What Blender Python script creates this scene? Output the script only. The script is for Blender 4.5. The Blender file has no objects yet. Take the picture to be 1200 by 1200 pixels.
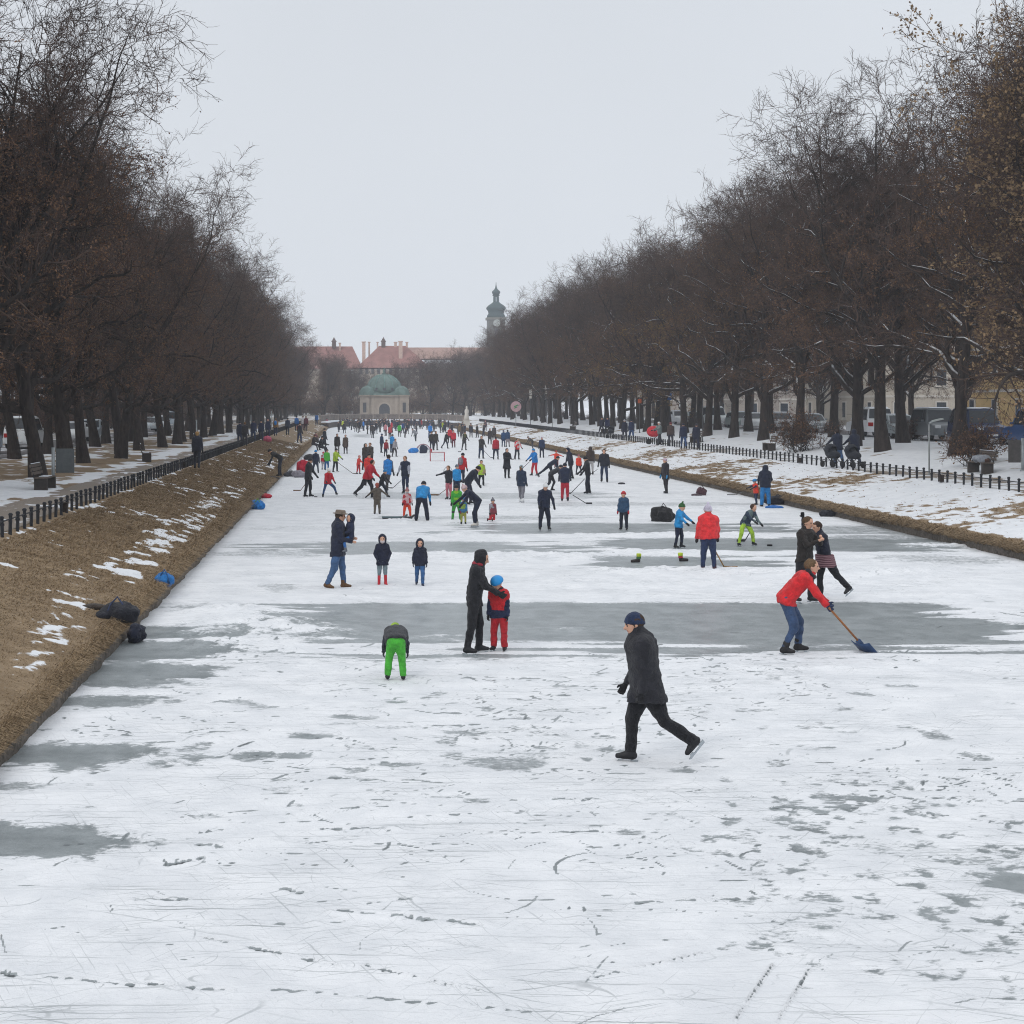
import bpy, math, random
import numpy as np
from mathutils import Vector, Matrix

random.seed(7)
RNG = np.random.default_rng(11)
C = bpy.context.scene.collection
SC = bpy.context.scene
F, CX, CY, HCAM = 1900.0, 412.0, 474.0, 4.25      # focal length in photo pixels, axis point, eye height


def lin(h):
    """'rrggbb' to linear rgb"""
    v = [int(h[i:i + 2], 16) / 255 for i in (0, 2, 4)]
    return tuple(x / 12.92 if x <= .04045 else ((x + .055) / 1.055) ** 2.4 for x in v)


def ground_pt(px, py, z=0.0):
    d = F * (HCAM - z) / (py - CY)
    return ((px - CX) * d / F, d, z)


# ---------------------------------------------------------------- noise
def _hash(i, j, k, seed):
    n = (i * 374761393 + j * 668265263 + k * 2147483647 + seed * 974711) & 0xFFFFFFFF
    n = ((n ^ (n >> 13)) * 1274126177) & 0xFFFFFFFF
    n = n ^ (n >> 16)
    return (n & 0xFFFF) / 65535.0


def vnoise(x, y, seed=0):
    x = np.asarray(x, float); y = np.asarray(y, float)
    xi = np.floor(x).astype(np.int64); yi = np.floor(y).astype(np.int64)
    u = x - xi; v = y - yi
    u = u * u * (3 - 2 * u); v = v * v * (3 - 2 * v)
    a = _hash(xi, yi, 0, seed); b = _hash(xi + 1, yi, 0, seed)
    c = _hash(xi, yi + 1, 0, seed); d = _hash(xi + 1, yi + 1, 0, seed)
    return a + (b - a) * u + (c - a) * v + (a - b - c + d) * u * v


def fbm(x, y, octaves=4, seed=0, gain=.5):
    s = 0; amp = 1; tot = 0
    for o in range(octaves):
        s = s + amp * vnoise(x * 2 ** o, y * 2 ** o, seed + o * 17); tot += amp; amp *= gain
    return s / tot


def vnoise3(p, seed=0):
    i = np.floor(p).astype(np.int64); f = p - i
    f = f * f * (3 - 2 * f)
    r = 0
    for dx in (0, 1):
        for dy in (0, 1):
            for dz in (0, 1):
                w = (f[..., 0] if dx else 1 - f[..., 0]) * (f[..., 1] if dy else 1 - f[..., 1]) * (f[..., 2] if dz else 1 - f[..., 2])
                r = r + w * _hash(i[..., 0] + dx, i[..., 1] + dy, i[..., 2] + dz, seed)
    return r


def sstep(a, b, x):
    t = np.clip((x - a) / (b - a), 0, 1)
    return t * t * (3 - 2 * t)


# ---------------------------------------------------------------- objects
def props(o, label=None, cat=None, group=None, kind=None):
    if label: o['label'] = label
    if cat: o['category'] = cat
    if group: o['group'] = group
    if kind: o['kind'] = kind
    return o


def empty(name, loc=(0, 0, 0), rz=0.0, label=None, cat=None, group=None):
    o = bpy.data.objects.new(name, None); C.objects.link(o)
    o.location = loc; o.rotation_euler = (0, 0, rz); o.empty_display_size = .2
    return props(o, label, cat, group)


def mesh_np(name, V, Fq, mats=None, parent=None, smooth=True, mi=None, loc=None):
    """V (n,3), Fq (m,3) or (m,4) integer faces"""
    me = bpy.data.meshes.new(name)
    V = np.asarray(V, np.float32); Fq = np.asarray(Fq, np.int32)
    m, k = Fq.shape
    me.vertices.add(len(V)); me.vertices.foreach_set('co', V.ravel())
    me.loops.add(m * k); me.loops.foreach_set('vertex_index', Fq.ravel())
    me.polygons.add(m)
    me.polygons.foreach_set('loop_start', np.arange(0, m * k, k, dtype=np.int32))
    me.polygons.foreach_set('loop_total', np.full(m, k, np.int32))
    if mi is not None: me.polygons.foreach_set('material_index', np.asarray(mi, np.int32))
    me.polygons.foreach_set('use_smooth', np.full(m, smooth, bool))
    me.update(calc_edges=True)
    for mt in (mats if isinstance(mats, (list, tuple)) else [mats] if mats else []): me.materials.append(mt)
    o = bpy.data.objects.new(name, me); C.objects.link(o)
    if parent: o.parent = parent
    if loc is not None: o.location = loc
    return o


def attr(o, name, vals):
    a = o.data.attributes.new(name, 'FLOAT', 'POINT'); a.data.foreach_set('value', np.asarray(vals, np.float32))


class MB:
    """collects boxes, tubes, prisms and lathes into one mesh"""
    def __init__(s): s.v = []; s.f = []; s.m = []; s.n = 0

    def add(s, v, f, mi=0):
        s.v += [tuple(map(float, p)) for p in v]
        s.f += [tuple(i + s.n for i in q) for q in f]; s.m += [mi] * len(f); s.n += len(v)
        return s

    def box(s, c, d, rz=0.0, mi=0, taper=1.0, rot=None):
        v = []
        for z in (-.5, .5):
            t = taper if z > 0 else 1
            for x, y in ((-.5, -.5), (.5, -.5), (.5, .5), (-.5, .5)):
                v.append(Vector((x * d[0] * t, y * d[1] * t, z * d[2])))
        R = rot if rot is not None else Matrix.Rotation(rz, 3, 'Z')
        v = [R @ p + Vector(c) for p in v]
        return s.add(v, [(0, 3, 2, 1), (4, 5, 6, 7), (0, 1, 5, 4), (1, 2, 6, 5), (2, 3, 7, 6), (3, 0, 4, 7)], mi)

    def tube(s, pts, r, n=8, mi=0, cap=True):
        pts = [Vector(p) for p in pts]
        rr = r if isinstance(r, (list, tuple)) else [r] * len(pts)
        v = []; f = []
        for i, p in enumerate(pts):
            a = pts[max(i - 1, 0)]; b = pts[min(i + 1, len(pts) - 1)]
            d = (b - a).normalized()
            u = d.cross(Vector((0, 0, 1)) if abs(d.z) < .9 else Vector((1, 0, 0))).normalized(); w = d.cross(u)
            for k in range(n):
                t = 2 * math.pi * k / n
                v.append(p + rr[i] * (math.cos(t) * u + math.sin(t) * w))
        for i in range(len(pts) - 1):
            for k in range(n):
                f.append((i * n + k, i * n + (k + 1) % n, (i + 1) * n + (k + 1) % n, (i + 1) * n + k))
        if cap:
            f.append(tuple(range(n))[::-1]); f.append(tuple((len(pts) - 1) * n + k for k in range(n)))
        return s.add(v, f, mi)

    def lathe(s, prof, n=16, c=(0, 0, 0), mi=0, sq=None):
        v = []; f = []
        for r, z in prof:
            for k in range(n):
                t = 2 * math.pi * (k + .5) / n
                v.append((c[0] + r * math.cos(t), c[1] + r * math.sin(t), c[2] + z))
        for i in range(len(prof) - 1):
            for k in range(n):
                f.append((i * n + k, i * n + (k + 1) % n, (i + 1) * n + (k + 1) % n, (i + 1) * n + k))
        f.append(tuple(range(n))[::-1]); f.append(tuple((len(prof) - 1) * n + k for k in range(n)))
        return s.add(v, f, mi)

    def prism(s, outline, y0, y1, mi=0):
        """outline in xz, extruded along y"""
        n = len(outline)
        v = [(x, y0, z) for x, z in outline] + [(x, y1, z) for x, z in outline]
        f = [tuple(range(n)), tuple(range(2 * n - 1, n - 1, -1))]
        f += [(i, n + i, n + (i + 1) % n, (i + 1) % n) for i in range(n)]
        return s.add(v, f, mi)

    def build(s, name, mats, parent=None, smooth=False, bevel=0.0, loc=None, rz=0.0):
        me = bpy.data.meshes.new(name); me.from_pydata(s.v, [], s.f)
        for mt in (mats if isinstance(mats, (list, tuple)) else [mats]): me.materials.append(mt)
        me.polygons.foreach_set('material_index', s.m)
        if smooth: me.polygons.foreach_set('use_smooth', [True] * len(s.f))
        me.update()
        o = bpy.data.objects.new(name, me); C.objects.link(o)
        if parent: o.parent = parent
        if loc is not None: o.location = loc; o.rotation_euler = (0, 0, rz)
        if bevel:
            b = o.modifiers.new('bevel', 'BEVEL'); b.width = bevel; b.segments = 2; b.limit_method = 'ANGLE'
        return o


def copy_tree(o, parent=None):
    c = o.copy(); C.objects.link(c); c.parent = parent
    for ch in list(o.children): copy_tree(ch, c)
    return c


# ---------------------------------------------------------------- materials
class NT:
    def __init__(s, name):
        s.m = bpy.data.materials.new(name); s.m.use_nodes = True
        s.t = s.m.node_tree; s.b = s.t.nodes['Principled BSDF']; s.b.inputs['Specular IOR Level'].default_value = .3

    def n(s, typ, **kw):
        nd = s.t.nodes.new(typ)
        for k, v in kw.items(): setattr(nd, k, v)
        return nd

    def set(s, nd, **kw):
        for k, v in kw.items(): s.inp(nd, k, v)
        return nd

    def inp(s, nd, k, v):
        i = nd.inputs[k] if not isinstance(k, str) or k in nd.inputs else nd.inputs[k.replace('_', ' ')]
        if isinstance(v, bpy.types.NodeSocket): s.t.links.new(v, i)
        else: i.default_value = v if not (isinstance(v, tuple) and len(v) == 3 and len(i.default_value) == 4) else (*v, 1)

    def noise(s, scale, detail=4, vec=None, rough=.6, dist=0.0):
        nd = s.n('ShaderNodeTexNoise'); nd.inputs['Scale'].default_value = scale
        nd.inputs['Detail'].default_value = detail; nd.inputs['Roughness'].default_value = rough; nd.inputs['Distortion'].default_value = dist
        if vec is not None: s.t.links.new(vec, nd.inputs['Vector'])
        return nd.outputs['Fac']

    def coord(s, scale=(1, 1, 1), kind='Object', rot=0.0):
        tc = s.n('ShaderNodeTexCoord'); mp = s.n('ShaderNodeMapping'); mp.inputs['Scale'].default_value = scale
        if rot:
            m0 = s.n('ShaderNodeMapping'); m0.inputs['Rotation'].default_value = (0, 0, rot); s.t.links.new(tc.outputs[kind], m0.inputs['Vector']); s.t.links.new(m0.outputs[0], mp.inputs['Vector']); return mp.outputs['Vector']
        s.t.links.new(tc.outputs[kind], mp.inputs['Vector']); return mp.outputs['Vector']

    def math(s, op, a, b=0.0, c=0.0, clamp=False):
        nd = s.n('ShaderNodeMath', operation=op, use_clamp=clamp)
        s.inp(nd, 0, a); s.inp(nd, 1, b); s.inp(nd, 2, c); return nd.outputs[0]

    def ramp(s, v, a, b, lo=0.0, hi=1.0):
        nd = s.n('ShaderNodeMapRange'); nd.interpolation_type = 'SMOOTHSTEP'
        s.inp(nd, 'Value', v); s.inp(nd, 'From Min', a); s.inp(nd, 'From Max', b); s.inp(nd, 'To Min', lo); s.inp(nd, 'To Max', hi)
        return nd.outputs['Result']

    def mix(s, f, a, b):
        nd = s.n('ShaderNodeMix', data_type='RGBA')
        s.inp(nd, 0, f); s.inp(nd, 6, a if isinstance(a, bpy.types.NodeSocket) else (*a, 1)); s.inp(nd, 7, b if isinstance(b, bpy.types.NodeSocket) else (*b, 1))
        return nd.outputs[2]

    def attr(s, name):
        nd = s.n('ShaderNodeAttribute'); nd.attribute_name = name; return nd.outputs['Fac']

    def bump(s, h, strength=.3, dist=.02):
        nd = s.n('ShaderNodeBump'); s.inp(nd, 'Height', h); nd.inputs['Strength'].default_value = strength; nd.inputs['Distance'].default_value = dist
        s.t.links.new(nd.outputs[0], s.b.inputs['Normal'])

    def out(s, color, rough=.8):
        s.inp(s.b, 'Base Color', color); s.inp(s.b, 'Roughness', rough); return s.m


_mc = {}


def flat(h, rough=.6, var=.12, metal=0.0, scale=6.0, bump=0.0):
    """painted / stone / metal surface with slight mottling"""
    key = (h, rough, var, metal, scale, bump)
    if key in _mc: return _mc[key]
    m = NT('surface_' + str(len(_mc))); c = lin(h)
    f = m.noise(scale, 5, m.coord())
    col = m.mix(m.ramp(f, .3, .7), tuple(x * (1 - var) for x in c), tuple(min(1, x * (1 + var)) for x in c))
    m.b.inputs['Metallic'].default_value = metal
    if bump: m.bump(f, bump, .02)
    _mc[key] = m.out(col, rough); return _mc[key]


def cloth(h, shine=.85):
    key = ('cloth', h, shine)
    if key in _mc: return _mc[key]
    m = NT('cloth_' + h); c = lin(h)
    v = m.coord()
    f = m.noise(9, 4, v); g = m.noise(160, 2, v)
    k = m.math('ADD', m.math('MULTIPLY', f, .7), m.math('MULTIPLY', g, .3))
    col = m.mix(m.ramp(k, .35, .65), tuple(x * .72 for x in c), tuple(min(1, x * 1.22) for x in c))
    m.b.inputs['Sheen Weight'].default_value = .08
    m.bump(m.noise(13, 6, v, .65, 1.2), .8, .05)
    _mc[key] = m.out(col, shine); return _mc[key]


# ---------------------------------------------------------------- light, camera
SUN_EL, SUN_AZ = math.radians(38), math.radians(215)
w = bpy.data.worlds.new('World'); SC.world = w; w.use_nodes = True
t = w.node_tree; bg = t.nodes['Background']
sky = t.nodes.new('ShaderNodeTexSky'); sky.sky_type = 'NISHITA'; sky.sun_disc = False
sky.sun_elevation = SUN_EL; sky.sun_rotation = SUN_AZ; sky.dust_density = 6; sky.air_density = 1.2
hs = t.nodes.new('ShaderNodeHueSaturation'); hs.inputs['Saturation'].default_value = .25
t.links.new(sky.outputs[0], hs.inputs['Color'])
tc = t.nodes.new('ShaderNodeTexCoord'); sp = t.nodes.new('ShaderNodeSeparateXYZ')
t.links.new(tc.outputs['Generated'], sp.inputs[0])
rp = t.nodes.new('ShaderNodeValToRGB')           # overcast cloud deck: brighter towards the zenith
e = rp.color_ramp.elements
e[0].position = 0; e[0].color = (7.95, 8.4, 9.0, 1); e[1].position = 1; e[1].color = (12.5, 12.9, 13.4, 1)
x = rp.color_ramp.elements.new(.30); x.color = (7.08, 7.5, 8.08, 1)
x = rp.color_ramp.elements.new(.6); x.color = (11.0, 11.4, 12.0, 1)
t.links.new(sp.outputs['Z'], rp.inputs[0])
ns = t.nodes.new('ShaderNodeTexNoise'); ns.inputs['Scale'].default_value = 2.2; ns.inputs['Detail'].default_value = 4
t.links.new(tc.outputs['Generated'], ns.inputs['Vector'])
mr = t.nodes.new('ShaderNodeMapRange'); mr.inputs['From Min'].default_value = .3; mr.inputs['From Max'].default_value = .7
mr.inputs['To Min'].default_value = .97; mr.inputs['To Max'].default_value = 1.03
t.links.new(ns.outputs['Fac'], mr.inputs['Value'])
mu = t.nodes.new('ShaderNodeVectorMath'); mu.operation = 'SCALE'
t.links.new(rp.outputs[0], mu.inputs[0]); t.links.new(mr.outputs[0], mu.inputs['Scale'])
mx = t.nodes.new('ShaderNodeMix'); mx.data_type = 'RGBA'; mx.inputs[0].default_value = .93
t.links.new(hs.outputs[0], mx.inputs[6]); t.links.new(mu.outputs[0], mx.inputs[7])
t.links.new(mx.outputs[2], bg.inputs['Color']); bg.inputs['Strength'].default_value = .1

sl = bpy.data.lights.new('sun', 'SUN'); sl.energy = .9; sl.angle = math.radians(30); sl.color = (1, .96, .9)
so = bpy.data.objects.new('sun', sl); C.objects.link(so)
sd = Vector((math.sin(SUN_AZ) * math.cos(SUN_EL), math.cos(SUN_AZ) * math.cos(SUN_EL), math.sin(SUN_EL)))
so.rotation_euler = sd.to_track_quat('Z', 'Y').to_euler(); so.location = (0, -20, 60)

cam = bpy.data.cameras.new('camera'); co = bpy.data.objects.new('camera', cam); C.objects.link(co)
co.location = (0, 0, HCAM); co.rotation_euler = (math.radians(90), 0, 0)
cam.sensor_width = 36; cam.lens = 36 * F / 1200
cam.shift_x = (600 - CX) / 1200; cam.shift_y = -(600 - CY) / 1200
cam.clip_start = .2; cam.clip_end = 3000
SC.camera = co
SC.view_settings.view_transform = 'Standard'; SC.view_settings.look = 'None'; SC.view_settings.gamma = 1
SC.view_settings.exposure = 0.0
SC.render.engine = 'CYCLES'
SC.cycles.max_bounces = 6; SC.cycles.diffuse_bounces = 3; SC.cycles.glossy_bounces = 2
SC.cycles.transparent_max_bounces = 6; SC.cycles.volume_bounces = 1; SC.cycles.caustics_reflective = False
SC.cycles.use_adaptive_sampling = False
SC.cycles.use_denoising = True
SC.cycles.filter_width = 1.1
SC.cycles.denoising_input_passes = 'RGB_ALBEDO_NORMAL'; SC.cycles.denoising_prefilter = 'NONE'
# ================================================================ canal outline and banks
XL, XR, YEND = -4.08, 18.2, 285.0
XM, RAD = (XL + XR) / 2, (XR - XL) / 2
BE = 46.0                                    # the far end is a half ellipse, RAD wide and BE deep
Y0 = 7.0


def zbank(s, side):
    """ground height at distance s outside the canal edge; side -1 left .. 1 right"""
    l = np.interp(s, [0, .02, .18, .5, 3.7, 3.95, 6.4, 9, 14, 500], [.2, .24, .33, .42, 1.2, 1.25, 1.27, 1.33, 1.38, 1.5])
    r = np.interp(s, [0, .02, .18, .5, 4.3, 4.6, 7.2, 10.3, 14, 500], [.2, .25, .36, .44, 1.2, 1.25, 1.27, 1.85, 1.95, 2.1])
    k = (np.asarray(side) + 1) / 2
    return l * (1 - k) + r * k


def zat(x, y):
    if y > YEND: s = (math.hypot((x - XM) / RAD, (y - YEND) / BE) - 1) * RAD * (1 + 1.2 * abs(y - YEND) / BE * (abs(x - XM) < RAD)); side = max(-1, min(1, (x - XM) / RAD))
    elif x < XM: s, side = XL - x, -1
    else: s, side = x - XR, 1
    return 0.0 if s < 0 else float(zbank(s, side))


# ---------------------------------------------------------------- the frozen canal
def build_ice():
    nr, nc = 1250, 640
    ys = Y0 * (YEND + RAD + .5) ** 0
    ys = np.concatenate([np.linspace(Y0, 10.6, 8)[:-1], 10.6 * ((YEND + BE) / 10.6) ** np.linspace(0, 1, nr)])
    nr = len(ys)
    half = np.where(ys > YEND, RAD * np.sqrt(np.maximum(1 - ((ys - YEND) / BE) ** 2, 0)), RAD)
    xa, xb = XM - half - .05, XM + half + .05
    va, vb = np.clip(-.235 * ys - .3, xa, xb), np.clip(.43 * ys + .4, xa, xb)
    u = np.linspace(0, 1, nc)
    X = np.empty((nr, nc))
    for i in range(nr): X[i] = np.interp(u, [0, .05, .93, 1], [xa[i], va[i] + 1e-4, max(vb[i], va[i] + .01) - 1e-4, xb[i]])
    Y = np.repeat(ys[:, None], nc, 1)
    ice = np.zeros_like(X)
    far = sstep(18, 60, Y)
    n1 = fbm(X * .55, Y * .55, 4, 3); n2 = fbm(X * 2.2, Y * 2.2, 4, 9); n3 = fbm(X * 7, Y * 7, 3, 21)
    nstreak = fbm(X * .35, Y * 2.6, 4, 33); n4 = fbm(X * 5.2, Y * 5.6, 4, 41, .6)

    def lane(py0, py1, px0, px1, soft=.35, amt=1.0, rough=.6, fray=1.2):
        yb, ya = F * HCAM / (py0 - CY), F * HCAM / (py1 - CY)
        ym = (ya + yb) / 2
        x0, x1 = (px0 - CX) * ym / F, (px1 - CX) * ym / F
        w_ = soft * 1.5 + (yb - ya) * .05
        dy = (n1 - .5) * rough * 2 + (n2 - .5) * rough * .8
        a = sstep(ya - w_, ya + w_, Y + dy) * sstep(yb + w_, yb - w_, Y + dy)
        dx = (n1 - .5) * 5 * fray + (nstreak - .5) * 5 * fray
        return amt * a * sstep(x0 - 1, x0 + 1, X + dx) * sstep(x1 + 1, x1 - 1, X + dx)

    L = [(707, 756, 330, 1185, .12, 1.0, .25, .8), (752, 779, 250, 1215, .25, .75, .35, 1.2),
         (635, 651, 330, 660, .3, .8, .5, 1.2), (631, 647, 690, 1120, .3, .9, .5, 1.0), (652, 668, 700, 905, .3, .85, .5, 1.0),
         (613, 627, 520, 900, .4, .75, .6, 1.2), (604, 611, 430, 660, .5, .55, .7, 1.2), (588, 594, 600, 880, .5, .5, .8, 1.0),
         (577, 586, 380, 700, .5, .55, .8, 1.2), (595, 601, 320, 480, .5, .3, .8, 1.2), (668, 676, 700, 1000, .4, .3, .6, 1.2), (560, 565, 420, 760, .8, .35, .8, 1.2),
         (541, 545, 420, 700, 1, .3, .8, 1.2), (616, 640, 930, 1200, .4, .6, .8, 1.2), (509, 513, 412, 436, 2, .8, .8, .6)]
    for a in L: ice = np.maximum(ice, lane(*a))
    # wind-swept strips inside the second lane are partly snow again
    ice -= sstep(.5, .62, nstreak) * sstep(26, 27, Y) * sstep(29.6, 28.6, Y) * .75
    # bare ice along the left edge and isolated bare patches: (px, py, half width px, half height px, amount)
    for px, py, wx, wy, am in [(215, 742, 110, 9, .9), (175, 762, 130, 12, 1), (150, 790, 125, 13, 1), (120, 822, 85, 7, .8), (70, 888, 150, 15, 1), (165, 800, 90, 6, .7),
                               (40, 982, 115, 20, 1.05), (10, 925, 75, 9, .6), (595, 897, 40, 8, .62), (300, 886, 30, 4, .8), (345, 887, 26, 4, .8),
                               (372, 865, 34, 4, .8), (400, 840, 24, 4, .7), (735, 978, 22, 5, .6), (560, 940, 20, 4, .6), (330, 915, 20, 3, .5),
                               (1190, 1035, 45, 14, .9), (1140, 1010, 60, 10, .5), (1050, 1000, 60, 10, .4), (870, 985, 24, 9, .4), (880, 1025, 30, 9, .4), (975, 938, 14, 6, .6),
                               (300, 650, 90, 5, .5), (340, 620, 60, 4, .4), (1100, 655, 100, 8, .5), (690, 548, 50, 3, .3), (330, 690, 30, 6, .5), (245, 712, 60, 5, .6)]:
        c = ground_pt(px, py); yb = F * HCAM / (py - wy - CY); ya = F * HCAM / (py + wy - CY)
        rx, ry = wx * c[1] / F, (yb - ya) / 2
        d = np.sqrt(((X - c[0]) / rx) ** 2 + ((Y - (ya + yb) / 2) / ry) ** 2) + (n1 - .5) * .9 + (n2 - .5) * .8 + (n3 - .5) * .4 + (nstreak - .5) * .8
        ice = np.maximum(ice, am * sstep(1.55, .45, d) * 1.05)
    # trampled, half-bare area on the right in front
    tr = sstep(2.0, .5, np.hypot((X - 5.9) / 2.6, (Y - 14.6) / 3.2) + (n1 - .5) * 1.4)
    ice = np.maximum(ice, tr * (sstep(.40, .86, n4 * .62 + n2 * .14 + n3 * .24 + (tr - .6) * .10) * 1.0 + .03))
    sp = fbm(X * 1.6, Y * 1.6, 5, 91)
    wsp = fbm(X * 1.3, Y * 2.4, 5, 95, .62)
    ice = np.maximum(ice, sstep(.56, .74, wsp) * sstep(13, 17, Y) * (.42 - .12 * sstep(27, 40, Y)) * (.6 + .8 * fbm(X * .3, Y * .3, 2, 97)))
    ice = np.maximum(ice, sstep(.64, .78, sp) * sstep(15, 18, Y) * sstep(30, 24, Y) * .6)
    hgt = (1 - np.clip(ice, 0, 1)) * (.012 + .02 * n2 + .012 * n3)
    # heaps pushed up beside the cleared lanes
    for py, px0, px1, hh, wy in [(672, 700, 1110, .16, .8), (686, 640, 1150, .08, 1.2), (700, 700, 1190, .05, .5), (654, 440, 700, .13, .9), (630, 430, 610, .10, .8), (648, 700, 860, .11, .7), (628, 640, 900, .11, .7), (599, 560, 900, .14, 1.2), (612, 440, 560, .13, .9), (570, 380, 700, .15, 1.5),
                                 (716, 235, 330, .13, 1.1), (730, 250, 400, .13, .9), (742, 200, 430, .10, .8), (760, 210, 330, .10, .7), (748, 480, 560, .05, .3), (775, 320, 1190, .04, .25), (783, 320, 1190, .05, .3), (553, 380, 720, .12, 2.0), (535, 380, 680, .12, 2.5), (519, 390, 600, .15, 3),
                                 (738, 640, 700, .07, .3), (733, 1160, 1200, .12, .3), (640, 1050, 1180, .10, 1.0), (775, 1010, 1060, .05, .25)]:
        y = F * HCAM / (py - CY); x0, x1 = (px0 - CX) * y / F, (px1 - CX) * y / F
        e_ = np.exp(-((Y - y + (n1 - .5) * 2 * wy) / wy) ** 2) * sstep(x0 - .8, x0 + .8, X) * sstep(x1 + .8, x1 - .8, X)
        lump = .15 + 1.5 * np.clip(n2 * .5 + n3 * .6 - .22, 0, 1)
        hgt += hh * e_ * lump; ice -= e_ * np.clip(lump - .25, 0, 1) * .9
    # skate strokes and footprints as thin bare dashes
    rs = np.random.default_rng(5)
    S = [((197, 1017), (236, 1009), .05), ((230, 980), (258, 976), .05), ((232, 993), (256, 995), .06), ((376, 975), (464, 973), .055), ((335, 1045), (350, 1049), .08),
         ((395, 1072), (480, 1079), .07), ((480, 1079), (560, 1089), .09), ((430, 1064), (482, 1058), .06), ((905, 948), (1030, 949), .035), ((745, 1061), (875, 1056), .03),
         ((862, 1200), (905, 1135), .014), ((912, 1200), (948, 1140), .012), ((600, 940), (690, 940), .04), ((400, 950), (455, 948), .03), ((382, 914), (456, 919), .05),
         ((160, 1060), (215, 1058), .05), ((50, 1150), (155, 1159), .03), ((175, 1157), (270, 1167), .035), ((215, 1090), (400, 1085), .02), ((240, 1104), (400, 1137), .03), ((430, 1136), (560, 1166), .025), ((320, 1163), (620, 1189), .02), ((860, 892), (925, 893), .03),
         ((645, 941), (700, 939), .05), ((625, 980), (700, 977), .05), ((270, 886), (370, 884), .07), ((345, 862), (402, 869), .09), ((480, 960), (640, 952), .02), ((690, 1150), (830, 1120), .02), ((1080, 955), (1180, 968), .04), ((0, 1142), (20, 1148), .05)]
    for a, b, wd in S:
        A = np.array(ground_pt(*a)[:2]); B = np.array(ground_pt(*b)[:2])
        lo = np.minimum(A, B) - .4; hi = np.maximum(A, B) + .4
        r0, r1 = np.searchsorted(ys, [lo[1], hi[1]])
        x_, y_ = X[r0:r1], Y[r0:r1]
        k = np.clip(((x_ - A[0]) * (B - A)[0] + (y_ - A[1]) * (B - A)[1]) / ((B - A) @ (B - A)), 0, 1)
        d = np.hypot(x_ - A[0] - k * (B - A)[0], y_ - A[1] - k * (B - A)[1]) + (n3[r0:r1] - .5) * wd * 1.4
        wd *= .62; m = sstep(wd * 1.1, wd * .4, d) * sstep(.30, .52, fbm(k * 9 + A[0] * 3, k * 0 + A[1], 3, 8)) * 1.45
        ice[r0:r1] = np.maximum(ice[r0:r1], m)
        hgt[r0:r1] += .025 * np.exp(-((d - wd * 1.8) / (wd * .8)) ** 2) * (n3[r0:r1]) - m * .01
    for _ in range(130):
        yc = rs.uniform(11, 27) if rs.random() < .7 else rs.uniform(27, 60); xc = rs.uniform(max(XL, -.22 * yc), min(XR, .41 * yc))
        th = rs.uniform(0, 6.3); cur = rs.normal(0, .9); ln = rs.uniform(.1, .9); wd = rs.uniform(.004, .015) * (1 + yc / 40); cur *= 1.0
        r0, r1 = np.searchsorted(ys, [yc - 1.2, yc + 1.2])
        kx = np.abs(X[r0] - xc) < 1.5
        c0, c1 = np.argmax(kx), len(kx) - np.argmax(kx[::-1])
        if c1 - c0 < 3: continue
        x_, y_ = X[r0:r1, c0:c1] - xc, Y[r0:r1, c0:c1] - yc
        p = x_ * math.cos(th) + y_ * math.sin(th); q = -x_ * math.sin(th) + y_ * math.cos(th) - cur * p * p
        m = sstep(wd * 1.3, wd * .5, np.abs(q)) * sstep(ln / 2, ln / 2 - .1, np.abs(p)) * rs.uniform(.4, 1.1)
        ice[r0:r1, c0:c1] = np.maximum(ice[r0:r1, c0:c1], m)
    # hundreds of short dark nicks where blades bit through the snow, in loose clusters
    n_ = 0
    while n_ < 2300:
        yc = 12.2 * (33 / 12.2) ** rs.random(); xc = rs.uniform(max(XL, -.22 * yc), min(XR, .42 * yc))
        dens = float(fbm(np.array(xc * .33), np.array(yc * .33), 3, 71))
        if rs.random() > sstep(.38, .66, dens) * (1.0 if yc > 14.8 else .12): continue
        n_ += 1
        th = rs.normal(0, .5) if rs.random() < .6 else rs.uniform(0, 3.14); ln = .05 + rs.exponential(.14); wd = rs.uniform(.006, .019) * (yc / 17)
        r0, r1 = np.searchsorted(ys, [yc - ln * .6 - .1, yc + ln * .6 + .1])
        if r1 - r0 < 2: r1 = r0 + 2
        c0, c1 = np.searchsorted(X[r0], [xc - ln * .6 - .06, xc + ln * .6 + .06])
        if c1 - c0 < 3: continue
        x_, y_ = X[r0:r1, c0:c1] - xc, Y[r0:r1, c0:c1] - yc
        p = x_ * math.cos(th) + y_ * math.sin(th); q = -x_ * math.sin(th) + y_ * math.cos(th) - rs.normal(0, .5) * p * p
        m = sstep(wd * 1.7, wd * .3, np.abs(q) + (n3[r0:r1, c0:c1] - .5) * wd) * sstep(ln / 2, ln / 2 - .06, np.abs(p)) * rs.uniform(.5, 1.45)
        ice[r0:r1, c0:c1] = np.maximum(ice[r0:r1, c0:c1], m)
    ice = np.clip(ice, 0, 1.8)
    Z = hgt + .0
    V = np.stack([X, Y, Z], -1).reshape(-1, 3)
    i = np.arange((nr - 1) * (nc - 1)); r, c = i // (nc - 1), i % (nc - 1)
    a = r * nc + c
    o = mesh_np('frozen_canal', V, np.stack([a, a + 1, a + nc + 1, a + nc], 1))
    attr(o, 'ice', ice.ravel())
    props(o, kind='structure')
    m = NT('snow_on_ice'); v = m.coord()
    at = m.attr('ice')
    vs = m.coord((.75, 1.5, 1)); fn = m.noise(13, 7, vs, .75); f2 = m.noise(2.6, 6, vs, .7)
    k = m.math('ADD', at, m.math('MULTIPLY', m.math('SUBTRACT', fn, .5), 1.6))
    k = m.math('ADD', k, m.math('MULTIPLY', m.math('SUBTRACT', f2, .5), .7))
    mask = m.ramp(k, .38, .68)
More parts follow.
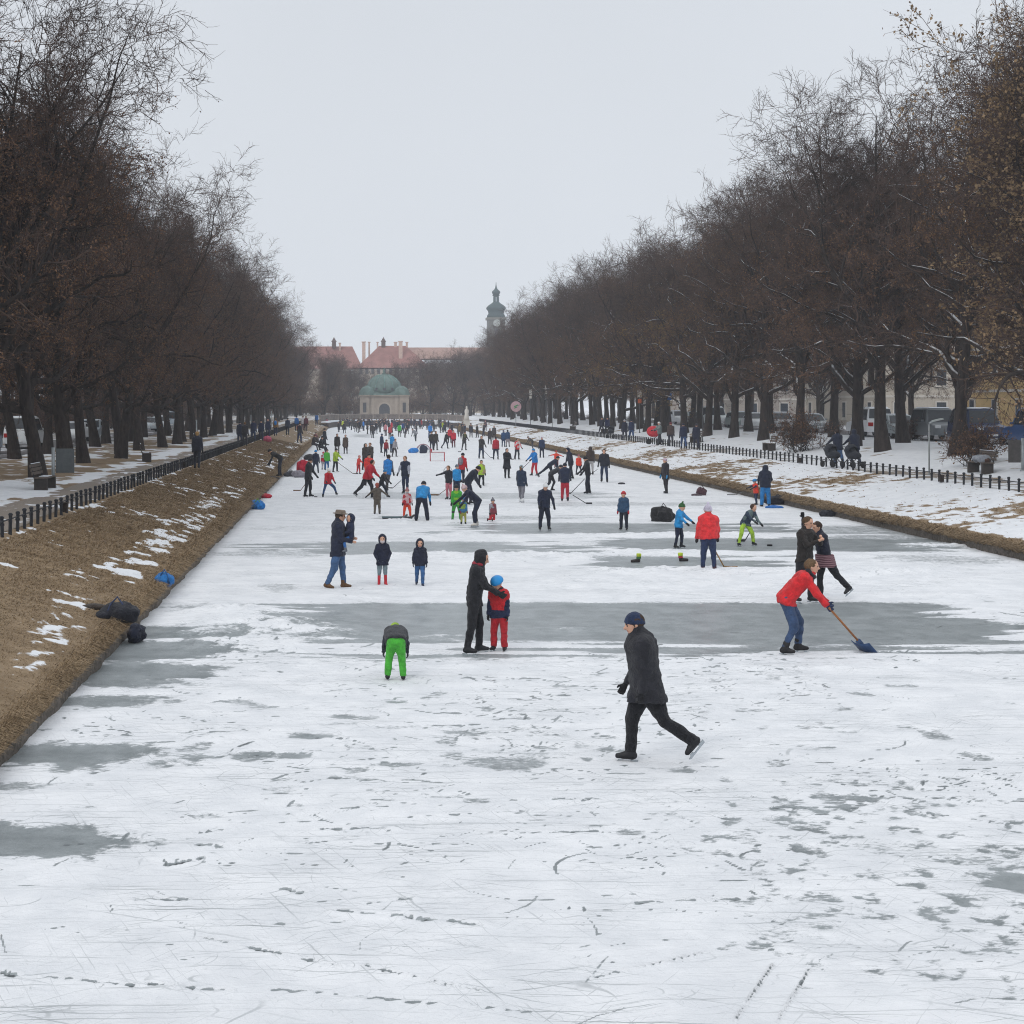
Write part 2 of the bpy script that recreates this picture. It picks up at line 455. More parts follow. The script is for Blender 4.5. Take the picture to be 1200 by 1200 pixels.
    # faint curved skate scratches: thin iso-lines of two noises
    for sc, ds, wd, am in ((.55, .6, .004, .5), (.9, 1.2, .004, .45), (1.6, .3, .005, .35), (2.6, .8, .006, .3)):
        q = m.noise(sc, 1.5, v, .4, ds)
        line = m.ramp(m.math('ABSOLUTE', m.math('SUBTRACT', q, .5)), wd, wd * .3)
        brk = m.ramp(m.noise(1.1 + sc, 3, v), .5, .66)
        mask = m.math('MAXIMUM', mask, m.math('MULTIPLY', m.math('MULTIPLY', line, brk), am))
    # straight blade scratches in several directions, and fine scuffs
    zone = m.ramp(m.noise(.5, 4, v, .6), .40, .62)
    for sx, sy, ro, th, am in ((.5, 30, .06, .70, .75), (.8, 34, -.35, .71, .65), (.7, 26, .45, .71, .6), (.9, 36, 1.2, .715, .5), (.35, 22, -.05, .70, .7), (1.1, 40, -1.0, .72, .5)):
        q = m.noise(1.0, 3, m.coord((sx, sy, 1), rot=ro), .55, .35)
        mask = m.math('MAXIMUM', mask, m.math('MULTIPLY', m.ramp(q, th - .085, th - .03), m.math('MULTIPLY_ADD', zone, am * .75, am * .25)))
    scuff = m.ramp(m.noise(9, 7, m.coord((.6, 1.6, 1), rot=.1), .8), .56, .70)
    mask = m.math('MAXIMUM', mask, m.math('MULTIPLY', scuff, m.math('MULTIPLY_ADD', zone, .38, .10)))
    snow = m.mix(m.ramp(m.noise(1.3, 5, v), .3, .7), (.66, .68, .71), (.76, .775, .80))
    dirt = m.ramp(m.noise(5, 6, v, .75), .60, .78)
    snow = m.mix(m.math('MULTIPLY', dirt, .35), snow, (.42, .45, .48))
    icec = m.mix(m.ramp(m.noise(1.6, 6, v, .7), .3, .7), (.17, .195, .205), (.30, .33, .345))
    fleck = m.ramp(m.noise(26, 3, v, .6), .66, .74)
    icec = m.mix(m.math('MULTIPLY', fleck, .55), icec, (.6, .62, .65))
    icec = m.mix(m.ramp(at, 1.02, 1.45), icec, (.055, .066, .072))
    lf = m.ramp(m.noise(60, 1, v), .80, .82)
    m.bump(m.math('ADD', m.math('MULTIPLY', fn, .8), m.math('MULTIPLY', m.noise(45, 4, v, .7), .4)), .55, .05)
    m.inp(m.b, 'Specular IOR Level', m.math('MULTIPLY_ADD', mask, .36, .12))
    o.data.materials.append(m.out(m.mix(mask, snow, icec), m.math('MULTIPLY_ADD', mask, -.62, .9)))
    return o


build_ice()


# ---------------------------------------------------------------- ground outside the canal, one sheet
def outline():
    fwd = list(Y0 * (YEND / Y0) ** np.linspace(0, 1, 700))
    fwd = [-60, -20] + fwd
    B, N, S = [], [], []
    for y in fwd: B.append((XL, y)); N.append((-1, 0)); S.append(-1)
    for a in np.linspace(math.pi, 0, 90)[1:-1]:
        n = (math.cos(a) * BE, math.sin(a) * RAD); l_ = math.hypot(*n); n = (n[0] / l_, n[1] / l_); B.append((XM + RAD * math.cos(a), YEND + BE * math.sin(a))); N.append(n); S.append(math.cos(a))
    for y in fwd[::-1]: B.append((XR, y)); N.append((1, 0)); S.append(1)
    return np.array(B, float), np.array(N, float), np.array(S, float)


OB, ON, OS = outline()


def snow_mask(x, y, s, side):
    n1 = fbm(x * .8, y * .5, 4, 51); n2 = fbm(x * 3.1, y * 2.2, 3, 57); n0 = fbm(x * .16, y * .10, 3, 61); n5 = fbm(x * 6.5, y * 4, 3, 67)
    left = sstep(.60, .70, n1 * .45 + n2 * .55 + .10 * np.exp(-((s - .95) / .7) ** 2) - .045 + (n0 - .5) * .25) * sstep(.42, .6, s)
    for s0, yy, rs_, ry in ((.55, 25.0, .38, 1.8), (.85, 27.2, .42, 1.3), (.42, 20.6, .26, 1.4), (1.05, 30.2, .32, 1.1), (.33, 18.6, .16, .8), (1.5, 33.5, .3, 1.2), (.75, 22.6, .25, .8), (.9, 44, .5, 3), (.7, 52, .4, 3), (1.2, 60, .5, 4)):
        dd = np.hypot((s - s0) / rs_, (y - yy) / ry) + (n2 - .5) * 1.5 + (n1 - .5) * 1.2
        left = np.maximum(left, sstep(1.5, .5, dd) * sstep(.3, .5, s) * (.08 + .66 * sstep(.42, .60, n2 * .4 + n5 * .6)))
    lv = sstep(.42, .62, n1 * .5 + n2 * .3 + n0 * .2 + .16 * np.exp(-((s - 6.9) / .55) ** 2) - .015)
    left = np.where(s > 6.1, lv, left); left = np.where((s > 3.7) & (s < 6.1), sstep(.5, .7, n2 * .6 + n1 * .4), left)
    right = sstep(.26, .62, n1 * .26 + n2 * .34 + n5 * .30 + .065 - (n0 - .5) * .42) * sstep(.42, .6, s + (n2 - .5) * .2)
    right = np.where(s > 7.4, sstep(.22, .42, n1 * .5 + n2 * .5), right)
    k = (side + 1) / 2
    return left * (1 - k) + right * k


def undulate(X, Y, Sg):
    n2 = fbm(X * 3.2, Y * 3.2, 3, 5); n1 = fbm(X * .7, Y * .7, 3, 15)
    amp = np.where((Sg > 3.8) & (Sg < 7.3), .0, .045) * sstep(.1, .4, Sg)
    return amp * (n2 - .5) + (n1 - .5) * .10 * sstep(.5, 1.2, Sg) * sstep(3.7, 3.0, Sg)


def build_ground():
    svals = np.concatenate([[0, 0, .02, .06, .12], np.linspace(.18, 4.6, 56), np.linspace(4.8, 7.4, 14), np.linspace(7.7, 16, 28), [18, 21, 25, 30, 38, 50, 70, 110, 180, 300, 900]])
    nt, nsv = len(OB), len(svals)
    Sg = np.repeat(svals[None], nt, 0); side = np.repeat(OS[:, None], nsv, 1)
    X = OB[:, None, 0] + ON[:, None, 0] * Sg; Y = OB[:, None, 1] + ON[:, None, 1] * Sg
    Z = zbank(Sg, side)
    Z[:, 0] = -.25
    Z = Z + undulate(X, Y, Sg)
    # ragged, overhanging turf lip
    lip = (fbm(X * 1.3 + 50, Y * 1.3, 4, 77) - .5) * .26 * sstep(.5, .1, Sg)
    lip[:, 0] = 0
    X = X - ON[:, None, 0] * lip; Y = Y - ON[:, None, 1] * lip
    sn = snow_mask(X, Y, Sg, side)
    Z = Z + .03 * sn
    V = np.stack([X, Y, Z], -1).reshape(-1, 3)
    i = np.arange((nt - 1) * (nsv - 1)); r, c = i // (nsv - 1), i % (nsv - 1); a = r * nsv + c
    o = mesh_np('ground', V, np.stack([a, a + nsv, a + nsv + 1, a + 1], 1))
    attr(o, 'snow', sn.ravel()); attr(o, 'edge', Sg.ravel())
    props(o, kind='structure')
    m = NT('bank_ground'); v = m.coord()
    at = m.attr('snow'); ed = m.attr('edge')
    fn = m.noise(9, 6, v, .75); fine = m.noise(38, 4, v, .7)
    k = m.math('ADD', at, m.math('MULTIPLY', m.math('SUBTRACT', fn, .5), .9))
    k = m.math('ADD', k, m.math('MULTIPLY', m.math('SUBTRACT', fine, .5), .5))
    mask = m.ramp(k, .40, .62)
    g = m.mix(m.ramp(m.noise(1.4, 6, v, .7), .3, .7), (.18, .125, .072), (.30, .222, .142))
    g = m.mix(m.math('MULTIPLY', m.ramp(fine, .35, .7), .5), g, (.10, .068, .036))
    stone = m.mix(m.ramp(fn, .3, .7), (.05, .042, .035), (.16, .14, .12))
    g = m.mix(m.ramp(ed, .05, .015), g, stone)
    sn = m.mix(m.ramp(m.noise(2, 4, v), .3, .7), (.64, .665, .70), (.72, .74, .77))
    m.bump(m.math('ADD', fn, m.math('MULTIPLY', fine, .6)), .45, .05)
    o.data.materials.append(m.out(m.mix(mask, g, sn), .92))


build_ground()


def strip(name, side, s0, s1, lift, mat, y0=-10, y1=YEND, n=180, m_=6):
    ys = np.concatenate([[y0], 8 * (y1 / 8) ** np.linspace(0, 1, n)])
    ss = np.linspace(s0, s1, m_)
    Yg, Sg = np.meshgrid(ys, ss, indexing='ij')
    X = XL - Sg if side < 0 else XR + Sg
    Z = zbank(Sg, np.full_like(Sg, side)) + lift
    wob = (fbm(Yg * .35, Sg * 0 + side, 3, 4) - .5) * .5
    X = np.where((Sg == s0) | (Sg == s1), X + wob, X)
    a = np.arange((len(ys) - 1) * (m_ - 1)); r, c = a // (m_ - 1), a % (m_ - 1); a = r * m_ + c
    q = np.stack([a, a + 1, a + m_ + 1, a + m_], 1)
    o = mesh_np(name, np.stack([X, Yg, Z], -1).reshape(-1, 3), q if side > 0 else q[:, ::-1], mat)
    props(o, kind='structure'); return o


def gravel(name, c0, c1, cover, sc=1.0):
    m = NT(name); v = m.coord((1, .22, 1)); v2 = m.coord()
    f = m.noise(1.1 * sc, 6, v, .7); fine = m.noise(40, 3, v2)
    base = m.mix(m.ramp(fine, .3, .7), c0, c1)
    sn = m.ramp(m.math('ADD', f, m.math('MULTIPLY', fine, .12)), cover, cover + .12)
    m.bump(fine, .4, .02)
    return m.out(m.mix(sn, base, (.66, .685, .72)), .92)


gp = gravel('gravel_path', (.15, .125, .105), (.27, .235, .20), .66)
strip('path', -1, 4.05, 6.05, .022, gp)
strip('path', 1, 4.75, 6.9, .022, gp)
asph = gravel('wet_asphalt', (.10, .095, .10), (.16, .155, .16), .58, .6)
strip('road', -1, 14.3, 19.5, .07, asph)
strip('road', 1, 18.5, 25.0, .07, asph)


# ---------------------------------------------------------------- dry grass
def grass(name, side, y0, y1, count, s_rng, hgt, lean, seed, lip=False):
    r = np.random.default_rng(seed)
    n = count
    Y = y0 * (y1 / y0) ** r.random(n)
    s = s_rng[0] + (s_rng[1] - s_rng[0]) * r.random(n)
    if lip: s = np.abs(r.normal(0, .13, n))
    lipo = 0
    X = (XL - s) if side < 0 else (XR + s)
    sd = np.full(n, float(side))
    keep = (snow_mask(X, Y, s, sd) < .35) | (r.random(n) < .1)
    X, Y, s, sd = X[keep], Y[keep], s[keep], sd[keep]; n = len(X)
    Z = zbank(s, sd) + undulate(X, Y, s) - .02
    sc = np.clip(Y / 28, .8, 4.5)
    h = hgt * r.uniform(.5, 1.3, n) * np.minimum(sc, 1.6); wd = .0075 * sc * r.uniform(.6, 1.4, n)
    th = r.uniform(0, 2 * np.pi, n)
    d = np.stack([np.cos(th), np.sin(th)], 1)
    # blades flop down the slope, towards the canal
    dn = np.stack([np.full(n, -side * 1.0), np.zeros(n)], 1)
    fl = d * .7 + dn * lean
    b0 = np.stack([X, Y, Z], 1)
    pw = np.stack([-d[:, 1], d[:, 0], np.zeros(n)], 1) * wd[:, None]
    mid = b0 + np.stack([fl[:, 0] * h * .35, fl[:, 1] * h * .35, h * .62], 1)
    tip = b0 + np.stack([fl[:, 0] * h * 1.0, fl[:, 1] * h * 1.0, h * (.75 if not lip else .35)], 1)
    V = np.stack([b0 - pw, b0 + pw, mid + pw * .8, mid - pw * .8, tip], 1).reshape(-1, 3)
    a = np.arange(n) * 5
    T = np.concatenate([np.stack([a, a + 1, a + 2], 1), np.stack([a, a + 2, a + 3], 1), np.stack([a + 3, a + 2, a + 4], 1)])
    return mesh_np(name, V, T, gmat, smooth=False)


m = NT('dry_grass'); v = m.coord()
g = m.mix(m.ramp(m.noise(1.5, 5, v, .7), .3, .7), (.20, .140, .080), (.34, .255, .160))
g = m.mix(m.math('MULTIPLY', m.ramp(m.noise(25, 2, v), .4, .65), .6), g, (.12, .08, .042))
gmat = m.out(g, .9)


def joined(name, parts):
    V = []; T = []; k = 0
    for o in parts:
        me = o.data; n = len(me.vertices); a = np.empty(n * 3, np.float32); me.vertices.foreach_get('co', a)
        q = np.empty(len(me.polygons) * 3, np.int32); me.loops.foreach_get('vertex_index', q)
        V.append(a.reshape(-1, 3)); T.append(q.reshape(-1, 3) + k); k += n
        bpy.data.objects.remove(o)
    return mesh_np(name, np.concatenate(V), np.concatenate(T), gmat, smooth=False)


props(joined('dry_grass', [grass('g', -1, 13, 150, 190000, (.0, 3.75), .05, 1.1, 1), grass('g', -1, 13, 260, 42000, (0, .3), .115, 1.0, 2, True)]),
      'dry brown grass matted over the left canal bank', 'grass', kind='stuff')
props(joined('dry_grass', [grass('g', 1, 34, 220, 26000, (.3, 4.4), .055, .9, 3), grass('g', 1, 34, 300, 40000, (0, .35), .12, 1.0, 4, True)]),
      'dry brown grass poking through snow on the right canal bank', 'grass', kind='stuff')
# a few tufts and dead leaves lie under the trees
# ================================================================ bare lindens
def bark_mat(name, snow):
    m = NT(name); v = m.coord((1, 1, .25))
    f = m.noise(7, 6, v, .7)
    c = m.mix(m.ramp(f, .3, .7), (.014, .011, .010), (.048, .037, .032))
    m.bump(f, .9, .06)
    if snow:
        ge = m.n('ShaderNodeNewGeometry'); sp = m.n('ShaderNodeSeparateXYZ'); m.t.links.new(ge.outputs['Normal'], sp.inputs[0])
        k = m.math('MULTIPLY', m.ramp(sp.outputs['Z'], .50, .80), m.ramp(m.noise(1.1, 4, m.coord()), .42, .56))
        c = m.mix(k, c, (.72, .74, .77))
    return m.out(c, .95)


BARK, BARKS = bark_mat('bark', False), bark_mat('bark_with_snow', True)
m = NT('twigs'); TWIG = m.out(m.mix(m.ramp(m.noise(.6, 3, m.coord()), .35, .65), (.040, .027, .022), (.100, .064, .050)), .95)


def leaf_mat(name, a, b):
    m = NT(name); return m.out(m.mix(m.ramp(m.noise(1.7, 4, m.coord(), .7), .35, .65), a, b), .9)


LEAFB = leaf_mat('withered_brown_leaf', (.085, .046, .028), (.20, .110, .062))
LEAFO = leaf_mat('withered_rust_leaf', (.085, .046, .024), (.19, .105, .05))
LEAFY = leaf_mat('withered_yellow_leaf', (.13, .075, .025), (.26, .165, .055))
LEAFT = leaf_mat('withered_tan_leaf', (.13, .083, .045), (.27, .185, .105))


def norm(a): return a / np.maximum(np.linalg.norm(a, axis=-1, keepdims=True), 1e-9)


def grow(r, start, d, length, rad, seg, wig, up, taper=.35, droop=0.0):
    n = len(start); P = np.empty((n, seg + 1, 3)); P[:, 0] = start; d = norm(d)
    for k in range(seg):
        d = norm(d + r.normal(0, wig, (n, 3)) + np.array([0, 0, 1]) * (up - droop * (k / seg))[:, None] if np.ndim(up) else d + r.normal(0, wig, (n, 3)) + np.array([0, 0, up - droop * k / seg]))
        P[:, k + 1] = P[:, k] + d * (length / seg)[:, None]
    R = rad[:, None] * (1 - (1 - taper) * np.linspace(0, 1, seg + 1)[None])
    return P, R


def spawn(r, P, R, per, t0, t1, ang0, ang1):
    n, s1, _ = P.shape
    idx = np.repeat(np.arange(n), per); t = t0 + (t1 - t0) * (np.tile(np.arange(per), n) + r.random(n * per)) / per
    ft = np.clip(t * (s1 - 1), 0, s1 - 1.001); k = ft.astype(int); u = ft - k
    p = P[idx, k] * (1 - u)[:, None] + P[idx, k + 1] * u[:, None]; rr = R[idx, k] * (1 - u) + R[idx, k + 1] * u
    d = norm(P[idx, k + 1] - P[idx, k])
    q = norm(np.cross(d, norm(r.normal(0, 1, (len(d), 3))))); a = r.uniform(ang0, ang1, len(d))
    return p, d * np.cos(a)[:, None] + q * np.sin(a)[:, None], rr, t


def tubes(P, R, m):
    n, s1, _ = P.shape
    T = np.empty_like(P); T[:, 1:-1] = P[:, 2:] - P[:, :-2]; T[:, 0] = P[:, 1] - P[:, 0]; T[:, -1] = P[:, -1] - P[:, -2]
    T = norm(T); ref = np.where(np.abs(T[..., 2:3]) < .9, np.array([0, 0, 1.]), np.array([1., 0, 0]))
    U = norm(np.cross(T, ref)); W = np.cross(T, U)
    a = 2 * np.pi * np.arange(m) / m
    V = P[:, :, None] + R[:, :, None, None] * (np.cos(a)[:, None] * U[:, :, None] + np.sin(a)[:, None] * W[:, :, None])
    V = V.reshape(-1, 3)
    i, k, j = np.meshgrid(np.arange(n), np.arange(s1 - 1), np.arange(m), indexing='ij')
    b = (i * s1 + k) * m
    Fq = np.stack([b + j, b + (j + 1) % m, b + m + (j + 1) % m, b + m + j], -1).reshape(-1, 4)
    return V, Fq


def cat(parts):
    V = []; Q = []; k = 0
    for v, q in parts: V.append(v); Q.append(q + k); k += len(v)
    return np.concatenate(V), np.concatenate(Q)


def make_tree(seed, H=19.0, spread=6.3, fork=4.6, leaves=0, leafmat=None, dens=1.0, snow=False, zlo=0.0, zhi=1.0, lsize=.075, rtrunk=.33):
    """a thing: trunk (with its limbs), crown of twigs, withered leaves"""
    r = np.random.default_rng(seed)
    tr = empty('linden_tree')
    # trunk: a leader that keeps going up through the crown
    P0, R0 = grow(r, np.zeros((1, 3)) + [0, 0, -.2], np.array([[r.normal(0, .03), r.normal(0, .03), 1.]]), np.array([H * .86]), np.array([rtrunk]), 10, .055, .05, .05)
    flare = R0.copy(); flare[:, 0] *= 1.45
    nl = int(20 * dens)
    p, d, rr, t_ = spawn(r, P0, R0, nl, fork / (H * .86) * .55, .97, .75, 1.3)
    hh = p[:, 2] / H
    low = hh < .42
    L1 = spread * np.sin(np.clip((1.12 - hh), .05, 1) * 1.75) ** .8 * r.uniform(.85, 1.2, nl)
    P1, R1 = grow(r, p, d * [1, 1, .7] + np.stack([hh * 0, hh * 0, np.where(low, .02, .30)], 1), L1 * 1.22, np.minimum(rr * .68, .055 + .026 * L1), 9, .27, .10, .14, .05)
    # two or three heavy forks
    p, d, rr, t_ = spawn(r, P0, R0, 4, fork / (H * .86) * .8, .5, .35, .62)
    Pf, Rf = grow(r, p, d, (H * .93 - p[:, 2]) * r.uniform(.8, 1.08, 4), rr * .72, 10, .17, .10, .06)
    p, d, rr, _ = spawn(r, Pf, Rf, int(8 * dens), .2, .98, .6, 1.2)
    Pg, Rg = grow(r, p, d + [0, 0, .15], r.uniform(2.0, 4.6, len(p)), rr * .6, 9, .27, .08, .16)
    A = np.concatenate([P1, Pg]); AR = np.concatenate([R1, Rg])
    p, d, rr, t_ = spawn(r, A, AR, 10, .16, .97, .45, 1.1)
    P2, R2 = grow(r, p, d, r.uniform(1.3, 3.2, len(p)) * (1.1 - .4 * t_), np.minimum(rr * .8, .042), 6, .20, .04, .3, .14)
    p, d, rr, t_ = spawn(r, P2, R2, 6, .15, 1, .45, 1.1)
    P3, R3 = grow(r, p, d, r.uniform(.5, 1.15, len(p)), np.full(len(p), .0135), 4, .15, .05, .5, .12)
    p, d, rr, t_ = spawn(r, P3, R3, 4, .15, 1, .4, 1.0)
    P4, R4 = grow(r, p, d, r.uniform(.22, .58, len(p)), np.full(len(p), .0078), 2, .14, .05, .5, .05)
    # sprouts low on the stem
    p, d, rr, _ = spawn(r, P0[:, :6], R0[:, :6], 26, .03, .85, 1.0, 1.5)
    P5, R5 = grow(r, p, d, r.uniform(.3, .9, len(p)), np.full(len(p), .012), 3, .3, .3, .5)
    bm = BARKS if snow else BARK
    v, q = cat([tubes(P0, flare, 12), tubes(Pf, Rf, 8), tubes(P1, R1, 6), tubes(Pg, Rg, 5)])
    mesh_np('trunk', v, q, bm, tr)
    v, q = cat([tubes(P2, R2, 4), tubes(P3, R3, 3), tubes(P4, R4, 3), tubes(P5, R5, 3)])
    mesh_np('crown', v, q, TWIG, tr)
    if leaves:
        # withered leaves cling in clumps along some of the twigs
        tips = np.concatenate([P4[:, 1], P4[:, 2], P3[:, 3]])
        cl = vnoise3(tips * .42, seed) * .65 + vnoise3(tips * 1.1, seed + 3) * .35
        hz = (tips[:, 2] / H)
        wgt = sstep(.40, .58, cl) * sstep(zhi + .12, zhi - .12, hz) * sstep(zlo - .05, zlo + .1, hz) + 1e-4
        pk = r.choice(len(tips), leaves, p=wgt / wgt.sum())
        c = tips[pk] + r.normal(0, .06, (leaves, 3))
        n1 = norm(r.normal(0, 1, (leaves, 3))); n2 = norm(np.cross(n1, r.normal(0, 1, (leaves, 3))))
        s = lsize * r.uniform(.6, 1.3, (leaves, 1))
        V = np.stack([c - n1 * s * .7, c + n2 * s * .45, c + n1 * s * .7, c - n2 * s * .45], 1).reshape(-1, 3)
        mesh_np('foliage', V, np.arange(leaves * 4).reshape(-1, 4), leafmat, tr, smooth=False)
    return tr


PROTO = dict(
    LA=make_tree(1, 19.5, 5.4, 4.6, 12000, LEAFB, zhi=.66, lsize=.07), LB=make_tree(2, 18.6, 5.0, 5.0, 13000, LEAFB, 1.0, zhi=.7, lsize=.07), LC=make_tree(3, 20, 5.2, 4.2, 10000, LEAFB, 1.0, zhi=.6, lsize=.07),
    RA=make_tree(4, 19.5, 5.8, 4.8, 10000, LEAFB, 1.0, True, zhi=.62, lsize=.07), RB=make_tree(5, 18.5, 5.8, 4.4, 12000, LEAFO, 1.0, True, zhi=.75, lsize=.07), RC=make_tree(6, 20, 5.6, 5.2, 8000, LEAFB, 1.0, True, zhi=.55, lsize=.07),
    YL=make_tree(7, 17.5, 5.6, 4.0, 11000, LEAFY, 1.0, True, zhi=.6), TAN=make_tree(8, 15.5, 4.6, 3.0, 30000, LEAFT, 1.0, zhi=1.2, zlo=.12, lsize=.09))
ORD = ['nearest', 'second', 'third', 'fourth', 'fifth', 'sixth', 'seventh', 'eighth', 'ninth', 'tenth', 'eleventh', 'twelfth', 'thirteenth', 'fourteenth']
used_proto = set()


def plant(kind, x, y, rz, sc, label, group, sz=None):
    src = PROTO[kind]
    o = src if kind not in used_proto else copy_tree(src)
    used_proto.add(kind)
    o.location = (x, y, zat(x, y) - .05); o.rotation_euler = (0, 0, rz); o.scale = (sc, sc, sz or sc)
    props(o, label, 'tree', group); return o


def rows():
    r = random.Random(21)
    hs_ = lambda y, a, b: r.uniform(a, b) * float(np.interp(y, [40, 160, 260, 320], [1.0, 1.0, .96, .90]))
    # explicit trunks in front, measured from the photograph; then regular rows
    Lf = [40.5, 48.5, 56.5, 64.5, 71.5, 80, 88, 95.5]
    y = 103.5
    while y < 322: Lf.append(y); y += r.uniform(7.0, 9.0)
    for i, y in enumerate(Lf):
        nth = ORD[i] if i < len(ORD) else None
        lab = f'bare dark tree, {nth} trunk in the row beside the left path' if nth else 'bare tree far down the row beside the left path, merging into its neighbours'
        k = r.choice(['LA', 'LB', 'LC'])
        plant(k, -13.0 + r.uniform(-.5, .5), y + r.uniform(-.6, .6), r.uniform(0, 6.28), hs_(y, .80, .96) * (1.13 if y < 60 else 1.0), lab, 'bare trees of the left avenue')
    y = 44; i = 0
    while y < 325:
        nth = ORD[i] if i < 10 else None
        lab = f'bare dark tree, {nth} in the second row behind the left path trees' if nth else 'bare tree far back in the second left row, hidden among twigs'
        plant(r.choice(['LA', 'LB', 'LC']), -17.6 + r.uniform(-.6, .6), y, r.uniform(0, 6.28), hs_(y, .82, .98) * (1.16 if y < 75 else 1.0), lab, 'bare trees of the second left row')
        y += r.uniform(7.2, 9.4); i += 1
    Rf = [58, 66.5, 77, 85, 92, 101.5, 111]
    y = 120
    while y < 322: Rf.append(y); y += r.uniform(7.0, 9.0)
    for i, y in enumerate(Rf):
        nth = ORD[i] if i < len(ORD) else None
        lab = f'bare brown tree, {nth} trunk in the row behind the right path' if nth else 'bare tree far down the row behind the right path, merging into its neighbours'
        k = r.choice(['RA', 'RB', 'RC', 'RA', 'RC'])
        if i in (9, 13): k = 'YL'; lab = f'tree with yellow withered leaves, {ORD[i]} trunk in the row behind the right path'
        plant(k, 28.0 + r.uniform(-.7, .7), y + r.uniform(-.7, .7), r.uniform(0, 6.28), hs_(y, .83, .98) * (1.08 if y < 130 else 1.0), lab, 'bare trees of the right avenue')
    y = 63; i = 0
    while y < 325:
        nth = ORD[i] if i < 10 else None
        lab = f'bare brown tree, {nth} in the second row behind the right path trees' if nth else 'bare tree far back in the second right row, hidden among twigs'
        plant(r.choice(['RA', 'RB', 'RC']), 33.0 + r.uniform(-.6, .6), y, r.uniform(0, 6.28), hs_(y, .88, 1.03) * (1.06 if y < 130 else 1.0), lab, 'bare trees of the second right row')
        y += r.uniform(7.2, 9.4); i += 1
    plant('TAN', 25.9, 59.5, 1.0, 1.1, 'tree still full of tan withered leaves at the right edge of the photo', 'bare trees of the right avenue')
    # beyond the roads
    y = 70
    while y < 320:
        plant(r.choice(['LA', 'LB', 'LC']), -33 + r.uniform(-3, 3), y, r.uniform(0, 6.28), r.uniform(.75, .95), 'bare tree beyond the cars on the left road, dim behind the avenue', 'trees beyond the left road')
        y += r.uniform(9, 13)
    y = 120
    while y < 330:
        plant(r.choice(['RA', 'RB', 'RC']), 50 + r.uniform(-2, 5), y, r.uniform(0, 6.28), r.uniform(.72, .9), 'bare tree beyond the cars on the right road, dim behind the avenue', 'trees beyond the right road')
        y += r.uniform(9, 13)
    # behind the pavilion, in front of the red roofs
    for i in range(66):
        row = i % 3
        x = -46 + (i // 3) * 4.4 + r.uniform(-1.6, 1.6)
        yy = (346, 372, 398)[row] + r.uniform(-8, 10)
        dxp = abs(x - 7.05)
        if dxp < 9 and row == 0: continue
        if dxp < 9 and row == 1: yy = 384
        hgt = np.interp(x, [-30, -12, -2, 7, 16, 28, 45], [.95, .82, .68, .60, .68, .76, .9]) * r.uniform(.92, 1.06)
        plant(r.choice(['LA', 'LB', 'LC', 'LB']), x, yy, r.uniform(0, 6.28), float(hgt), 'hazy bare tree in the belt around the domed pavilion', 'hazy trees around the pavilion', float(hgt))

rows()


# shrubs between the trunks and along the roads
def make_shrub(seed, h=1.6, w_=1.3):
    r = np.random.default_rng(seed)
    o = empty('bare_shrub'); n = 40
    st = np.stack([r.normal(0, .25 * w_, n), r.normal(0, .25 * w_, n), np.full(n, -.05)], 1)
    P, R = grow(r, st, np.stack([r.normal(0, .5, n), r.normal(0, .5, n), np.ones(n)], 1), r.uniform(.6, 1.1, n) * h, np.full(n, .016), 5, .16, .0)
    p, d, rr, _ = spawn(r, P, R, 9, .2, 1, .4, 1.0); P2, R2 = grow(r, p, d, r.uniform(.25, .7, len(p)) * h * .6, np.full(len(p), .009), 3, .2, .05)
    p, d, rr, _ = spawn(r, P2, R2, 6, .2, 1, .4, 1.0); P3, R3 = grow(r, p, d, r.uniform(.12, .3, len(p)) * h * .6, np.full(len(p), .007), 2, .2, .05)
    mesh_np('stem', *tubes(P, R, 4), BARK, o)
    v, q = cat([tubes(P2, R2, 3), tubes(P3, R3, 3)]); mesh_np('crown', v, q, TWIG, o)
    nl = 1800; pk = r.choice(len(P3), nl); c = P3[pk, 1] + r.normal(0, .05, (nl, 3))
    n1 = norm(r.normal(0, 1, (nl, 3))); n2 = norm(np.cross(n1, r.normal(0, 1, (nl, 3)))); s = .05
    V = np.stack([c - n1 * s, c + n2 * s * .7, c + n1 * s, c - n2 * s * .7], 1).reshape(-1, 3)
    mesh_np('foliage', V, np.arange(nl * 4).reshape(-1, 4), LEAFB, o, smooth=False)
    return o


SH = [make_shrub(31), make_shrub(32, 2.2, 1.8)]
_su = [False, False]


def shrub(k, x, y, sc, label, group):
    o = SH[k] if not _su[k] else copy_tree(SH[k]); _su[k] = True
    o.location = (x, y, zat(x, y)); o.rotation_euler = (0, 0, random.uniform(0, 6)); o.scale = (sc, sc, sc); props(o, label, 'shrub', group)


shrub(0, 27.2, 70.5, 1.0, 'low shrub with withered leaves behind the bench on the right path', 'shrubs by the right trees')
shrub(1, 26.4, 95.5, 1.1, 'snowy twiggy shrub left of the trunks beside the stroller walkers', 'shrubs by the right trees')
rr_ = random.Random(3)
for y in range(70, 320, 17):
    shrub(rr_.choice((0, 1)), 36.0 + rr_.uniform(-.8, .8), y + rr_.uniform(-2, 2), rr_.uniform(.4, .65), 'dark low shrub in the verge between the trees and the right road', 'shrubs along the right road')
for y in range(62, 320, 5):
    shrub(1, -29.5 + rr_.uniform(-1, 1), y + rr_.uniform(-1, 1), rr_.uniform(1.2, 2.0), 'dark tall shrub in the hedge line beyond the left road', 'shrubs beyond the left road')

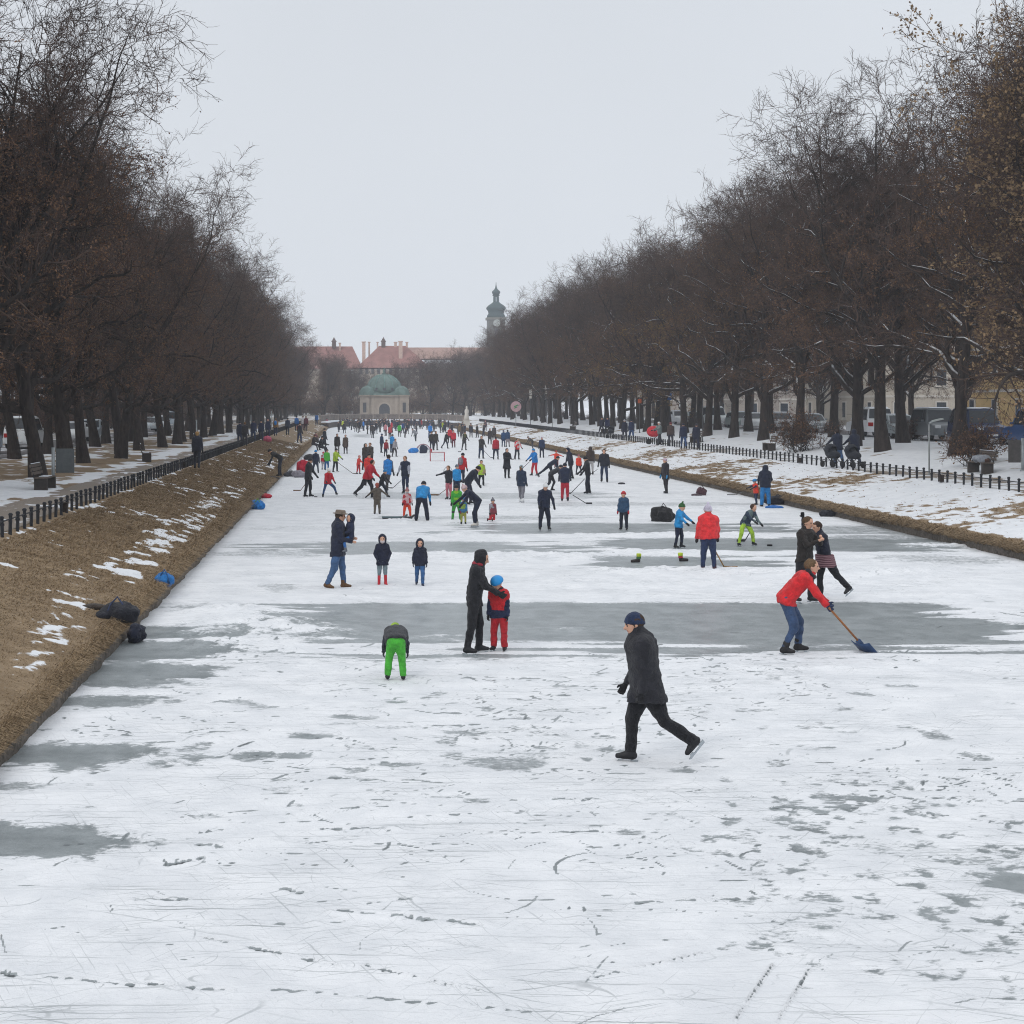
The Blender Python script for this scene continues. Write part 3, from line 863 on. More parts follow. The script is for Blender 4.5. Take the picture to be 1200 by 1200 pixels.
for i in range(30):
    x = -30 + i * 2.6 + rr_.uniform(-1, 1); yy = 366 + rr_.uniform(-4, 26)
    if abs(x - 7) < 7: yy = 366 + rr_.uniform(2, 14)
    shrub(1, x, yy, rr_.uniform(1.6, 2.6), 'hazy dark bush under the tree belt around the domed pavilion', 'bushes around the pavilion')
# ================================================================ fences along the paths
IRON = flat('24262b', .6, .25, .2, 30)
WOODD = flat('2e2723', .9, .3, 0, 12, .4)


def fence(side, y0, y1, step, label):
    off = 3.85 if side < 0 else 4.55
    xf = lambda y: (XL - off) if side < 0 else (XR + off)
    zf = float(zbank(np.array(off), np.array(side)))
    root = empty('fence', (xf(y0), y0, zf), 0, label, 'fence')
    pm = MB().tube([(0, 0, -.12), (0, 0, .43)], .042, 8).lathe([(.042, .43), (.055, .435), (.055, .47), (.03, .495)], 8).box((0, 0, .30), (.09, .07, .05))
    post = pm.build('post', IRON, root)
    far = MB(); y = y0; i = 0; rnd = random.Random(4)
    while y < y1:
        if i == 0: pass
        elif i < 100:
            c = post.copy(); C.objects.link(c); c.parent = root; c.location = (xf(y) - xf(y0), y - y0, rnd.uniform(-.015, .015))
            c.rotation_euler = (rnd.uniform(-.03, .03), rnd.uniform(-.04, .04), rnd.uniform(0, 1))
        else:
            far.box((xf(y) - xf(y0), y - y0, .18), (.085, .085, .6))
        y += step; i += 1
    if far.n: props(far.build('post', IRON, root), kind='stuff')
    rl = MB()
    for z in (.36,):
        rl.tube([(xf(y_) - xf(y0), y_ - y0, z) for y_ in np.linspace(y0, y1, 60)], .017, 6)
    rl.build('rail', IRON, root)
    return root


fence(-1, 33.5, YEND + 4, .83, 'low dark iron post fence between the grass bank and the left path')
fence(1, 50.3, YEND + 4, .83, 'low dark iron post fence between the snowy bank and the right path')

# small dark boxes hung on the fences
for x, y, z, lab in [(XL - 3.8, 44.5, 1.42, 'small dark box fixed to a post of the left fence'), (XR + 4.45, 62.3, 1.4, 'small dark box on the right fence below the pale angled lamp'),
                     (XL - 3.8, 76, 1.42, 'small dark box on the left fence by the walker'), (XR + 4.45, 82, 1.42, 'small brown box on the right fence near two benches')]:
    props(MB().box((0, 0, 0), (.16, .22, .24)).box((0, 0, .13), (.19, .25, .03)).build('fence_box', WOODD, loc=(x, y, z), bevel=.01), lab, 'box')

# ================================================================ end wall and balustrade
STONE = flat('8b8178', .9, .25, 0, 3, .3)
SNOWM = flat('dde2e9', .9, .04, 0, 4)
root = empty('balustrade', (XM, YEND, 1.25), 0, 'low curved stone balustrade with snowy ledge at the far end of the canal', 'balustrade')


def arc_band(r0, r1, z0, z1, n=72, a0=math.pi, a1=0):
    b = MB(); v = []; f = []
    for k in range(n + 1):
        a = a0 + (a1 - a0) * k / n; c, s = math.cos(a), math.sin(a)
        e_ = BE - RAD; v += [(r0 * c, (r0 + e_) * s, z0), (r1 * c, (r1 + e_) * s, z0), (r1 * c, (r1 + e_) * s, z1), (r0 * c, (r0 + e_) * s, z1)]
    for k in range(n):
        o = k * 4
        for i in range(4): f.append((o + i, o + (i + 1) % 4, o + 4 + (i + 1) % 4, o + 4 + i))
    f += [(0, 3, 2, 1), (n * 4, n * 4 + 1, n * 4 + 2, n * 4 + 3)]
    return b.add(v, f)


arc_band(RAD - .15, RAD + .35, -1.3, -.25).build('wall', flat('4d4440', .95, .3, 0, 2, .3), root)
arc_band(RAD - .25, RAD + 1.3, -.246, -.02).build('snow_ledge', SNOWM, root)
arc_band(RAD + 1.3, RAD + 1.6, -.2, .95).build('parapet', flat('6e655f', .9, .3, 0, 1.2, .3), root)
arc_band(RAD + 1.22, RAD + 1.68, .953, 1.08).build('coping', STONE, root)
for k in range(15):
    a = math.pi * k / 14
    MB().box((0, 0, 0), (.34, .5, 1.2)).box((0, 0, .65), (.44, .6, .12)).build('pier', STONE, root, loc=((RAD + 1.45) * math.cos(a), (BE + 1.45) * math.sin(a), .44), rz=a)
# two snowy steps/ramps down to the ice
for dx, lab in ((-.9, 'left of two narrow snow-covered stairs in the far end wall'), (1.0, 'right of two narrow snow-covered stairs in the far end wall')):
    b = MB()
    for i in range(5): b.box((0, -.3 * i, -.12 - .23 * i), (.75, .32, .24))
    props(b.build('stair', SNOWM, loc=(XM + dx, YEND + BE - .4, 1.2)), lab, 'stairs')

# ================================================================ domed pavilion
PW = flat('9c9186', .9, .10, 0, 1.2, .1)
COPPER = flat('5a6e69', .7, .22, 0, .8, .2)
DARKW = flat('4a4c52', .5, .2)
px_, py_ = 7.05, 352.0
pav = empty('pavilion', (px_, py_, 1.4), 0, 'pale stone pavilion with green copper dome at the far end of the canal', 'pavilion')
b = MB().box((0, 0, 2.1), (9.2, 8.4, 5.0))
for sx in (-1, 1): b.box((sx * 4.25, -.3, 2.1), (2.0, 8.8, 5.0))
b.build('wall', PW, pav)
b = MB().box((0, -4.3, 4.72), (6.4, .5, .28))
for sx in (-1, 1): b.box((sx * 4.25, -.3, 4.74), (2.4, 9.2, .32))
b.build('cornice', flat('958b80', .9, .1, 0, 2), pav)
arch = [(-1.15, -.2), (1.15, -.2), (1.15, 1.9)] + [(1.15 * math.cos(a), 1.9 + 1.15 * math.sin(a)) for a in np.linspace(0, math.pi, 13)[1:-1]] + [(-1.15, 1.9)]
dr = MB().prism(arch, -4.27, -4.0).build('door', DARKW, pav)
oa = [(-1.5, -.3), (1.5, -.3), (1.5, 1.9)] + [(1.5 * math.cos(a), 1.9 + 1.5 * math.sin(a)) for a in np.linspace(0, math.pi, 13)[1:-1]] + [(-1.5, 1.9)]
MB().prism(oa, -4.25, -4.1).build('frame', flat('a99e92', .9, .1), dr)
for sx in (-1, 1):
    MB().box((sx * 4.25, -4.72, 2.2), (.7, .12, 2.1)).build('niche', DARKW, pav)
    MB().box((sx * 2.55, -4.22, 2.2), (.5, .08, 4.6)).build('pilaster', flat('a69b90', .9, .08), pav)
# roofs: four hipped corner roofs round a big ribbed dome
rf = MB()
for sx in (-1, 1):
    for yy in (-2.9, 2.6):
        rf.lathe([(2.0, 4.9), (1.75, 5.6), (1.35, 6.3), (.6, 6.75), (.08, 6.9)], 8, (sx * 3.7, yy, 0))
rf.lathe([(6.0, 4.88), (5.2, 5.3), (4.7, 5.7)], 4, (0, 0, 0))
rf.build('roof', COPPER, pav)
dm = MB().lathe([(3.9, 5.3), (3.85, 6.2), (3.7, 6.9), (3.3, 7.7), (2.7, 8.4), (1.9, 8.95), (1.0, 9.3), (.5, 9.4)], 16).build('dome', COPPER, pav, True)
rb = MB()
for k in range(12):
    a = 2 * math.pi * k / 12
    rb.tube([(r_ * math.cos(a), r_ * math.sin(a), z_ + .03) for r_, z_ in [(3.86, 6.2), (3.7, 6.9), (3.3, 7.7), (2.7, 8.4), (1.9, 8.95), (1.0, 9.3)]], .09, 5)
rb.build('ribs', flat('62807a', .7, .2), dm)
MB().lathe([(.45, 9.4), (.5, 9.55), (.25, 9.8), (.32, 10.0), (.22, 10.3), (.05, 10.9), (.03, 11.5)], 10).build('finial', COPPER, pav, True)
for k in (-1, 0, 1): MB().box((k * 1.6, -3.78 + abs(k) * .45, 6.15), (.7, .3, .6)).build('window', DARKW, pav)
# ================================================================ long building with red roofs
RED = flat('87605a', .9, .16, 0, .6, .2)
RED2 = flat('957a70', .9, .15, 0, .6, .2)
WALLC = flat('a89d90', .9, .08, 0, .8)
DB = 470.0
bx = lambda px: (px - CX) * DB / F
bz = lambda py: HCAM - (py - CY) * DB / F
bld = empty('long_building', (0, DB, 1.5), 0, 'long pale building with steep red tile roofs and chimneys behind the trees', 'building')


def hip(x0, x1, zb, zt, ins, d=14, y=0, over=.6):
    v = [(x0 - over, y - over, zb), (x1 + over, y - over, zb), (x1 + over, y + d + over, zb), (x0 - over, y + d + over, zb), (x0 + ins, y + d / 2, zt), (x1 - ins, y + d / 2, zt)]
    return v, [(0, 1, 5, 4), (2, 3, 4, 5), (1, 2, 5), (3, 0, 4), (3, 2, 1, 0)]


MB().box((bx(460), 9, bz(432) / 2 - 1.6), (bx(505) - bx(415), 14, bz(432))).build('wall', WALLC, bld)
MB().box((bx(360), 10, bz(432) / 2 - 1.6), (bx(423) - bx(320), 12, bz(430) - .4)).build('wall', WALLC, bld)
MB().box((bx(570), 11, bz(425) / 2 - 1.6), (bx(640) - bx(500), 12, bz(424) - .2)).build('wall', WALLC, bld)
mainr = MB().add(*hip(bx(420), bx(502), bz(431) - 1.5, bz(404) - 1.5, 6.2, 14, 2)).build('roof', RED, bld)
leftr = MB().add(*hip(bx(318), bx(423), bz(430) - 1.9, bz(404.5) - 1.5, 2.5, 12, 4)).build('roof', RED, bld)
rightr = MB().add(*hip(bx(470), bx(645), bz(420) - 1.5, bz(405.5) - 1.5, 2.5, 12, 6)).build('roof', RED2, bld)
CHM = flat('b59c90', .9, .12, 0, 2)
for px, t0, wd, y in [(426.5, 400, 1.0, 6), (433, 400, .5, 8), (443, 400, .45, 9), (464.5, 400, .8, 9), (470, 399.5, 1.1, 5), (478, 400, .6, 9), (398, 401, .5, 9)]:
    ch = MB().box((0, 0, 0), (wd, .8, 6)).box((0, 0, 3.05), (wd + .3, 1.1, .25)).build('chimney', CHM, mainr, loc=(bx(px), y, bz(t0) - 1.5 - 3))
tu = MB().box((0, 0, -.3), (1.2, 1.2, 1.8)).lathe([(.85, .6), (.8, .85), (.45, 1.15), (.45, 1.4), (.15, 1.7), (.03, 2.1)], 8)
tu.build('ridge_turret', flat('53423e', .8, .2), mainr, loc=(bx(450), 9, bz(404) - 1.5 + .6))
tu.build('ridge_turret', flat('53423e', .8, .2), leftr, loc=(bx(391), 9, bz(404) - 1.5 + .6))
for px in range(423, 503, 7):
    MB().box((0, -.02, 0), (.9, .12, 1.6)).build('window', DARKW, bld, loc=(bx(px), 2, bz(441)))

# ================================================================ church tower
DT = 520.0
tx = lambda px: (px - CX) * DT / F
tz = lambda py: HCAM - (py - CY) * DT / F - 1.5
SLATE = flat('3f4f51', .75, .2, 0, .6, .2)
tw = empty('church_tower', (tx(581.3), DT, 1.5), 0, 'dark baroque church tower with onion dome and spire above the right trees', 'tower')
s_ = DT / F
zb = tz(374)
MB().box((0, 0, zb / 2), (20 * s_, 20 * s_, zb)).build('shaft', flat('6a6a66', .9, .12, 0, .6), tw)
MB().box((0, 0, zb + .1), (23 * s_, 23 * s_, .7)).build('cornice', flat('77766f', .9, .1), tw)
MB().lathe([(11.0 * s_, zb + .3), (10.6 * s_, tz(370)), (9.0 * s_, tz(367.5)), (9.6 * s_, tz(364.5)), (11.6 * s_, tz(362)), (11.2 * s_, tz(360)), (8.5 * s_, tz(357.5)), (4.6 * s_, tz(355)), (4.0 * s_, tz(354.2))], 16).build('onion_dome', SLATE, tw, True)
ln = MB().lathe([(3.5 * s_, tz(355)), (3.3 * s_, tz(347)), (4.4 * s_, tz(346.4)), (4.4 * s_, tz(345.6))], 8).build('lantern', SLATE, tw)
for k in range(4):
    MB().box((0, 0, 0), (1.6 * s_, 1.0 * s_, 5.4 * s_)).build('opening', flat('8f989c', .8, .1), ln, loc=(2.9 * s_ * math.sin(k * math.pi / 2), -2.9 * s_ * math.cos(k * math.pi / 2), tz(351)), rz=k * math.pi / 2)
MB().lathe([(3.6 * s_, tz(345.6)), (5.0 * s_, tz(342.8)), (4.6 * s_, tz(341.4)), (2.0 * s_, tz(339)), (1.0 * s_, tz(337)), (.5 * s_, tz(334)), (.2 * s_, tz(330.5))], 12).build('spire', SLATE, tw, True)
cl = MB().lathe([(0.05, 0), (4.2 * s_, 0), (4.2 * s_, .25)], 20)
for k in (0, 1): cl.build('clock_face', flat('a9adab', .8, .08), tw, loc=(0, -10.4 * s_ if k == 0 else 10.4 * s_, zb - 1.4)).rotation_euler = (math.radians(90), 0, 0)
MB().box((0, -10.1 * s_, zb - 4.4), (5 * s_, .3, 2.4)).build('opening', DARKW, tw)

# ================================================================ yellow houses beyond the right road
YEL = flat('c4a878', .9, .1, 0, .8, .1)
WHT = flat('c9c4bd', .9, .06, 0, 1)
ROOFG = flat('5b4a44', .9, .2, 0, 1.5, .2)
GLASS = flat('39414a', .15, .2)


def house(x, y, wdt, dep, hgt, wallm, label, storeys=3, cols=6):
    h = empty('apartment_house', (x, y, 2.0), 0, label, 'house')
    MB().box((0, 0, hgt / 2 - .2), (wdt, dep, hgt)).build('wall', wallm, h)
    r_ = MB(); v, f = hip(-wdt / 2, wdt / 2, hgt - .2, hgt + 3.6, 4, dep, -dep / 2); r_.add(v, f); rf = r_.build('roof', ROOFG, h)
    MB().box((wdt * .2, 0, hgt + 3.4), (.8, .8, 1.8)).build('chimney', CHM, rf)
    b = MB()
    for s in range(1, storeys): b.box((-wdt / 2 - .04, 0, s * hgt / storeys - .25), (.1, dep + .02, .22)); b.box((0, -dep / 2 - .04, s * hgt / storeys - .25), (wdt, .1, .22))
    b.build('string_course', WHT, h)
    for s in range(storeys):
        zc = (s + .5) * hgt / storeys
        for k in range(cols):
            yy = -dep / 2 + (k + .5) * dep / cols
            fr = MB().box((0, 0, 0), (.16, 1.25, 1.9)).box((0, 0, -1.0), (.3, 1.45, .12)).build('window', WHT, h, loc=(-wdt / 2 - .03, yy, zc))
            MB().box((-.06, 0, 0), (.1, .95, 1.6)).build('pane', GLASS, fr)
        for k in range(3):
            xx = -wdt / 2 + (k + .5) * wdt / 3
            fr = MB().box((0, 0, 0), (1.25, .16, 1.9)).box((0, 0, -1.0), (1.45, .3, .12)).build('window', WHT, h, loc=(xx, -dep / 2 - .03, zc))
            MB().box((0, -.06, 0), (.95, .1, 1.6)).build('pane', GLASS, fr)
    return h


house(62, 131, 14, 30, 11, YEL, 'yellow apartment house with white window frames seen between the right-hand trunks')
house(60, 178, 13, 26, 10, flat('b9b1a6', .9, .08), 'pale grey house behind the parked cars further down the right road')
house(66, 95, 14, 24, 11, flat('c0b29a', .9, .08), 'cream house half hidden behind the trunks at the right edge')
house(-47, 150, 13, 34, 10, flat('a29a92', .9, .08), 'grey house beyond the parked cars on the left, dim behind twigs')
for k_, (x, y, d) in enumerate([(56, 225, 30), (57, 275, 32)]):
    house(x, y, 12, d, 9.5, flat('a9a098', .9, .08), ['far pale house behind the right avenue, the nearer of two', 'far pale house behind the right avenue, the farther of two'][k_])

# ================================================================ parked cars
TYRE = flat('1b1b1c', .85, .15); RIM = flat('8d9196', .4, .1, .6); CGLASS = flat('262c33', .08, .2)
LAMPW = flat('d8dbde', .2, .05); LAMPR = flat('a01814', .3, .1)


def car_paint(h):
    m = flat(h, .3, .05); return m


def make_car(kind, paint):
    """faces -y (towards the camera); l along y"""
    van = kind == 'van'
    L_, W_, Hc = (4.9, 1.95, 2.0) if van else ((4.45, 1.78, 1.46) if kind == 'saloon' else (4.2, 1.8, 1.55))
    root = empty('parked_car')
    lo = [(-L_ / 2, .32), (-L_ / 2 + .03, .62), (-L_ / 2 + .14, .78 if not van else .95), (-L_ * .22, .93 if not van else 1.1)]
    if kind == 'saloon': up = [(-L_ * .06, Hc - .04), (L_ * .04, Hc), (L_ * .16, Hc - .03), (L_ * .33, 1.0), (L_ / 2 - .05, .96), (L_ / 2, .6), (L_ / 2 - .02, .32)]
    elif van: up = [(-L_ * .12, Hc - .06), (-L_ * .02, Hc), (L_ * .42, Hc - .02), (L_ / 2 - .03, 1.2), (L_ / 2, .6), (L_ / 2 - .02, .32)]
    else: up = [(-L_ * .05, Hc - .05), (L_ * .05, Hc), (L_ * .36, Hc - .06), (L_ * .47, 1.0), (L_ / 2, .6), (L_ / 2 - .02, .32)]
    pr = lo + up; n = len(pr); v = []; f = []
    for k, sx in enumerate((-1, -.94, .94, 1)):
        for y, z in pr:
            tum = 1 - max(0, z - .95) * .22
            ins = .96 if abs(sx) == 1 else 1.0
            zz = z if abs(sx) < 1 else .32 + (z - .32) * .965
            v.append((sx * W_ / 2 * tum, y * ins, zz))
    for k in range(3):
        for i in range(n): f.append((k * n + i, k * n + (i + 1) % n, (k + 1) * n + (i + 1) % n, (k + 1) * n + i))
    f.append(tuple(range(n))[::-1]); f.append(tuple(3 * n + i for i in range(n)))
    body = MB().add(v, f).build('body', paint, root, True)
    bv = body.modifiers.new('bevel', 'BEVEL'); bv.width = .05; bv.segments = 2; bv.limit_method = 'ANGLE'; bv.angle_limit = .5
    # glass: windscreen, rear window, sides, each a shallow slab proud of the body
    a, bb = pr[3], up[0]
    def slab(p, q, w0, w1, name):
        dy, dz = q[0] - p[0], q[1] - p[1]; l = math.hypot(dy, dz); ny, nz = -dz / l, dy / l
        if nz < 0: ny, nz = -ny, -nz
        vv = []
        for t, ww in ((.08, w0), (.92, w1)):
            for o_ in (-.03, .02):
                for sx in (-1, 1): vv.append((sx * ww / 2, p[0] + dy * t + ny * o_, p[1] + dz * t + nz * o_))
        ff = [(0, 1, 3, 2), (4, 6, 7, 5), (0, 2, 6, 4), (1, 5, 7, 3), (2, 3, 7, 6), (0, 4, 5, 1)]
        MB().add(vv, ff).build(name, CGLASS, root)
    slab(a, bb, W_ * .86, W_ * .74, 'windscreen')
    r0 = up[2]; r1 = up[3]
    slab(r1, r0, W_ * .84, W_ * .72, 'rear_window')
    zt = Hc - .12; z0 = 1.0 if not van else 1.15
    for sx in (-1, 1):
        xs = lambda z: sx * W_ / 2 * (1 - max(0, z - .95) * .22)
        for ya, yb, yc, yd in ((a[0] + .35, -.02, -.02, bb[0] + .22), (.06, r1[0] - .25 if kind != 'saloon' else r1[0] - .3, r0[0] - .1, .06)):
            vv = [(xs(z0) * k, ya, z0) for k in (.97, 1.012)] + [(xs(z0) * k, yb, z0) for k in (.97, 1.012)] + [(xs(zt) * k, yc, zt) for k in (.97, 1.012)] + [(xs(zt) * k, yd, zt) for k in (.97, 1.012)]
            MB().add(vv, [(0, 2, 4, 6), (1, 7, 5, 3), (0, 1, 3, 2), (2, 3, 5, 4), (4, 5, 7, 6), (6, 7, 1, 0)]).build('side_window', CGLASS, root)
        for yy, mt, nm in ((-L_ / 2 + .03, LAMPW, 'headlight'), (L_ / 2 - .03, LAMPR, 'tail_light')):
            MB().box((sx * W_ * .37, yy, .72 if not van else .85), (.34, .14, .17 if nm == 'headlight' else .26)).build(nm, mt, root, bevel=.02)
        MB().box((sx * (W_ / 2 + .08), a[0] + .45, z0 + .05), (.18, .09, .14)).build('mirror', paint, root, bevel=.02)
        for yy in (-L_ * .31, L_ * .30):
            t = []
            wh = MB().lathe([(.20, -.11), (.31, -.11), (.33, -.07), (.33, .07), (.31, .11), (.20, .11)], 16).build('wheel', TYRE, root, loc=(sx * (W_ / 2 - .13), yy, .33))
            wh.rotation_euler = (0, math.radians(90), 0)
            MB().lathe([(.03, -.125), (.21, -.115), (.21, .115), (.03, .125)], 10).build('rim', RIM, wh)
    for yy, nm in ((-L_ / 2 - .02, 'number_plate'), (L_ / 2 + .02, 'number_plate')): MB().box((0, yy, .48), (.5, .04, .11)).build(nm, LAMPW, root)
    # a sheet of snow on the roof and bonnet
    rs = MB().box((0, (up[0][0] + up[2][0]) / 2, Hc + .02), (W_ * .68, (up[2][0] - up[0][0]) * .98, .07), taper=.9).build('snow_cover', SNOWM, root, bevel=.02)
    return root


CARS = [('van', '1f4f8a', 36.5, 86.5, 'blue car with frosted bonnet parked behind the trunks at the far right edge', 178), ('van', '1d2d50', 36.3, 94, 'dark blue van parked beside the blue car on the right road', 0), ('van', '6f7478', 36.6, 101.5, 'grey van behind the forked trunk on the right road', 0),
        ('hatch', '9aa3a6', 36.4, 108, 'silver car with snowy bonnet right of the pale angled lamp', 0), ('van', 'e4e7ea', 36.6, 114.5, 'white van with red tail light behind the paired trunks on the right road', 180),
        ('saloon', '8b9296', 36.6, 129, 'silver car behind the stroller walkers on the right road', 0), ('hatch', 'b8bcc0', 36.5, 138, 'pale silver car left of the stroller walkers, between thin trunks', 0), ('saloon', 'cfd3d6', 36.4, 146, 'light grey car behind the bench with the thin trunks, right road', 0),
        ('hatch', '7d8a8a', 36.6, 153, 'grey green car seen between two thin trunks on the right road', 0), ('van', 'c3c9cb', 36.5, 163, 'pale van behind the four walkers on the right path', 0), ('saloon', 'a3adb0', 36.4, 172, 'silver car under the red sign beyond the right trunks', 0), ('hatch', 'd9dcdf', 36.6, 181, 'white car farthest along the right road in view', 0),
        ('hatch', '9fb0bd', -15.9 - 5.2, 92, 'pale blue car at the left edge beyond the first trunk', 0), ('van', 'd5d9dc', -20.9, 104, 'white van with red tail light beyond the left trunks', 180), ('saloon', 'e0e3e6', -20.8, 122, 'white car with rounded bonnet between the left trunks', 0), ('hatch', '8b959d', -20.9, 130, 'grey car behind the white rounded car on the left', 0),
        ('saloon', 'aeb8c0', -20.8, 168, 'pale car seen through the gap under the long left bough', 0), ('hatch', 'c8d0d8', -20.9, 177, 'light car behind the pale one under the long left bough', 0), ('van', '9aa6b2', -20.9, 190, 'grey blue van farthest along the left road', 0)]
_cp = {}
for kind, colr, x, y, lab, rot in CARS:
    paint = car_paint(colr)
    if kind not in _cp: o = _cp[kind] = make_car(kind, paint)
    else:
        o = copy_tree(_cp[kind])
        for ch in o.children:
            if ch.name.split('.')[0] in ('body', 'mirror'):
                ch.material_slots[0].link = 'OBJECT'; ch.material_slots[0].material = paint
    o.location = (x, y, zat(x, y) + .08); o.rotation_euler = (0, 0, math.radians(rot + random.uniform(-2, 2)))
    props(o, lab, 'car', 'cars parked along the roads')

# ================================================================ benches
BW = flat('5b524b', .85, .25, 0, 14, .3); BC = flat('3d3835', .9, .2, 0, 8)


def make_bench():
    """sits along y, faces the canal on the +x side"""
    r = empty('park_bench')
    b = MB()
    for i in range(4): b.box((.05 + i * .115, 0, .45), (.10, 1.9, .04))
    b.build('seat', BW, r, bevel=.008)
    b = MB()
    for i in range(3): b.box((-.06 - i * .035, 0, .60 + i * .13), (.035, 1.9, .105))
    b.build('backrest', BW, r, bevel=.008)
    for s in (-.75, .75): MB().box((.22, s, .21), (.46, .14, .43)).build('leg', BC, r, bevel=.01)
    for s in (-.75, .75): MB().tube([(0, s, .4), (-.16, s, .95)], .025, 6).build('bracket', IRON, r)
    MB().box((.2, .2, .482), (.3, .9, .02)).box((-.10, -.1, .945), (.04, 1.5, .02)).build('snow_patch', SNOWM, r, bevel=.008)
    return r


bench0 = make_bench()
BN = [(-10.9, 56.5, 0, 'grey wooden bench beside the grey board on the left path'), (-10.9, 84.5, 8, 'dark wooden bench below the long bough on the left path'), (-10.9, 113, 5, 'small dark bench behind the lone walker on the left path'),
      (26.2, 67.0, 180, 'wooden bench heaped with bags and clothes at the right edge'), (26.1, 100.5, 178, 'dark bench with two upright boards left of the stroller walkers'), (26.0, 121.5, 183, 'dark bench right of the group of four walkers'),
      (25.8, 164, 180, 'far small dark bench on the right path, right one of two'), (25.6, 186, 180, 'far small dark bench on the right path, left one of two')]
for i, (x, y, a, lab) in enumerate(BN):
    o = bench0 if i == 0 else copy_tree(bench0)
    o.location = (x, y, zat(x, y) - .01); o.rotation_euler = (0, 0, math.radians(a)); props(o, lab, 'bench', 'benches beside the paths')

# ================================================================ poles, signs, lamps
POLE = flat('9aa0a3', .5, .12, .4, 6); POLED = flat('4b4d4f', .6, .2, .2); BOARD = flat('5d6264', .6, .12, .3)


def pole(name, x, y, h, mat, label, cat='pole', r=.035, z=None):
    p = empty(name, (x, y, zat(x, y) if z is None else z), 0, label, cat)
    MB().tube([(0, 0, -.1), (0, 0, h)], r, 10).lathe([(r * 2, 0), (r * 2, .08), (r, .1)], 10).build('pole', mat, p, True); return p


s = pole('notice_sign', -10.6, 57.6, 1.45, POLE, 'grey square board seen from behind, on a post beside the left bench', 'sign', .06)
MB().box((.42, 0, .98), (.66, .04, .86)).build('board', BOARD, s, bevel=.01)
s = pole('lamp_post', 24.2, 66.6 * 1.02, 2.15, flat('85898a', .5, .12, .2), 'thin pale post with angled lamp arm beside the right fence', 'lamp post', .032)
MB().tube([(0, 0, 2.1), (.04, 0, 2.22), (.14, 0, 2.3)], .035, 8).build('arm', POLE, s, True)
MB().box((.34, 0, 2.34), (.52, .26, .07), taper=.8, rot=Matrix.Rotation(math.radians(-14), 3, 'Y')).build('lamp_head', flat('8e9494', .5, .1), s, bevel=.02)
s = pole('board_post', 26.9, 65.0, 1.35, POLE, 'upright grey panel on a post at the end of the heaped bench', 'sign', .05)
MB().box((-.32, 0, .82), (.5, .05, .9)).build('board', flat('4d4a49', .8, .2), s, bevel=.01)
pole('path_pole', -8.8, 92.0, 2.1, POLE, 'thin pale pole right of the lone walker on the left path')
pole('path_pole', -8.75, 141, 2.1, POLE, 'thin pale pole beside the group of walkers far up the left path')
pole('path_pole', -8.7, 176, 2.3, POLE, 'thin pale pole farthest up the left path')
pole('path_pole', 24.4, 197, 3.4, POLE, 'pale pole right of the round skating sign')
pole('path_pole', 26.2, 121, 3.2, POLED, 'tall grey pole behind the bench near the four walkers')
# the round red-rimmed sign
s = pole('round_sign', 22.6, 223, 2.2, POLE, 'round white sign with red rim and green slash above the right bank', 'sign', .05)
q = MB().lathe([(.02, 0), (.60, 0), (.60, .05), (.02, .05)], 28).build('sign_face', flat('d2cdd1', .6, .05), s, loc=(0, -.06, 2.75)); q.rotation_euler = (math.radians(90), 0, 0)
q = MB().lathe([(.56, 0), (.73, 0), (.73, .07), (.56, .07)], 28).build('rim', flat('c09da5', .6, .05), s, loc=(0, -.06, 2.75)); q.rotation_euler = (math.radians(90), 0, 0)
gs = flat('2f8a4c', .6, .05)
MB().box((.02, -.16, 2.85), (.62, .03, .15), rot=Matrix.Rotation(math.radians(-25), 3, 'Y')).box((-.06, -.16, 2.6), (.4, .03, .13), rot=Matrix.Rotation(math.radians(-25), 3, 'Y')).build('emblem', gs, s)
MB().box((0, -.02, 1.85), (.5, .04, .35)).build('board', flat('4a4446', .6, .05), s)
# white column and two little white signs far right
s = empty('stone_statue', (18.6, 262, zat(20, 262)), 0, 'narrow white stone figure at the far right end of the canal', 'statue')
MB().box((0, 0, .5), (.95, .95, 1.0)).box((0, 0, 1.02), (1.1, 1.1, .12)).build('plinth', WHT, s, bevel=.03)
MB().lathe([(.36, 1.05), (.42, 1.4), (.30, 2.0), (.36, 2.45), (.30, 2.7), (.13, 2.85), (.17, 3.0), (.15, 3.2), (.04, 3.3)], 12).build('figure', WHT, s, True)
for x, y, h, lab in [(25.6, 232, 5.0, 'small white board high on a post left of the pale pole, far right bank'), (27.5, 229, 5.3, 'narrow white board with two panels high above the round sign'), (27.0, 152, 4.0, 'small white lantern with orange glass on a pole between dark trunks')]:
    s = pole('small_sign', x, y, h, POLED, lab, 'sign', .04)
    MB().box((0, -.06, h - .3), (.42, .05, .75)).build('board', WHT, s, bevel=.01)
    MB().box((0, -.06, h - 1.0), (.34, .05, .4)).build('lower_board', WHT if h > 4.5 else flat('b5562f', .6), s, bevel=.01)
s = pole('street_sign', 33.6, 175, 6.2, POLED, 'red rimmed sign on a post above the parked cars at right', 'sign', .05)
MB().box((0, -.08, 5.95), (1.7, .06, .5)).build('board', flat('8c2c3a', .6, .08), s, bevel=.01)
s = pole('street_sign', 28.6, 146, 3.5, POLED, 'small blue street sign on a post behind the walkers in navy', 'sign', .04)
MB().box((0, -.08, 3.1), (.4, .04, .6)).build('board', flat('24508c', .5, .08), s, bevel=.01)
# ================================================================ people: bodies and clothes as smooth implicit surfaces
SKIN = None


def skin_mat():
    m = NT('skin'); f = m.noise(20, 4, m.coord())
    m.b.inputs['Subsurface Weight'].default_value = .08
    return m.out(m.mix(f, (.46, .25, .17), (.60, .36, .26)), .5)


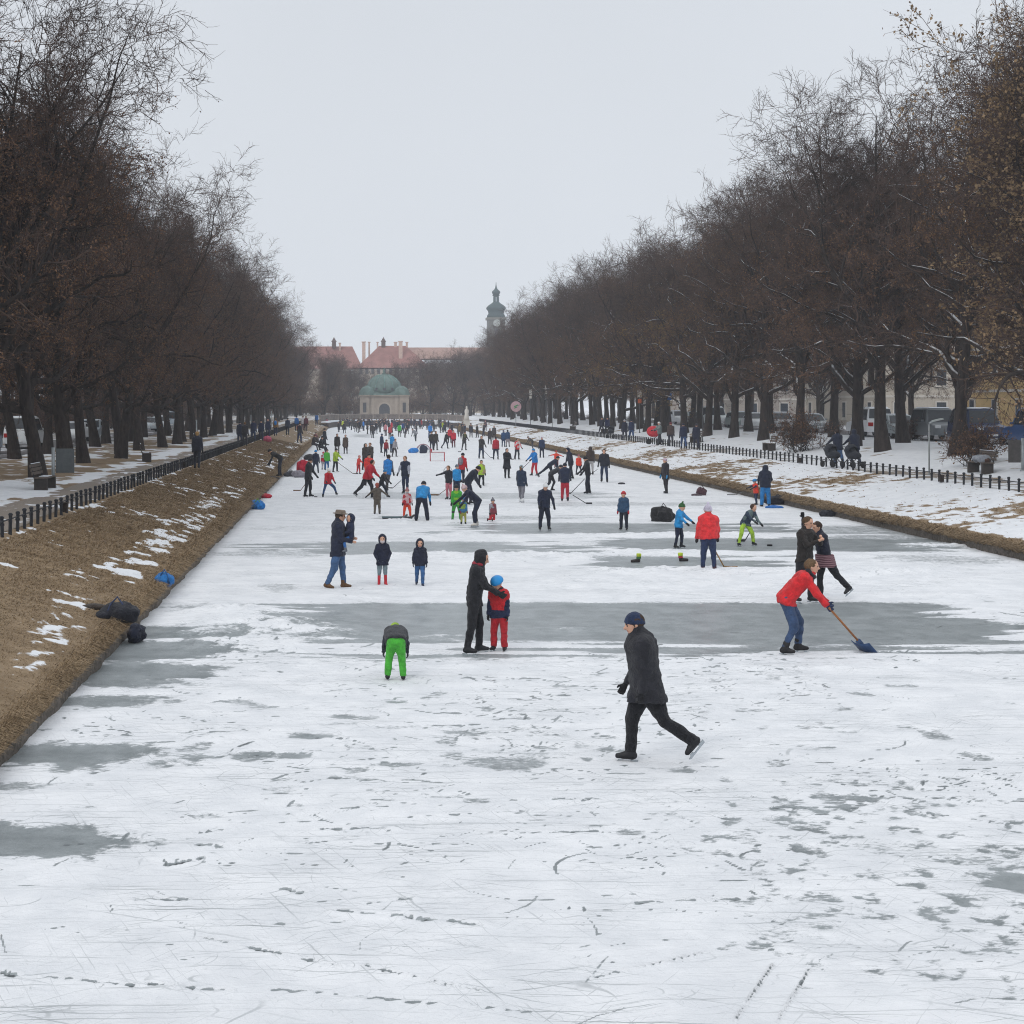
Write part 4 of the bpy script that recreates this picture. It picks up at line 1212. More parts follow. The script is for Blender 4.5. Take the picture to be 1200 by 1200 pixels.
SKIN = skin_mat(); EYE = flat('2a201c', .3, .1); LIP = flat('9a5148', .5, .1)
BLADE = flat('aeb5ba', .25, .1, .9); BLADEW = flat('d5dbd8', .3, .05)


def seg(p, a, b, ra, rb=None):
    rb = ra if rb is None else rb
    ab = b - a; l = max(ab @ ab, 1e-9)
    t = np.clip(((p - a) @ ab) / l, 0, 1)
    return np.linalg.norm(p - a - t[..., None] * ab, axis=-1) - (ra + (rb - ra) * t)


def ell(p, c, r, B=None):
    q = p - c
    if B is not None: q = q @ B.T          # rows of B are the ellipsoid's axes
    r = np.asarray(r); k0 = np.linalg.norm(q / r, axis=-1); k1 = np.linalg.norm(q / (r * r), axis=-1)
    return k0 * (k0 - 1) / np.maximum(k1, 1e-9)


def smin(ds, k):
    d = ds[0]
    for e_ in ds[1:]:
        h = np.clip(.5 + .5 * (e_ - d) / k, 0, 1); d = e_ * (1 - h) + d * h - k * h * (1 - h)
    return d


def surface(fn, lo, hi, res):
    """surface nets of fn <= 0 on a grid"""
    lo = np.asarray(lo) - 2 * res; hi = np.asarray(hi) + 2 * res
    n = np.maximum(np.ceil((hi - lo) / res).astype(int), 3) + 1
    ax = [lo[i] + res * np.arange(n[i]) for i in range(3)]
    G = np.stack(np.meshgrid(*ax, indexing='ij'), -1)
    D = fn(G)
    D[0] = np.maximum(D[0], res); D[-1] = np.maximum(D[-1], res); D[:, 0] = np.maximum(D[:, 0], res); D[:, -1] = np.maximum(D[:, -1], res); D[:, :, 0] = np.maximum(D[:, :, 0], res); D[:, :, -1] = np.maximum(D[:, :, -1], res)
    s = D < 0
    m = n - 1
    cnt = np.zeros(m, np.int8); acc = np.zeros((*m, 3))
    cells = [(a, b, c) for a in (0, 1) for b in (0, 1) for c in (0, 1)]
    sl = lambda o: tuple(slice(o[i], o[i] + m[i]) for i in range(3))
    for a in cells:
        for k in range(3):
            if a[k]: continue
            b = list(a); b[k] = 1
            da, db = D[sl(a)], D[sl(b)]
            x = (da < 0) != (db < 0)
            if not x.any(): continue
            t = da[x] / (da[x] - db[x])
            pt = np.tile(np.array(a, float), (len(t), 1)); pt[:, k] = t
            acc[x] += pt; cnt[x] += 1
    act = cnt > 0
    ids = np.full(m, -1); ids[act] = np.arange(act.sum())
    idx = np.argwhere(act)
    V = lo + res * (idx + acc[act] / cnt[act][:, None])
    Q = []
    for k in range(3):
        u, v = [(1, 2), (2, 0), (0, 1)][k]
        a = [slice(None)] * 3; b = [slice(None)] * 3; a[k] = slice(0, -1); b[k] = slice(1, None)
        ch = s[tuple(a)] != s[tuple(b)]
        e_ = np.argwhere(ch)
        e_ = e_[(e_[:, u] > 0) & (e_[:, v] > 0) & (e_[:, u] < n[u] - 1) & (e_[:, v] < n[v] - 1)]
        if not len(e_): continue
        def at(du, dv):
            w_ = e_.copy(); w_[:, u] -= du; w_[:, v] -= dv; return ids[w_[:, 0], w_[:, 1], w_[:, 2]]
        q = np.stack([at(1, 1), at(0, 1), at(0, 0), at(1, 0)], 1)
        ins = s[tuple(e_.T)]
        q[~ins] = q[~ins][:, ::-1]
        Q.append(q)
    Q = np.concatenate(Q)
    return V, Q[(Q >= 0).all(1)]


def v3(*a): return np.array(a, float)


def rdir(pitch, out=0.0, side=1):
    p, o = math.radians(pitch), math.radians(out)
    return v3(math.sin(o) * side, -math.sin(p) * math.cos(o), -math.cos(p) * math.cos(o))


def unit(a): return a / np.linalg.norm(a)


def skeleton(H, P):
    """joints in local space, facing -y, left hand on +x. angles are absolute: 0 hangs down, + goes forward"""
    J = {}; kid = P.get('kid', 0.0)
    hs = 1 + .42 * kid                               # bigger head on a child
    leg = H * (.53 - .05 * kid); tor = H * (.30 - .004 * kid)
    lean, side = P.get('lean', 3), P.get('side', 0)
    up = lambda k: unit(v3(math.sin(math.radians(side * k)), -math.sin(math.radians(lean * k)) * math.cos(math.radians(side * k)), math.cos(math.radians(lean * k)) * math.cos(math.radians(side * k))))
    tw = math.radians(P.get('twist', 0))
    pel = v3(0, 0, 0)
    u1, u2 = up(.75), up(1.12)
    lx = v3(1, 0, 0); sx = v3(math.cos(tw), math.sin(tw), 0)
    waist = pel + u1 * tor * .42; chest = waist + u2 * tor * .42; neck = chest + u2 * tor * .20
    hd = P.get('head', (0, 0)); hp, hy = math.radians(hd[0] + lean * .55), math.radians(hd[1]) + tw * .5
    hf = unit(v3(math.sin(hy) * math.cos(hp), -math.cos(hy) * math.cos(hp), -math.sin(hp)))
    hl = unit(np.cross(v3(0, 0, 1), -hf)) if abs(hf[2]) < .97 else v3(1, 0, 0)
    hl = unit(np.cross(hf, v3(0, 0, 1))) * -1 if abs(hf[2]) < .97 else v3(1, 0, 0)
    hu = unit(np.cross(hl, hf)) * -1
    if hu[2] < 0 and abs(hf[2]) < .97: hu = -hu
    nd = unit(u2 * .75 + hu * .45)
    J.update(pel=pel, waist=waist, chest=chest, neck=neck, u1=u1, u2=u2, hf=hf, hl=hl, hu=hu, lean=lean)
    R = H * .064 * hs
    J['hr'] = R; J['head'] = neck + nd * (H * .016) + hu * R * .98 + hf * H * .012
    fat = P.get('fat', 1.0) * (1 + .10 * kid)
    J['fat'] = fat; J['H'] = H
    for sd, nm in ((1, 'l'), (-1, 'r')):
        J['hip' + nm] = pel + lx * sd * H * .048 + v3(0, 0, -H * .01)
        th = P.get(nm + 'leg', (0, 4, 4))
        p, o, k = th[:3]
        d1 = rdir(p, o, sd); d2 = rdir(p - k, o * (th[4] if len(th) > 4 else .5), sd)
        J['kn' + nm] = J['hip' + nm] + d1 * leg * .49
        J['an' + nm] = J['kn' + nm] + d2 * leg * .43
        fp = math.radians(th[3] if len(th) > 3 else 0)
        ty = math.radians(sd * P.get('toe', 10))
        J['ft' + nm] = unit(v3(math.sin(ty), -math.cos(ty) * math.cos(fp), -math.sin(fp)))
        J['fu' + nm] = unit(v3(0, -math.sin(fp), math.cos(fp)))
        ar = P.get(nm + 'arm', (4, 9, 14))
        p, o, k = ar[:3]; o2 = ar[3] if len(ar) > 3 else o * .4
        J['sh' + nm] = chest + u2 * tor * .05 + sx * sd * H * (.098 - .012 * kid) * fat ** .5
        al = 1 - .08 * kid
        J['el' + nm] = J['sh' + nm] + rdir(p, o, sd) * H * .172 * al
        J['hd_' + nm] = rdir(p + k, o2, sd)
        J['wr' + nm] = J['el' + nm] + J['hd_' + nm] * H * .148 * al
    sk = P.get('feet', 'boot') == 'skate'
    drop = H * (.067 if sk else .047) if not P.get('kneel') else H * .04
    pts = []
    for nm in 'lr':
        pts.append(min((J['an' + nm] - J['fu' + nm] * drop)[2], (J['an' + nm] + J['ft' + nm] * H * .095 - J['fu' + nm] * drop)[2], (J['an' + nm] - J['ft' + nm] * H * .035 - J['fu' + nm] * drop)[2]))
        if P.get('kneel'): pts.append(J['kn' + nm][2] - H * .045)
    dz = -min(pts)
    for k, q in J.items():
        if isinstance(q, np.ndarray) and k[:2] in ('pe', 'wa', 'ch', 'ne', 'he', 'hi', 'kn', 'an', 'sh', 'el', 'wr'): q[2] += dz
    J['wr'] = None
    return J


def bounds(J, keys, pad):
    a = np.array([J[k] for k in keys]); return a.min(0) - pad, a.max(0) + pad


def body_mesh(J, P, res, root, hero):
    H, R, fat = J['H'], J['hr'], J['fat']
    B = np.stack([J['hl'], J['hf'], J['hu']]); c = J['head']; hf, hu, hl = J['hf'], J['hu'], J['hl']

    def fn(p):
        d = [ell(p, c + hu * R * .18, (R * .80, R * .98, R * .95), B), ell(p, c + hf * R * .30 - hu * R * .52, (R * .56, R * .62, R * .62), B),
             seg(p, J['neck'] - J['u2'] * H * .02, c - hu * R * .35, H * .034, H * .031)]
        if res < .03:
            d += [seg(p, c + hf * R * .92 + hu * R * .06, c + hf * R * 1.13 - hu * R * .25, R * .10, R * .17)]
            for s_ in (-1, 1): d.append(ell(p, c + hl * s_ * R * .80 - hu * R * .06 - hf * R * .02, (R * .10, R * .2, R * .26), B))
        q = smin(d, R * .16)
        t = [seg(p, J['shl'], J['shr'], H * .028), seg(p, J['neck'], J['pel'], H * .050, H * .052)]
        for nm in 'lr':
            t += [seg(p, J['sh' + nm] * .75 + J['chest'] * .25, J['hip' + nm], H * .038, H * .038), seg(p, J['sh' + nm], J['el' + nm], H * .022, H * .018), seg(p, J['el' + nm], J['wr' + nm], H * .017, H * .013),
                  seg(p, J['hip' + nm], J['kn' + nm], H * .036, H * .025), seg(p, J['kn' + nm], J['an' + nm], H * .024, H * .018),
                  seg(p, J['wr' + nm], J['wr' + nm] + J['hd_' + nm] * H * (.015 if P['gl'] else .045), H * (.010 if P['gl'] else .016), H * (.006 if P['gl'] else .02)), seg(p, J['an' + nm], J['an' + nm] + J['ft' + nm] * H * .03 - J['fu' + nm] * H * .015, H * .016)]
        return smin([q, smin(t, H * .012)], H * .012)
    ks = ['pel', 'neck', 'head'] + [a + b for a in ('sh', 'el', 'wr', 'hip', 'kn', 'an') for b in 'lr']
    lo, hi = bounds(J, ks, H * .075 + R)
    V, Q = surface(fn, lo, hi, res)
    mi = None; mats = [SKIN]
    if hero:
        fc = V[Q].mean(1); mi = np.zeros(len(Q), int)
        for s_ in (-1, 1):
            e_ = c + hf * R * .86 + hu * R * .12 + hl * s_ * R * .34
            mi[np.linalg.norm((fc - e_) / [1, 1, 1], axis=1) < R * .15] = 1
        q = (fc - (c + hf * R * .95 - hu * R * .55)) @ B.T
        mi[(np.abs(q[:, 0]) < R * .26) & (np.abs(q[:, 2]) < R * .07) & (np.abs(q[:, 1]) < R * .3)] = 2
        mats = [SKIN, EYE, LIP]
    return mesh_np('body', V, Q, mats, root, mi=mi)


def fold(p, amp, f, sd):
    return amp * (vnoise3(p * np.array([f, f, f * .6]), sd) - .5) * 2 + amp * .6 * (vnoise3(p * f * 2.3, sd + 5) - .5) * 2 - amp * 1.1 * (np.abs(vnoise3(p * np.array([f * .8, f * .8, f * 1.5]), sd + 9) - .5) * 4 - .9).clip(-1, .3)


def jacket_mesh(J, P, res, root, mat, sd, name='jacket', mats2=None):
    H, fat = J['H'], J['fat']
    puff = P.get('puff', 1.0); Lc = P.get('coat', .06)       # coat: hem below the hips, as share of H
    am = H * .0070 * (1 if res < .04 else .6)

    def fn(p):
        t = [seg(p, J['shl'] + J['u2'] * H * .002, J['shr'] + J['u2'] * H * .002, H * .045 * puff), seg(p, J['chest'], J['pel'] + v3(0, 0, H * .01), H * .078 * fat * puff, H * .078 * fat * puff),
             seg(p, J['neck'] - J['u2'] * H * .045, J['neck'] + J['u2'] * H * P.get('collar', .020), H * .062, H * .051)]
        for nm in 'lr':
            t.append(seg(p, J['sh' + nm] * .68 + J['chest'] * .32 - J['u2'] * H * .02, J['hip' + nm] + v3(0, 0, H * .02), H * .062 * fat * puff, H * .064 * fat * puff))
            if Lc > .02:
                d = unit(J['kn' + nm] - J['hip' + nm]); d = unit(d * .6 + v3(0, 0, -1) * .4)
                t.append(seg(p, J['hip' + nm], J['hip' + nm] + d * H * (Lc + .06), H * .066 * fat * puff, H * (.068 + .03 * Lc / .15) * fat))
        body = smin(t, H * .03)
        hd = J['pel'] + (v3(0, 0, -1) * min(1, max(0, 1 - abs(J['lean']) / 70)) - J['u1'] * .35) * H * Lc
        hn = unit(J['u1'] * .5 + v3(0, 0, 1) * (.5 if abs(J['lean']) < 60 else 0.0))
        body = np.maximum(body, -((p - hd) @ hn))
        if P.get('open') is None and res < .03: pass
        a = []
        for nm in 'lr':
            w_ = J['wr' + nm]
            arm = smin([seg(p, J['sh' + nm], J['el' + nm], H * .041 * puff * fat ** .5, H * .035 * puff), seg(p, J['el' + nm], w_, H * .034 * puff, H * .027 * puff)], H * .012)
            a.append(np.maximum(arm, ((p - w_) @ J['hd_' + nm]) - H * .002))
        d = smin([smin([a[0], body], H * .018), a[1]], H * .018)
        if P.get('hat') == 'hood' or P.get('hoodback'):
            c, R = J['head'], J['hr']; B = np.stack([J['hl'], J['hf'], J['hu']])
            if P.get('hat') == 'hood':
                h = smin([ell(p, c + J['hu'] * R * .12 - J['hf'] * R * .12, (R * 1.12, R * 1.2, R * 1.28), B), seg(p, c - J['hu'] * R * .5, J['neck'], R * 1.0, R * .95)], R * .3)
                h = np.maximum(h, -ell(p, c + J['hf'] * R * 1.05 - J['hu'] * R * .05, (R * .74, R * .85, R * .92), B))
            else:
                h = seg(p, J['neck'] + J['hl'] * R * .5 - J['hf'] * R * .5, J['neck'] - J['hl'] * R * .5 - J['hf'] * R * .5, R * .55)
            d = smin([d, h], H * .012)
        return d + fold(p, am, 9 / H * 1.6, sd)
    ks = ['pel', 'neck'] + [a + b for a in ('sh', 'el', 'wr', 'hip') for b in 'lr'] + (['head'] if P.get('hat') == 'hood' else [])
    lo, hi = bounds(J, ks, H * .13); lo[2] -= H * Lc
    if P.get('hat') == 'hood': hi[2] += J['hr'] * .8
    V, Q = surface(fn, lo, hi, res)
    mi = None; mats = [mat]
    if mats2:                                   # second colour: sleeves, yoke or hem band
        kind, m2 = mats2; fc = V[Q].mean(1); mats = [mat, m2]
        if kind == 'sleeves':
            k = np.min([np.minimum(seg(fc, J['sh' + n_] * .55 + J['el' + n_] * .45, J['el' + n_], H * .045), seg(fc, J['el' + n_], J['wr' + n_], H * .04)) for n_ in 'lr'], 0); mi = (k < .0).astype(int)
        elif kind == 'yoke': mi = (((fc - J['chest']) @ J['u2']) > -H * .02).astype(int)
        elif kind == 'hem':
            k = np.min([seg(fc, J['el' + n_] * .7 + J['sh' + n_] * .3, J['wr' + n_], H * .045) for n_ in 'lr'], 0)
            mi = ((((fc - J['waist']) @ J['u1']) < -H * .082) | (k < 0)).astype(int)
        elif kind == 'patch': mi = (vnoise3(fc * 11 / H, sd) > .54).astype(int)
        elif kind == 'back': mi = ((fc @ v3(0, 1, 0)) - J['chest'][1] > H * .02).astype(int)
    o = mesh_np(name, V, Q, mats, root, mi=mi)
    if P.get('lum'): pass
    return o


def trousers_mesh(J, P, res, root, mat, sd):
    H, fat = J['H'], J['fat']; wd = P.get('wide', 1.0)

    def fn(p):
        t = [seg(p, J['hipl'], J['hipr'], H * .062 * fat), seg(p, J['pel'], J['pel'] + J['u1'] * H * .025, H * .060 * fat, H * .055 * fat)]
        L = []
        for nm in 'lr':
            a = J['an' + nm] - unit(J['an' + nm] - J['kn' + nm]) * H * .004
            g = smin([seg(p, J['hip' + nm], J['kn' + nm], H * .066 * fat, H * .045 * (wd * .5 + .5)), seg(p, J['kn' + nm], a, H * .044 * (wd * .5 + .5), H * .036 * wd)], H * .015)
            L.append(np.maximum(g, (p - a) @ unit(a - J['kn' + nm])))
        d = smin(t, H * .03)
        return np.minimum(smin([d, L[0]], H * .02), smin([d, L[1]], H * .02)) + fold(p, H * .006, 12 / H, sd)
    lo, hi = bounds(J, ['pel', 'hipl', 'hipr', 'knl', 'knr', 'anl', 'anr'], H * .085); hi[2] += H * .06
    V, Q = surface(fn, lo, hi, res)
    mi = None; mats = [mat]
    if P.get('leg2'):
        fc = V[Q].mean(1); mats.append(P['leg2'][1])
        if P['leg2'][0] == 'knee': mi = (np.min([np.linalg.norm(fc - J['kn' + n_], axis=1) for n_ in 'lr'], 0) < H * .05).astype(int)
    return mesh_np('trousers', V, Q, mats, root, mi=mi)


def feet(J, P, res, root, mat, hero):
    H = J['H']; kind = P.get('feet', 'boot')
    for nm in 'lr':
        a, f, u = J['an' + nm], J['ft' + nm], J['fu' + nm]
        sh = unit(J['kn' + nm] - a)
        hb = H * .044
        top = P.get('boottop', .05 if kind != 'skate' else .06)

        def fn(p):
            t = [seg(p, a - u * hb * .35 - f * H * .018, a - u * hb * .45 + f * H * .088, H * .026, H * .019), seg(p, a - u * hb * .25, a + sh * H * top, H * .029, H * .034), seg(p, a, a + f * H * .05 - u * hb * .35, H * .026, H * .021)]
            d = smin(t, H * .014)
            return np.maximum(d, -((p - (a - u * hb)) @ u))
        pts = np.array([a - f * H * .05, a + f * H * .12, a + sh * H * (top + .02), a - u * hb])
        V, Q = surface(fn, pts.min(0) - H * .035, pts.max(0) + H * .035, min(res, H * .016))
        b = mesh_np('skate' if kind == 'skate' else 'boot', V, Q, mat, root)
        if kind == 'skate' and res < .06:
            lr = np.cross(f, u)
            o = a - u * hb; t_ = H * .0035 if hero else H * .007
            vv = []
            prof = [(-.048, .0), (-.044, -.022), (.098, -.022), (.112, -.014), (.108, -.010), (.09, -.008), (.085, .001), (.06, .001), (.055, -.011), (.005, -.011), (.0, .001), (-.03, .001)]
            for s_ in (-1, 1): vv += [o + f * H * x + u * H * z + lr * s_ * t_ for x, z in prof]
            n = len(prof)
            ff = [tuple(range(n)), tuple(range(2 * n - 1, n - 1, -1))] + [(i, n + i, n + (i + 1) % n, (i + 1) % n) for i in range(n)]
            MB().add(vv, ff).build('blade', BLADE, b)


def headwear(J, P, res, root, sd):
    H, R = J['H'], J['hr']; c, hf, hu, hl = J['head'], J['hf'], J['hu'], J['hl']; B = np.stack([hl, hf, hu])
    kind = P.get('hat', 'beanie'); hm = P.get('hatm'); r_ = min(res, R * .28)
    lo, hi = c - R * 1.9, c + R * 2.1
    hair = P.get('hair')

    def mk(name, fn, mat, lo=lo, hi=hi, r2=None):
        V, Q = surface(fn, lo, hi, r2 or r_); return mesh_np(name, V, Q, mat, root)
    if hair or kind == 'none':
        long_ = P.get('longhair', 0)

        def fh(p):
            d = ell(p, c + hu * R * .24 - hf * R * .10, (R * .90, R * 1.02, R * .98), B)
            d = np.maximum(d, -np.maximum((p - (c + hu * R * .45)) @ -(hu * .8 + hf * -.55) * 0 - 1, -ell(p, c + hf * R * 1.1 - hu * R * .30, (R * .78, R * 1.05, R * .95), B)) * 0 - ell(p, c + hf * R * 1.05 - hu * R * .22, (R * .80, R * .95, R * .92), B))
            d = np.maximum(d, -((p - (c - hu * R * .55)) @ hu))
            if long_: d = smin([d, seg(p, c - hf * R * .55 + hu * R * .2, c - hf * R * .75 - hu * R * long_, R * .6, R * .42)], R * .2)
            return d + fold(p, R * .05, 3 / R, sd)
        mk('hair', fh, hair or flat('3b2a1e', .7, .3, 0, 40), lo=c - R * (2 + max(0, P.get('longhair', 0))), hi=hi)
    if kind in ('beanie', 'bobble'):
        def fb(p):
            d = ell(p, c + hu * R * .22 - hf * R * .04, (R * .91, R * 1.06, R * 1.08), B)
            d = np.maximum(d, -((p - (c + hu * R * .10 + hf * R * .2)) @ unit(hu - hf * .22)))
            rim = np.maximum(np.abs((p - (c + hu * R * .20 + hf * R * .2)) @ unit(hu - hf * .22)) - R * .17, ell(p, c + hu * R * .22 - hf * R * .04, (R * .98, R * 1.12, R * 1.2), B))
            d = smin([d, rim], R * .08)
            if kind == 'bobble': d = np.minimum(d, np.linalg.norm(p - (c + hu * R * 1.52 - hf * R * .1), axis=-1) - R * .36 + fold(p, R * .05, 6 / R, 3))
            return d + fold(p, R * .025, 4 / R, sd)
        mk('hat', fb, hm)
    elif kind == 'helmet':
        def fb(p):
            d = ell(p, c + hu * R * .32 - hf * R * .05, (R * 1.12, R * 1.30, R * 1.10), B)
            return np.maximum(d, -((p - (c + hu * R * .12 + hf * R * .2)) @ unit(hu + hf * .22)))
        mk('helmet', fb, hm)
    elif kind == 'brim':
        def fb(p):
            q = (p - (c + hu * R * .52)) @ B.T; rr = np.hypot(q[..., 0] / 1.0, q[..., 1] / 1.12)
            brim = np.maximum(rr - R * 1.45, np.abs(q[..., 2] - .04 * rr) - R * .09)
            cr = np.maximum(rr - R * (.98) + .15 * np.maximum(q[..., 2], 0), np.maximum(-q[..., 2], q[..., 2] - R * .78))
            return smin([brim, cr], R * .06)
        mk('hat', fb, hm, r2=R * .16)
        MB().lathe([(R * 1.0, R * .58), (R * 1.03, R * .58), (R * 1.02, R * .78), (R * 1.0, R * .78)], 16, tuple(c)).build('hat_band', flat('2e2a28', .8), root)
    elif kind == 'hood' and P.get('fur'):
        def ff(p):
            e1 = ell(p, c + hf * R * .62 - hu * R * .02, (R * .98, R * .35, R * 1.15), B); e2 = ell(p, c + hf * R * .8 - hu * R * .02, (R * .72, R * .9, R * .88), B)
            return np.maximum(e1, -e2) + fold(p, R * .10, 5 / R, sd)
        mk('fur_trim', ff, P['fur'])
    if P.get('mask'):
        def fm(p): return np.maximum(ell(p, c + hf * R * .36 - hu * R * .42, (R * .66, R * .74, R * .62), B), (p - (c - hu * R * P.get('masktop', .12))) @ hu)
        mk('face_scarf', fm, P['mask'])
    if P.get('scarf'):
        def fs(p):
            n_ = J['neck'] + J['u2'] * H * .018; q = p - n_
            ax = J['u2']; h = q @ ax; r2 = np.linalg.norm(q - h[..., None] * ax, axis=-1)
            return np.hypot(r2 - H * .045, h) - H * .024 + fold(p, H * .005, 18 / H, sd)
        mk('scarf', fs, P['scarf'], lo=J['neck'] - H * .1, hi=J['neck'] + H * .1, r2=min(res, H * .014))


def gloves(J, P, res, root, mat, hero):
    H = J['H']
    for nm, sd in (('l', 1), ('r', -1)):
        w_, d = J['wr' + nm], J['hd_' + nm]
        if hero:
            grip = P.get(nm + 'grip', .35)
            pn = unit(np.cross(d, np.cross(v3(-sd * .9, -.35, 0), d)))              # palm looks inwards and forwards
            s_ = np.cross(d, pn); s_ = s_ if s_ @ v3(0, -1, .3) > 0 else -s_   # towards the thumb
            k = H / 1.75
            prim = [(w_ - d * .06 * k, w_ + d * .012 * k, .036 * k, .029 * k)]
            for i in range(4):
                off = (i - 1.5) * -.0195 * k
                prim.append((w_ + d * .012 * k + s_ * off * .6, w_ + d * .080 * k + s_ * off, .0165 * k, .0145 * k))
                kn = w_ + d * .085 * k + s_ * off; ln = [.036, .041, .038, .030][i] * k
                a1 = grip * 1.35
                d1 = unit(d * math.cos(a1) + pn * math.sin(a1)); p1 = kn + d1 * ln
                a2 = a1 + grip * 1.6; d2 = unit(d * math.cos(a2) + pn * math.sin(a2)); p2 = p1 + d2 * ln * .8
                prim += [(kn, p1, .0125 * k, .0115 * k), (p1, p2, .0115 * k, .0095 * k)]
            tb = w_ + d * .022 * k + s_ * .026 * k; t1 = tb + unit(s_ * .75 + d * .6 + pn * .25) * .042 * k; t2 = t1 + unit(d * .7 + pn * (.3 + grip) + s_ * .1) * .034 * k
            prim += [(tb, t1, .0155 * k, .0135 * k), (t1, t2, .0135 * k, .0105 * k)]
            fn = lambda p: smin([seg(p, a, b, ra, rb) for a, b, ra, rb in prim], .006 * k)
            pts = np.array([q for a, b, _, _ in prim for q in (a, b)])
            V, Q = surface(fn, pts.min(0) - .035 * k, pts.max(0) + .035 * k, .0075)
        else:
            s_ = unit(np.cross(d, v3(sd, .2, .1)))
            fn = lambda p: smin([seg(p, w_ - d * H * .022, w_ + d * H * .045, H * .023, H * .025), seg(p, w_ + d * H * .045, w_ + d * H * .07 + s_ * H * .006, H * .024, H * .017), seg(p, w_ + d * H * .01, w_ + d * H * .035 - s_ * H * .028, H * .013, H * .011)], H * .008)
            V, Q = surface(fn, np.minimum(w_, w_ + d * H * .09) - H * .045, np.maximum(w_, w_ + d * H * .09) + H * .045, min(res, H * .016))
        mesh_np('glove', V, Q, mat, root)


_pn = [0]
BLK = '1b1c20'


def person(label, px, py, H, rz, P, jk, tr, hat=None, boots=BLK, glove=BLK, group='people skating on the canal', res=None, hero=False, z=None, at=None):
    """px, py: where the hips' foot point stands in the photograph (turned into a place on the ice or the bank)"""
    _pn[0] += 1; sd = _pn[0] * 7
    if at is None:
        if z is None: x, y, zz = ground_pt(px, py)
        else:
            x, y, zz = ground_pt(px, py, z)
    else: x, y, zz = at
    P = dict(P); P['gl'] = bool(glove)
    if hat: P['hatm'] = cloth(hat) if P.get('hat', 'beanie') != 'helmet' else flat(hat, .35, .06)
    J = skeleton(H, P)
    for nm, tgt in (P.get('ik') or {}).items():           # two-bone reach for one hand
        tgt = tgt(J) if callable(tgt) else tgt
        a = J['sh' + nm]; l1, l2 = np.linalg.norm(J['el' + nm] - a), np.linalg.norm(J['wr' + nm] - J['el' + nm])
        d = tgt - a; L_ = min(np.linalg.norm(d), (l1 + l2) * .995); d = unit(d)
        c_ = (l1 * l1 + L_ * L_ - l2 * l2) / (2 * l1 * L_); pole = v3(0, .3, -1); pole = unit(pole - d * (pole @ d))
        J['el' + nm] = a + d * l1 * c_ + pole * l1 * math.sqrt(max(0, 1 - c_ * c_)); J['wr' + nm] = a + d * L_; J['hd_' + nm] = unit(J['wr' + nm] - J['el' + nm])
    if res is None: res = min(max(y / 1621 * .95, H * .012), H * .030)
    root = empty('person', (x, y, zz), math.radians(rz), label, 'person', group)
    root['j'] = 0; del root['j']
    body_mesh(J, P, res, root, hero)
    cm = lambda h: h if not isinstance(h, str) else cloth(h)
    j2 = P.get('jk2')
    jacket_mesh(J, P, res, root, cm(jk), sd, P.get('jname', 'jacket'), (j2[0], cm(j2[1])) if j2 else None)
    if P.get('leg2'): P['leg2'] = (P['leg2'][0], cm(P['leg2'][1]))
    trousers_mesh(J, P, res, root, cm(tr), sd + 1)
    feet(J, P, res, root, flat(boots, .55, .2, 0, 20), hero)
    headwear(J, P, res, root, sd + 2)
    if glove: gloves(J, P, res, root, cloth(glove), hero)
    if P.get('pack'):
        m_ = cloth(P['pack']); b = J['chest'] - J['u2'] * H * .05 + np.array([0, 1, 0]) * H * .12
        f_ = lambda p: ell(p, b, (H * .085, H * .07, H * .13)) + fold(p, H * .006, 14, sd)
        V, Q = surface(f_, b - H * .16, b + H * .16, min(res, H * .02)); mesh_np('backpack', V, Q, m_, root)
    if P.get('skirt'):
        f_ = lambda p: np.maximum(np.maximum(seg(p, J['pel'] + v3(0, 0, H * .02), (J['knl'] + J['knr']) / 2 * .55 + J['pel'] * .45, H * .115, H * .13), -(p[..., 2] - (J['pel'][2] - H * P['skirt'][1]))), p[..., 2] - J['pel'][2] - H * .03)
        V, Q = surface(f_, J['pel'] - H * .2, J['pel'] + H * .15, res); mesh_np('skirt', V, Q, P['skirt'][0], root)
    M = Matrix.Translation((x, y, zz)) @ Matrix.Rotation(math.radians(rz), 4, 'Z')
    return root, J, lambda v: M @ Vector(v)
# ================================================================ the people in the photograph
NAVY, DNAVY, DARK, JEANS, DJEANS = '232a40', '1c2033', '1f1f24', '3a5272', '2a3450'
RED, CRIM, BLUE, SKY, LIME, GREEN, OLIVE, GREY, BROWN = 'c2262c', '8a2230', '1f72b5', '2b8bc4', '9cb83a', '3f9a38', '4a4638', '6e7176', '3d322c'
PALE, TAN = 'b9bcc4', '8d7b66'
K = dict
# ---- nearest figures
person('man in a charcoal coat and navy beanie skating left in the foreground', 757, 897, 1.78, -90,
       K(lean=9, head=(6, 0), lleg=(-25, 3, 31, 48), rleg=(18, 3, 16, 0), rarm=(2, 5, 26), larm=(-6, 3, 16), rgrip=.55, lgrip=.6, coat=.105, puff=1.12, fat=1.22, collar=.055, feet='skate', hat='beanie', hair=flat('3a2c22', .8, .3, 0, 40), wide=1.05),
       '212229', '15161c', '1b2c4c', hero=True)
tipx = Vector(ground_pt(1018, 765))
_sx, _sy, _sz = ground_pt(921, 767)
_tl = np.array(Matrix.Rotation(math.radians(-78), 3, 'Z') @ (tipx - Vector((_sx, _sy, 0))))


def _reach(J):
    h = J['wrr'] + J['hd_r'] * .06; u = unit(_tl - h); return h + u * .30 - u * .02 + v3(0, 0, .05)


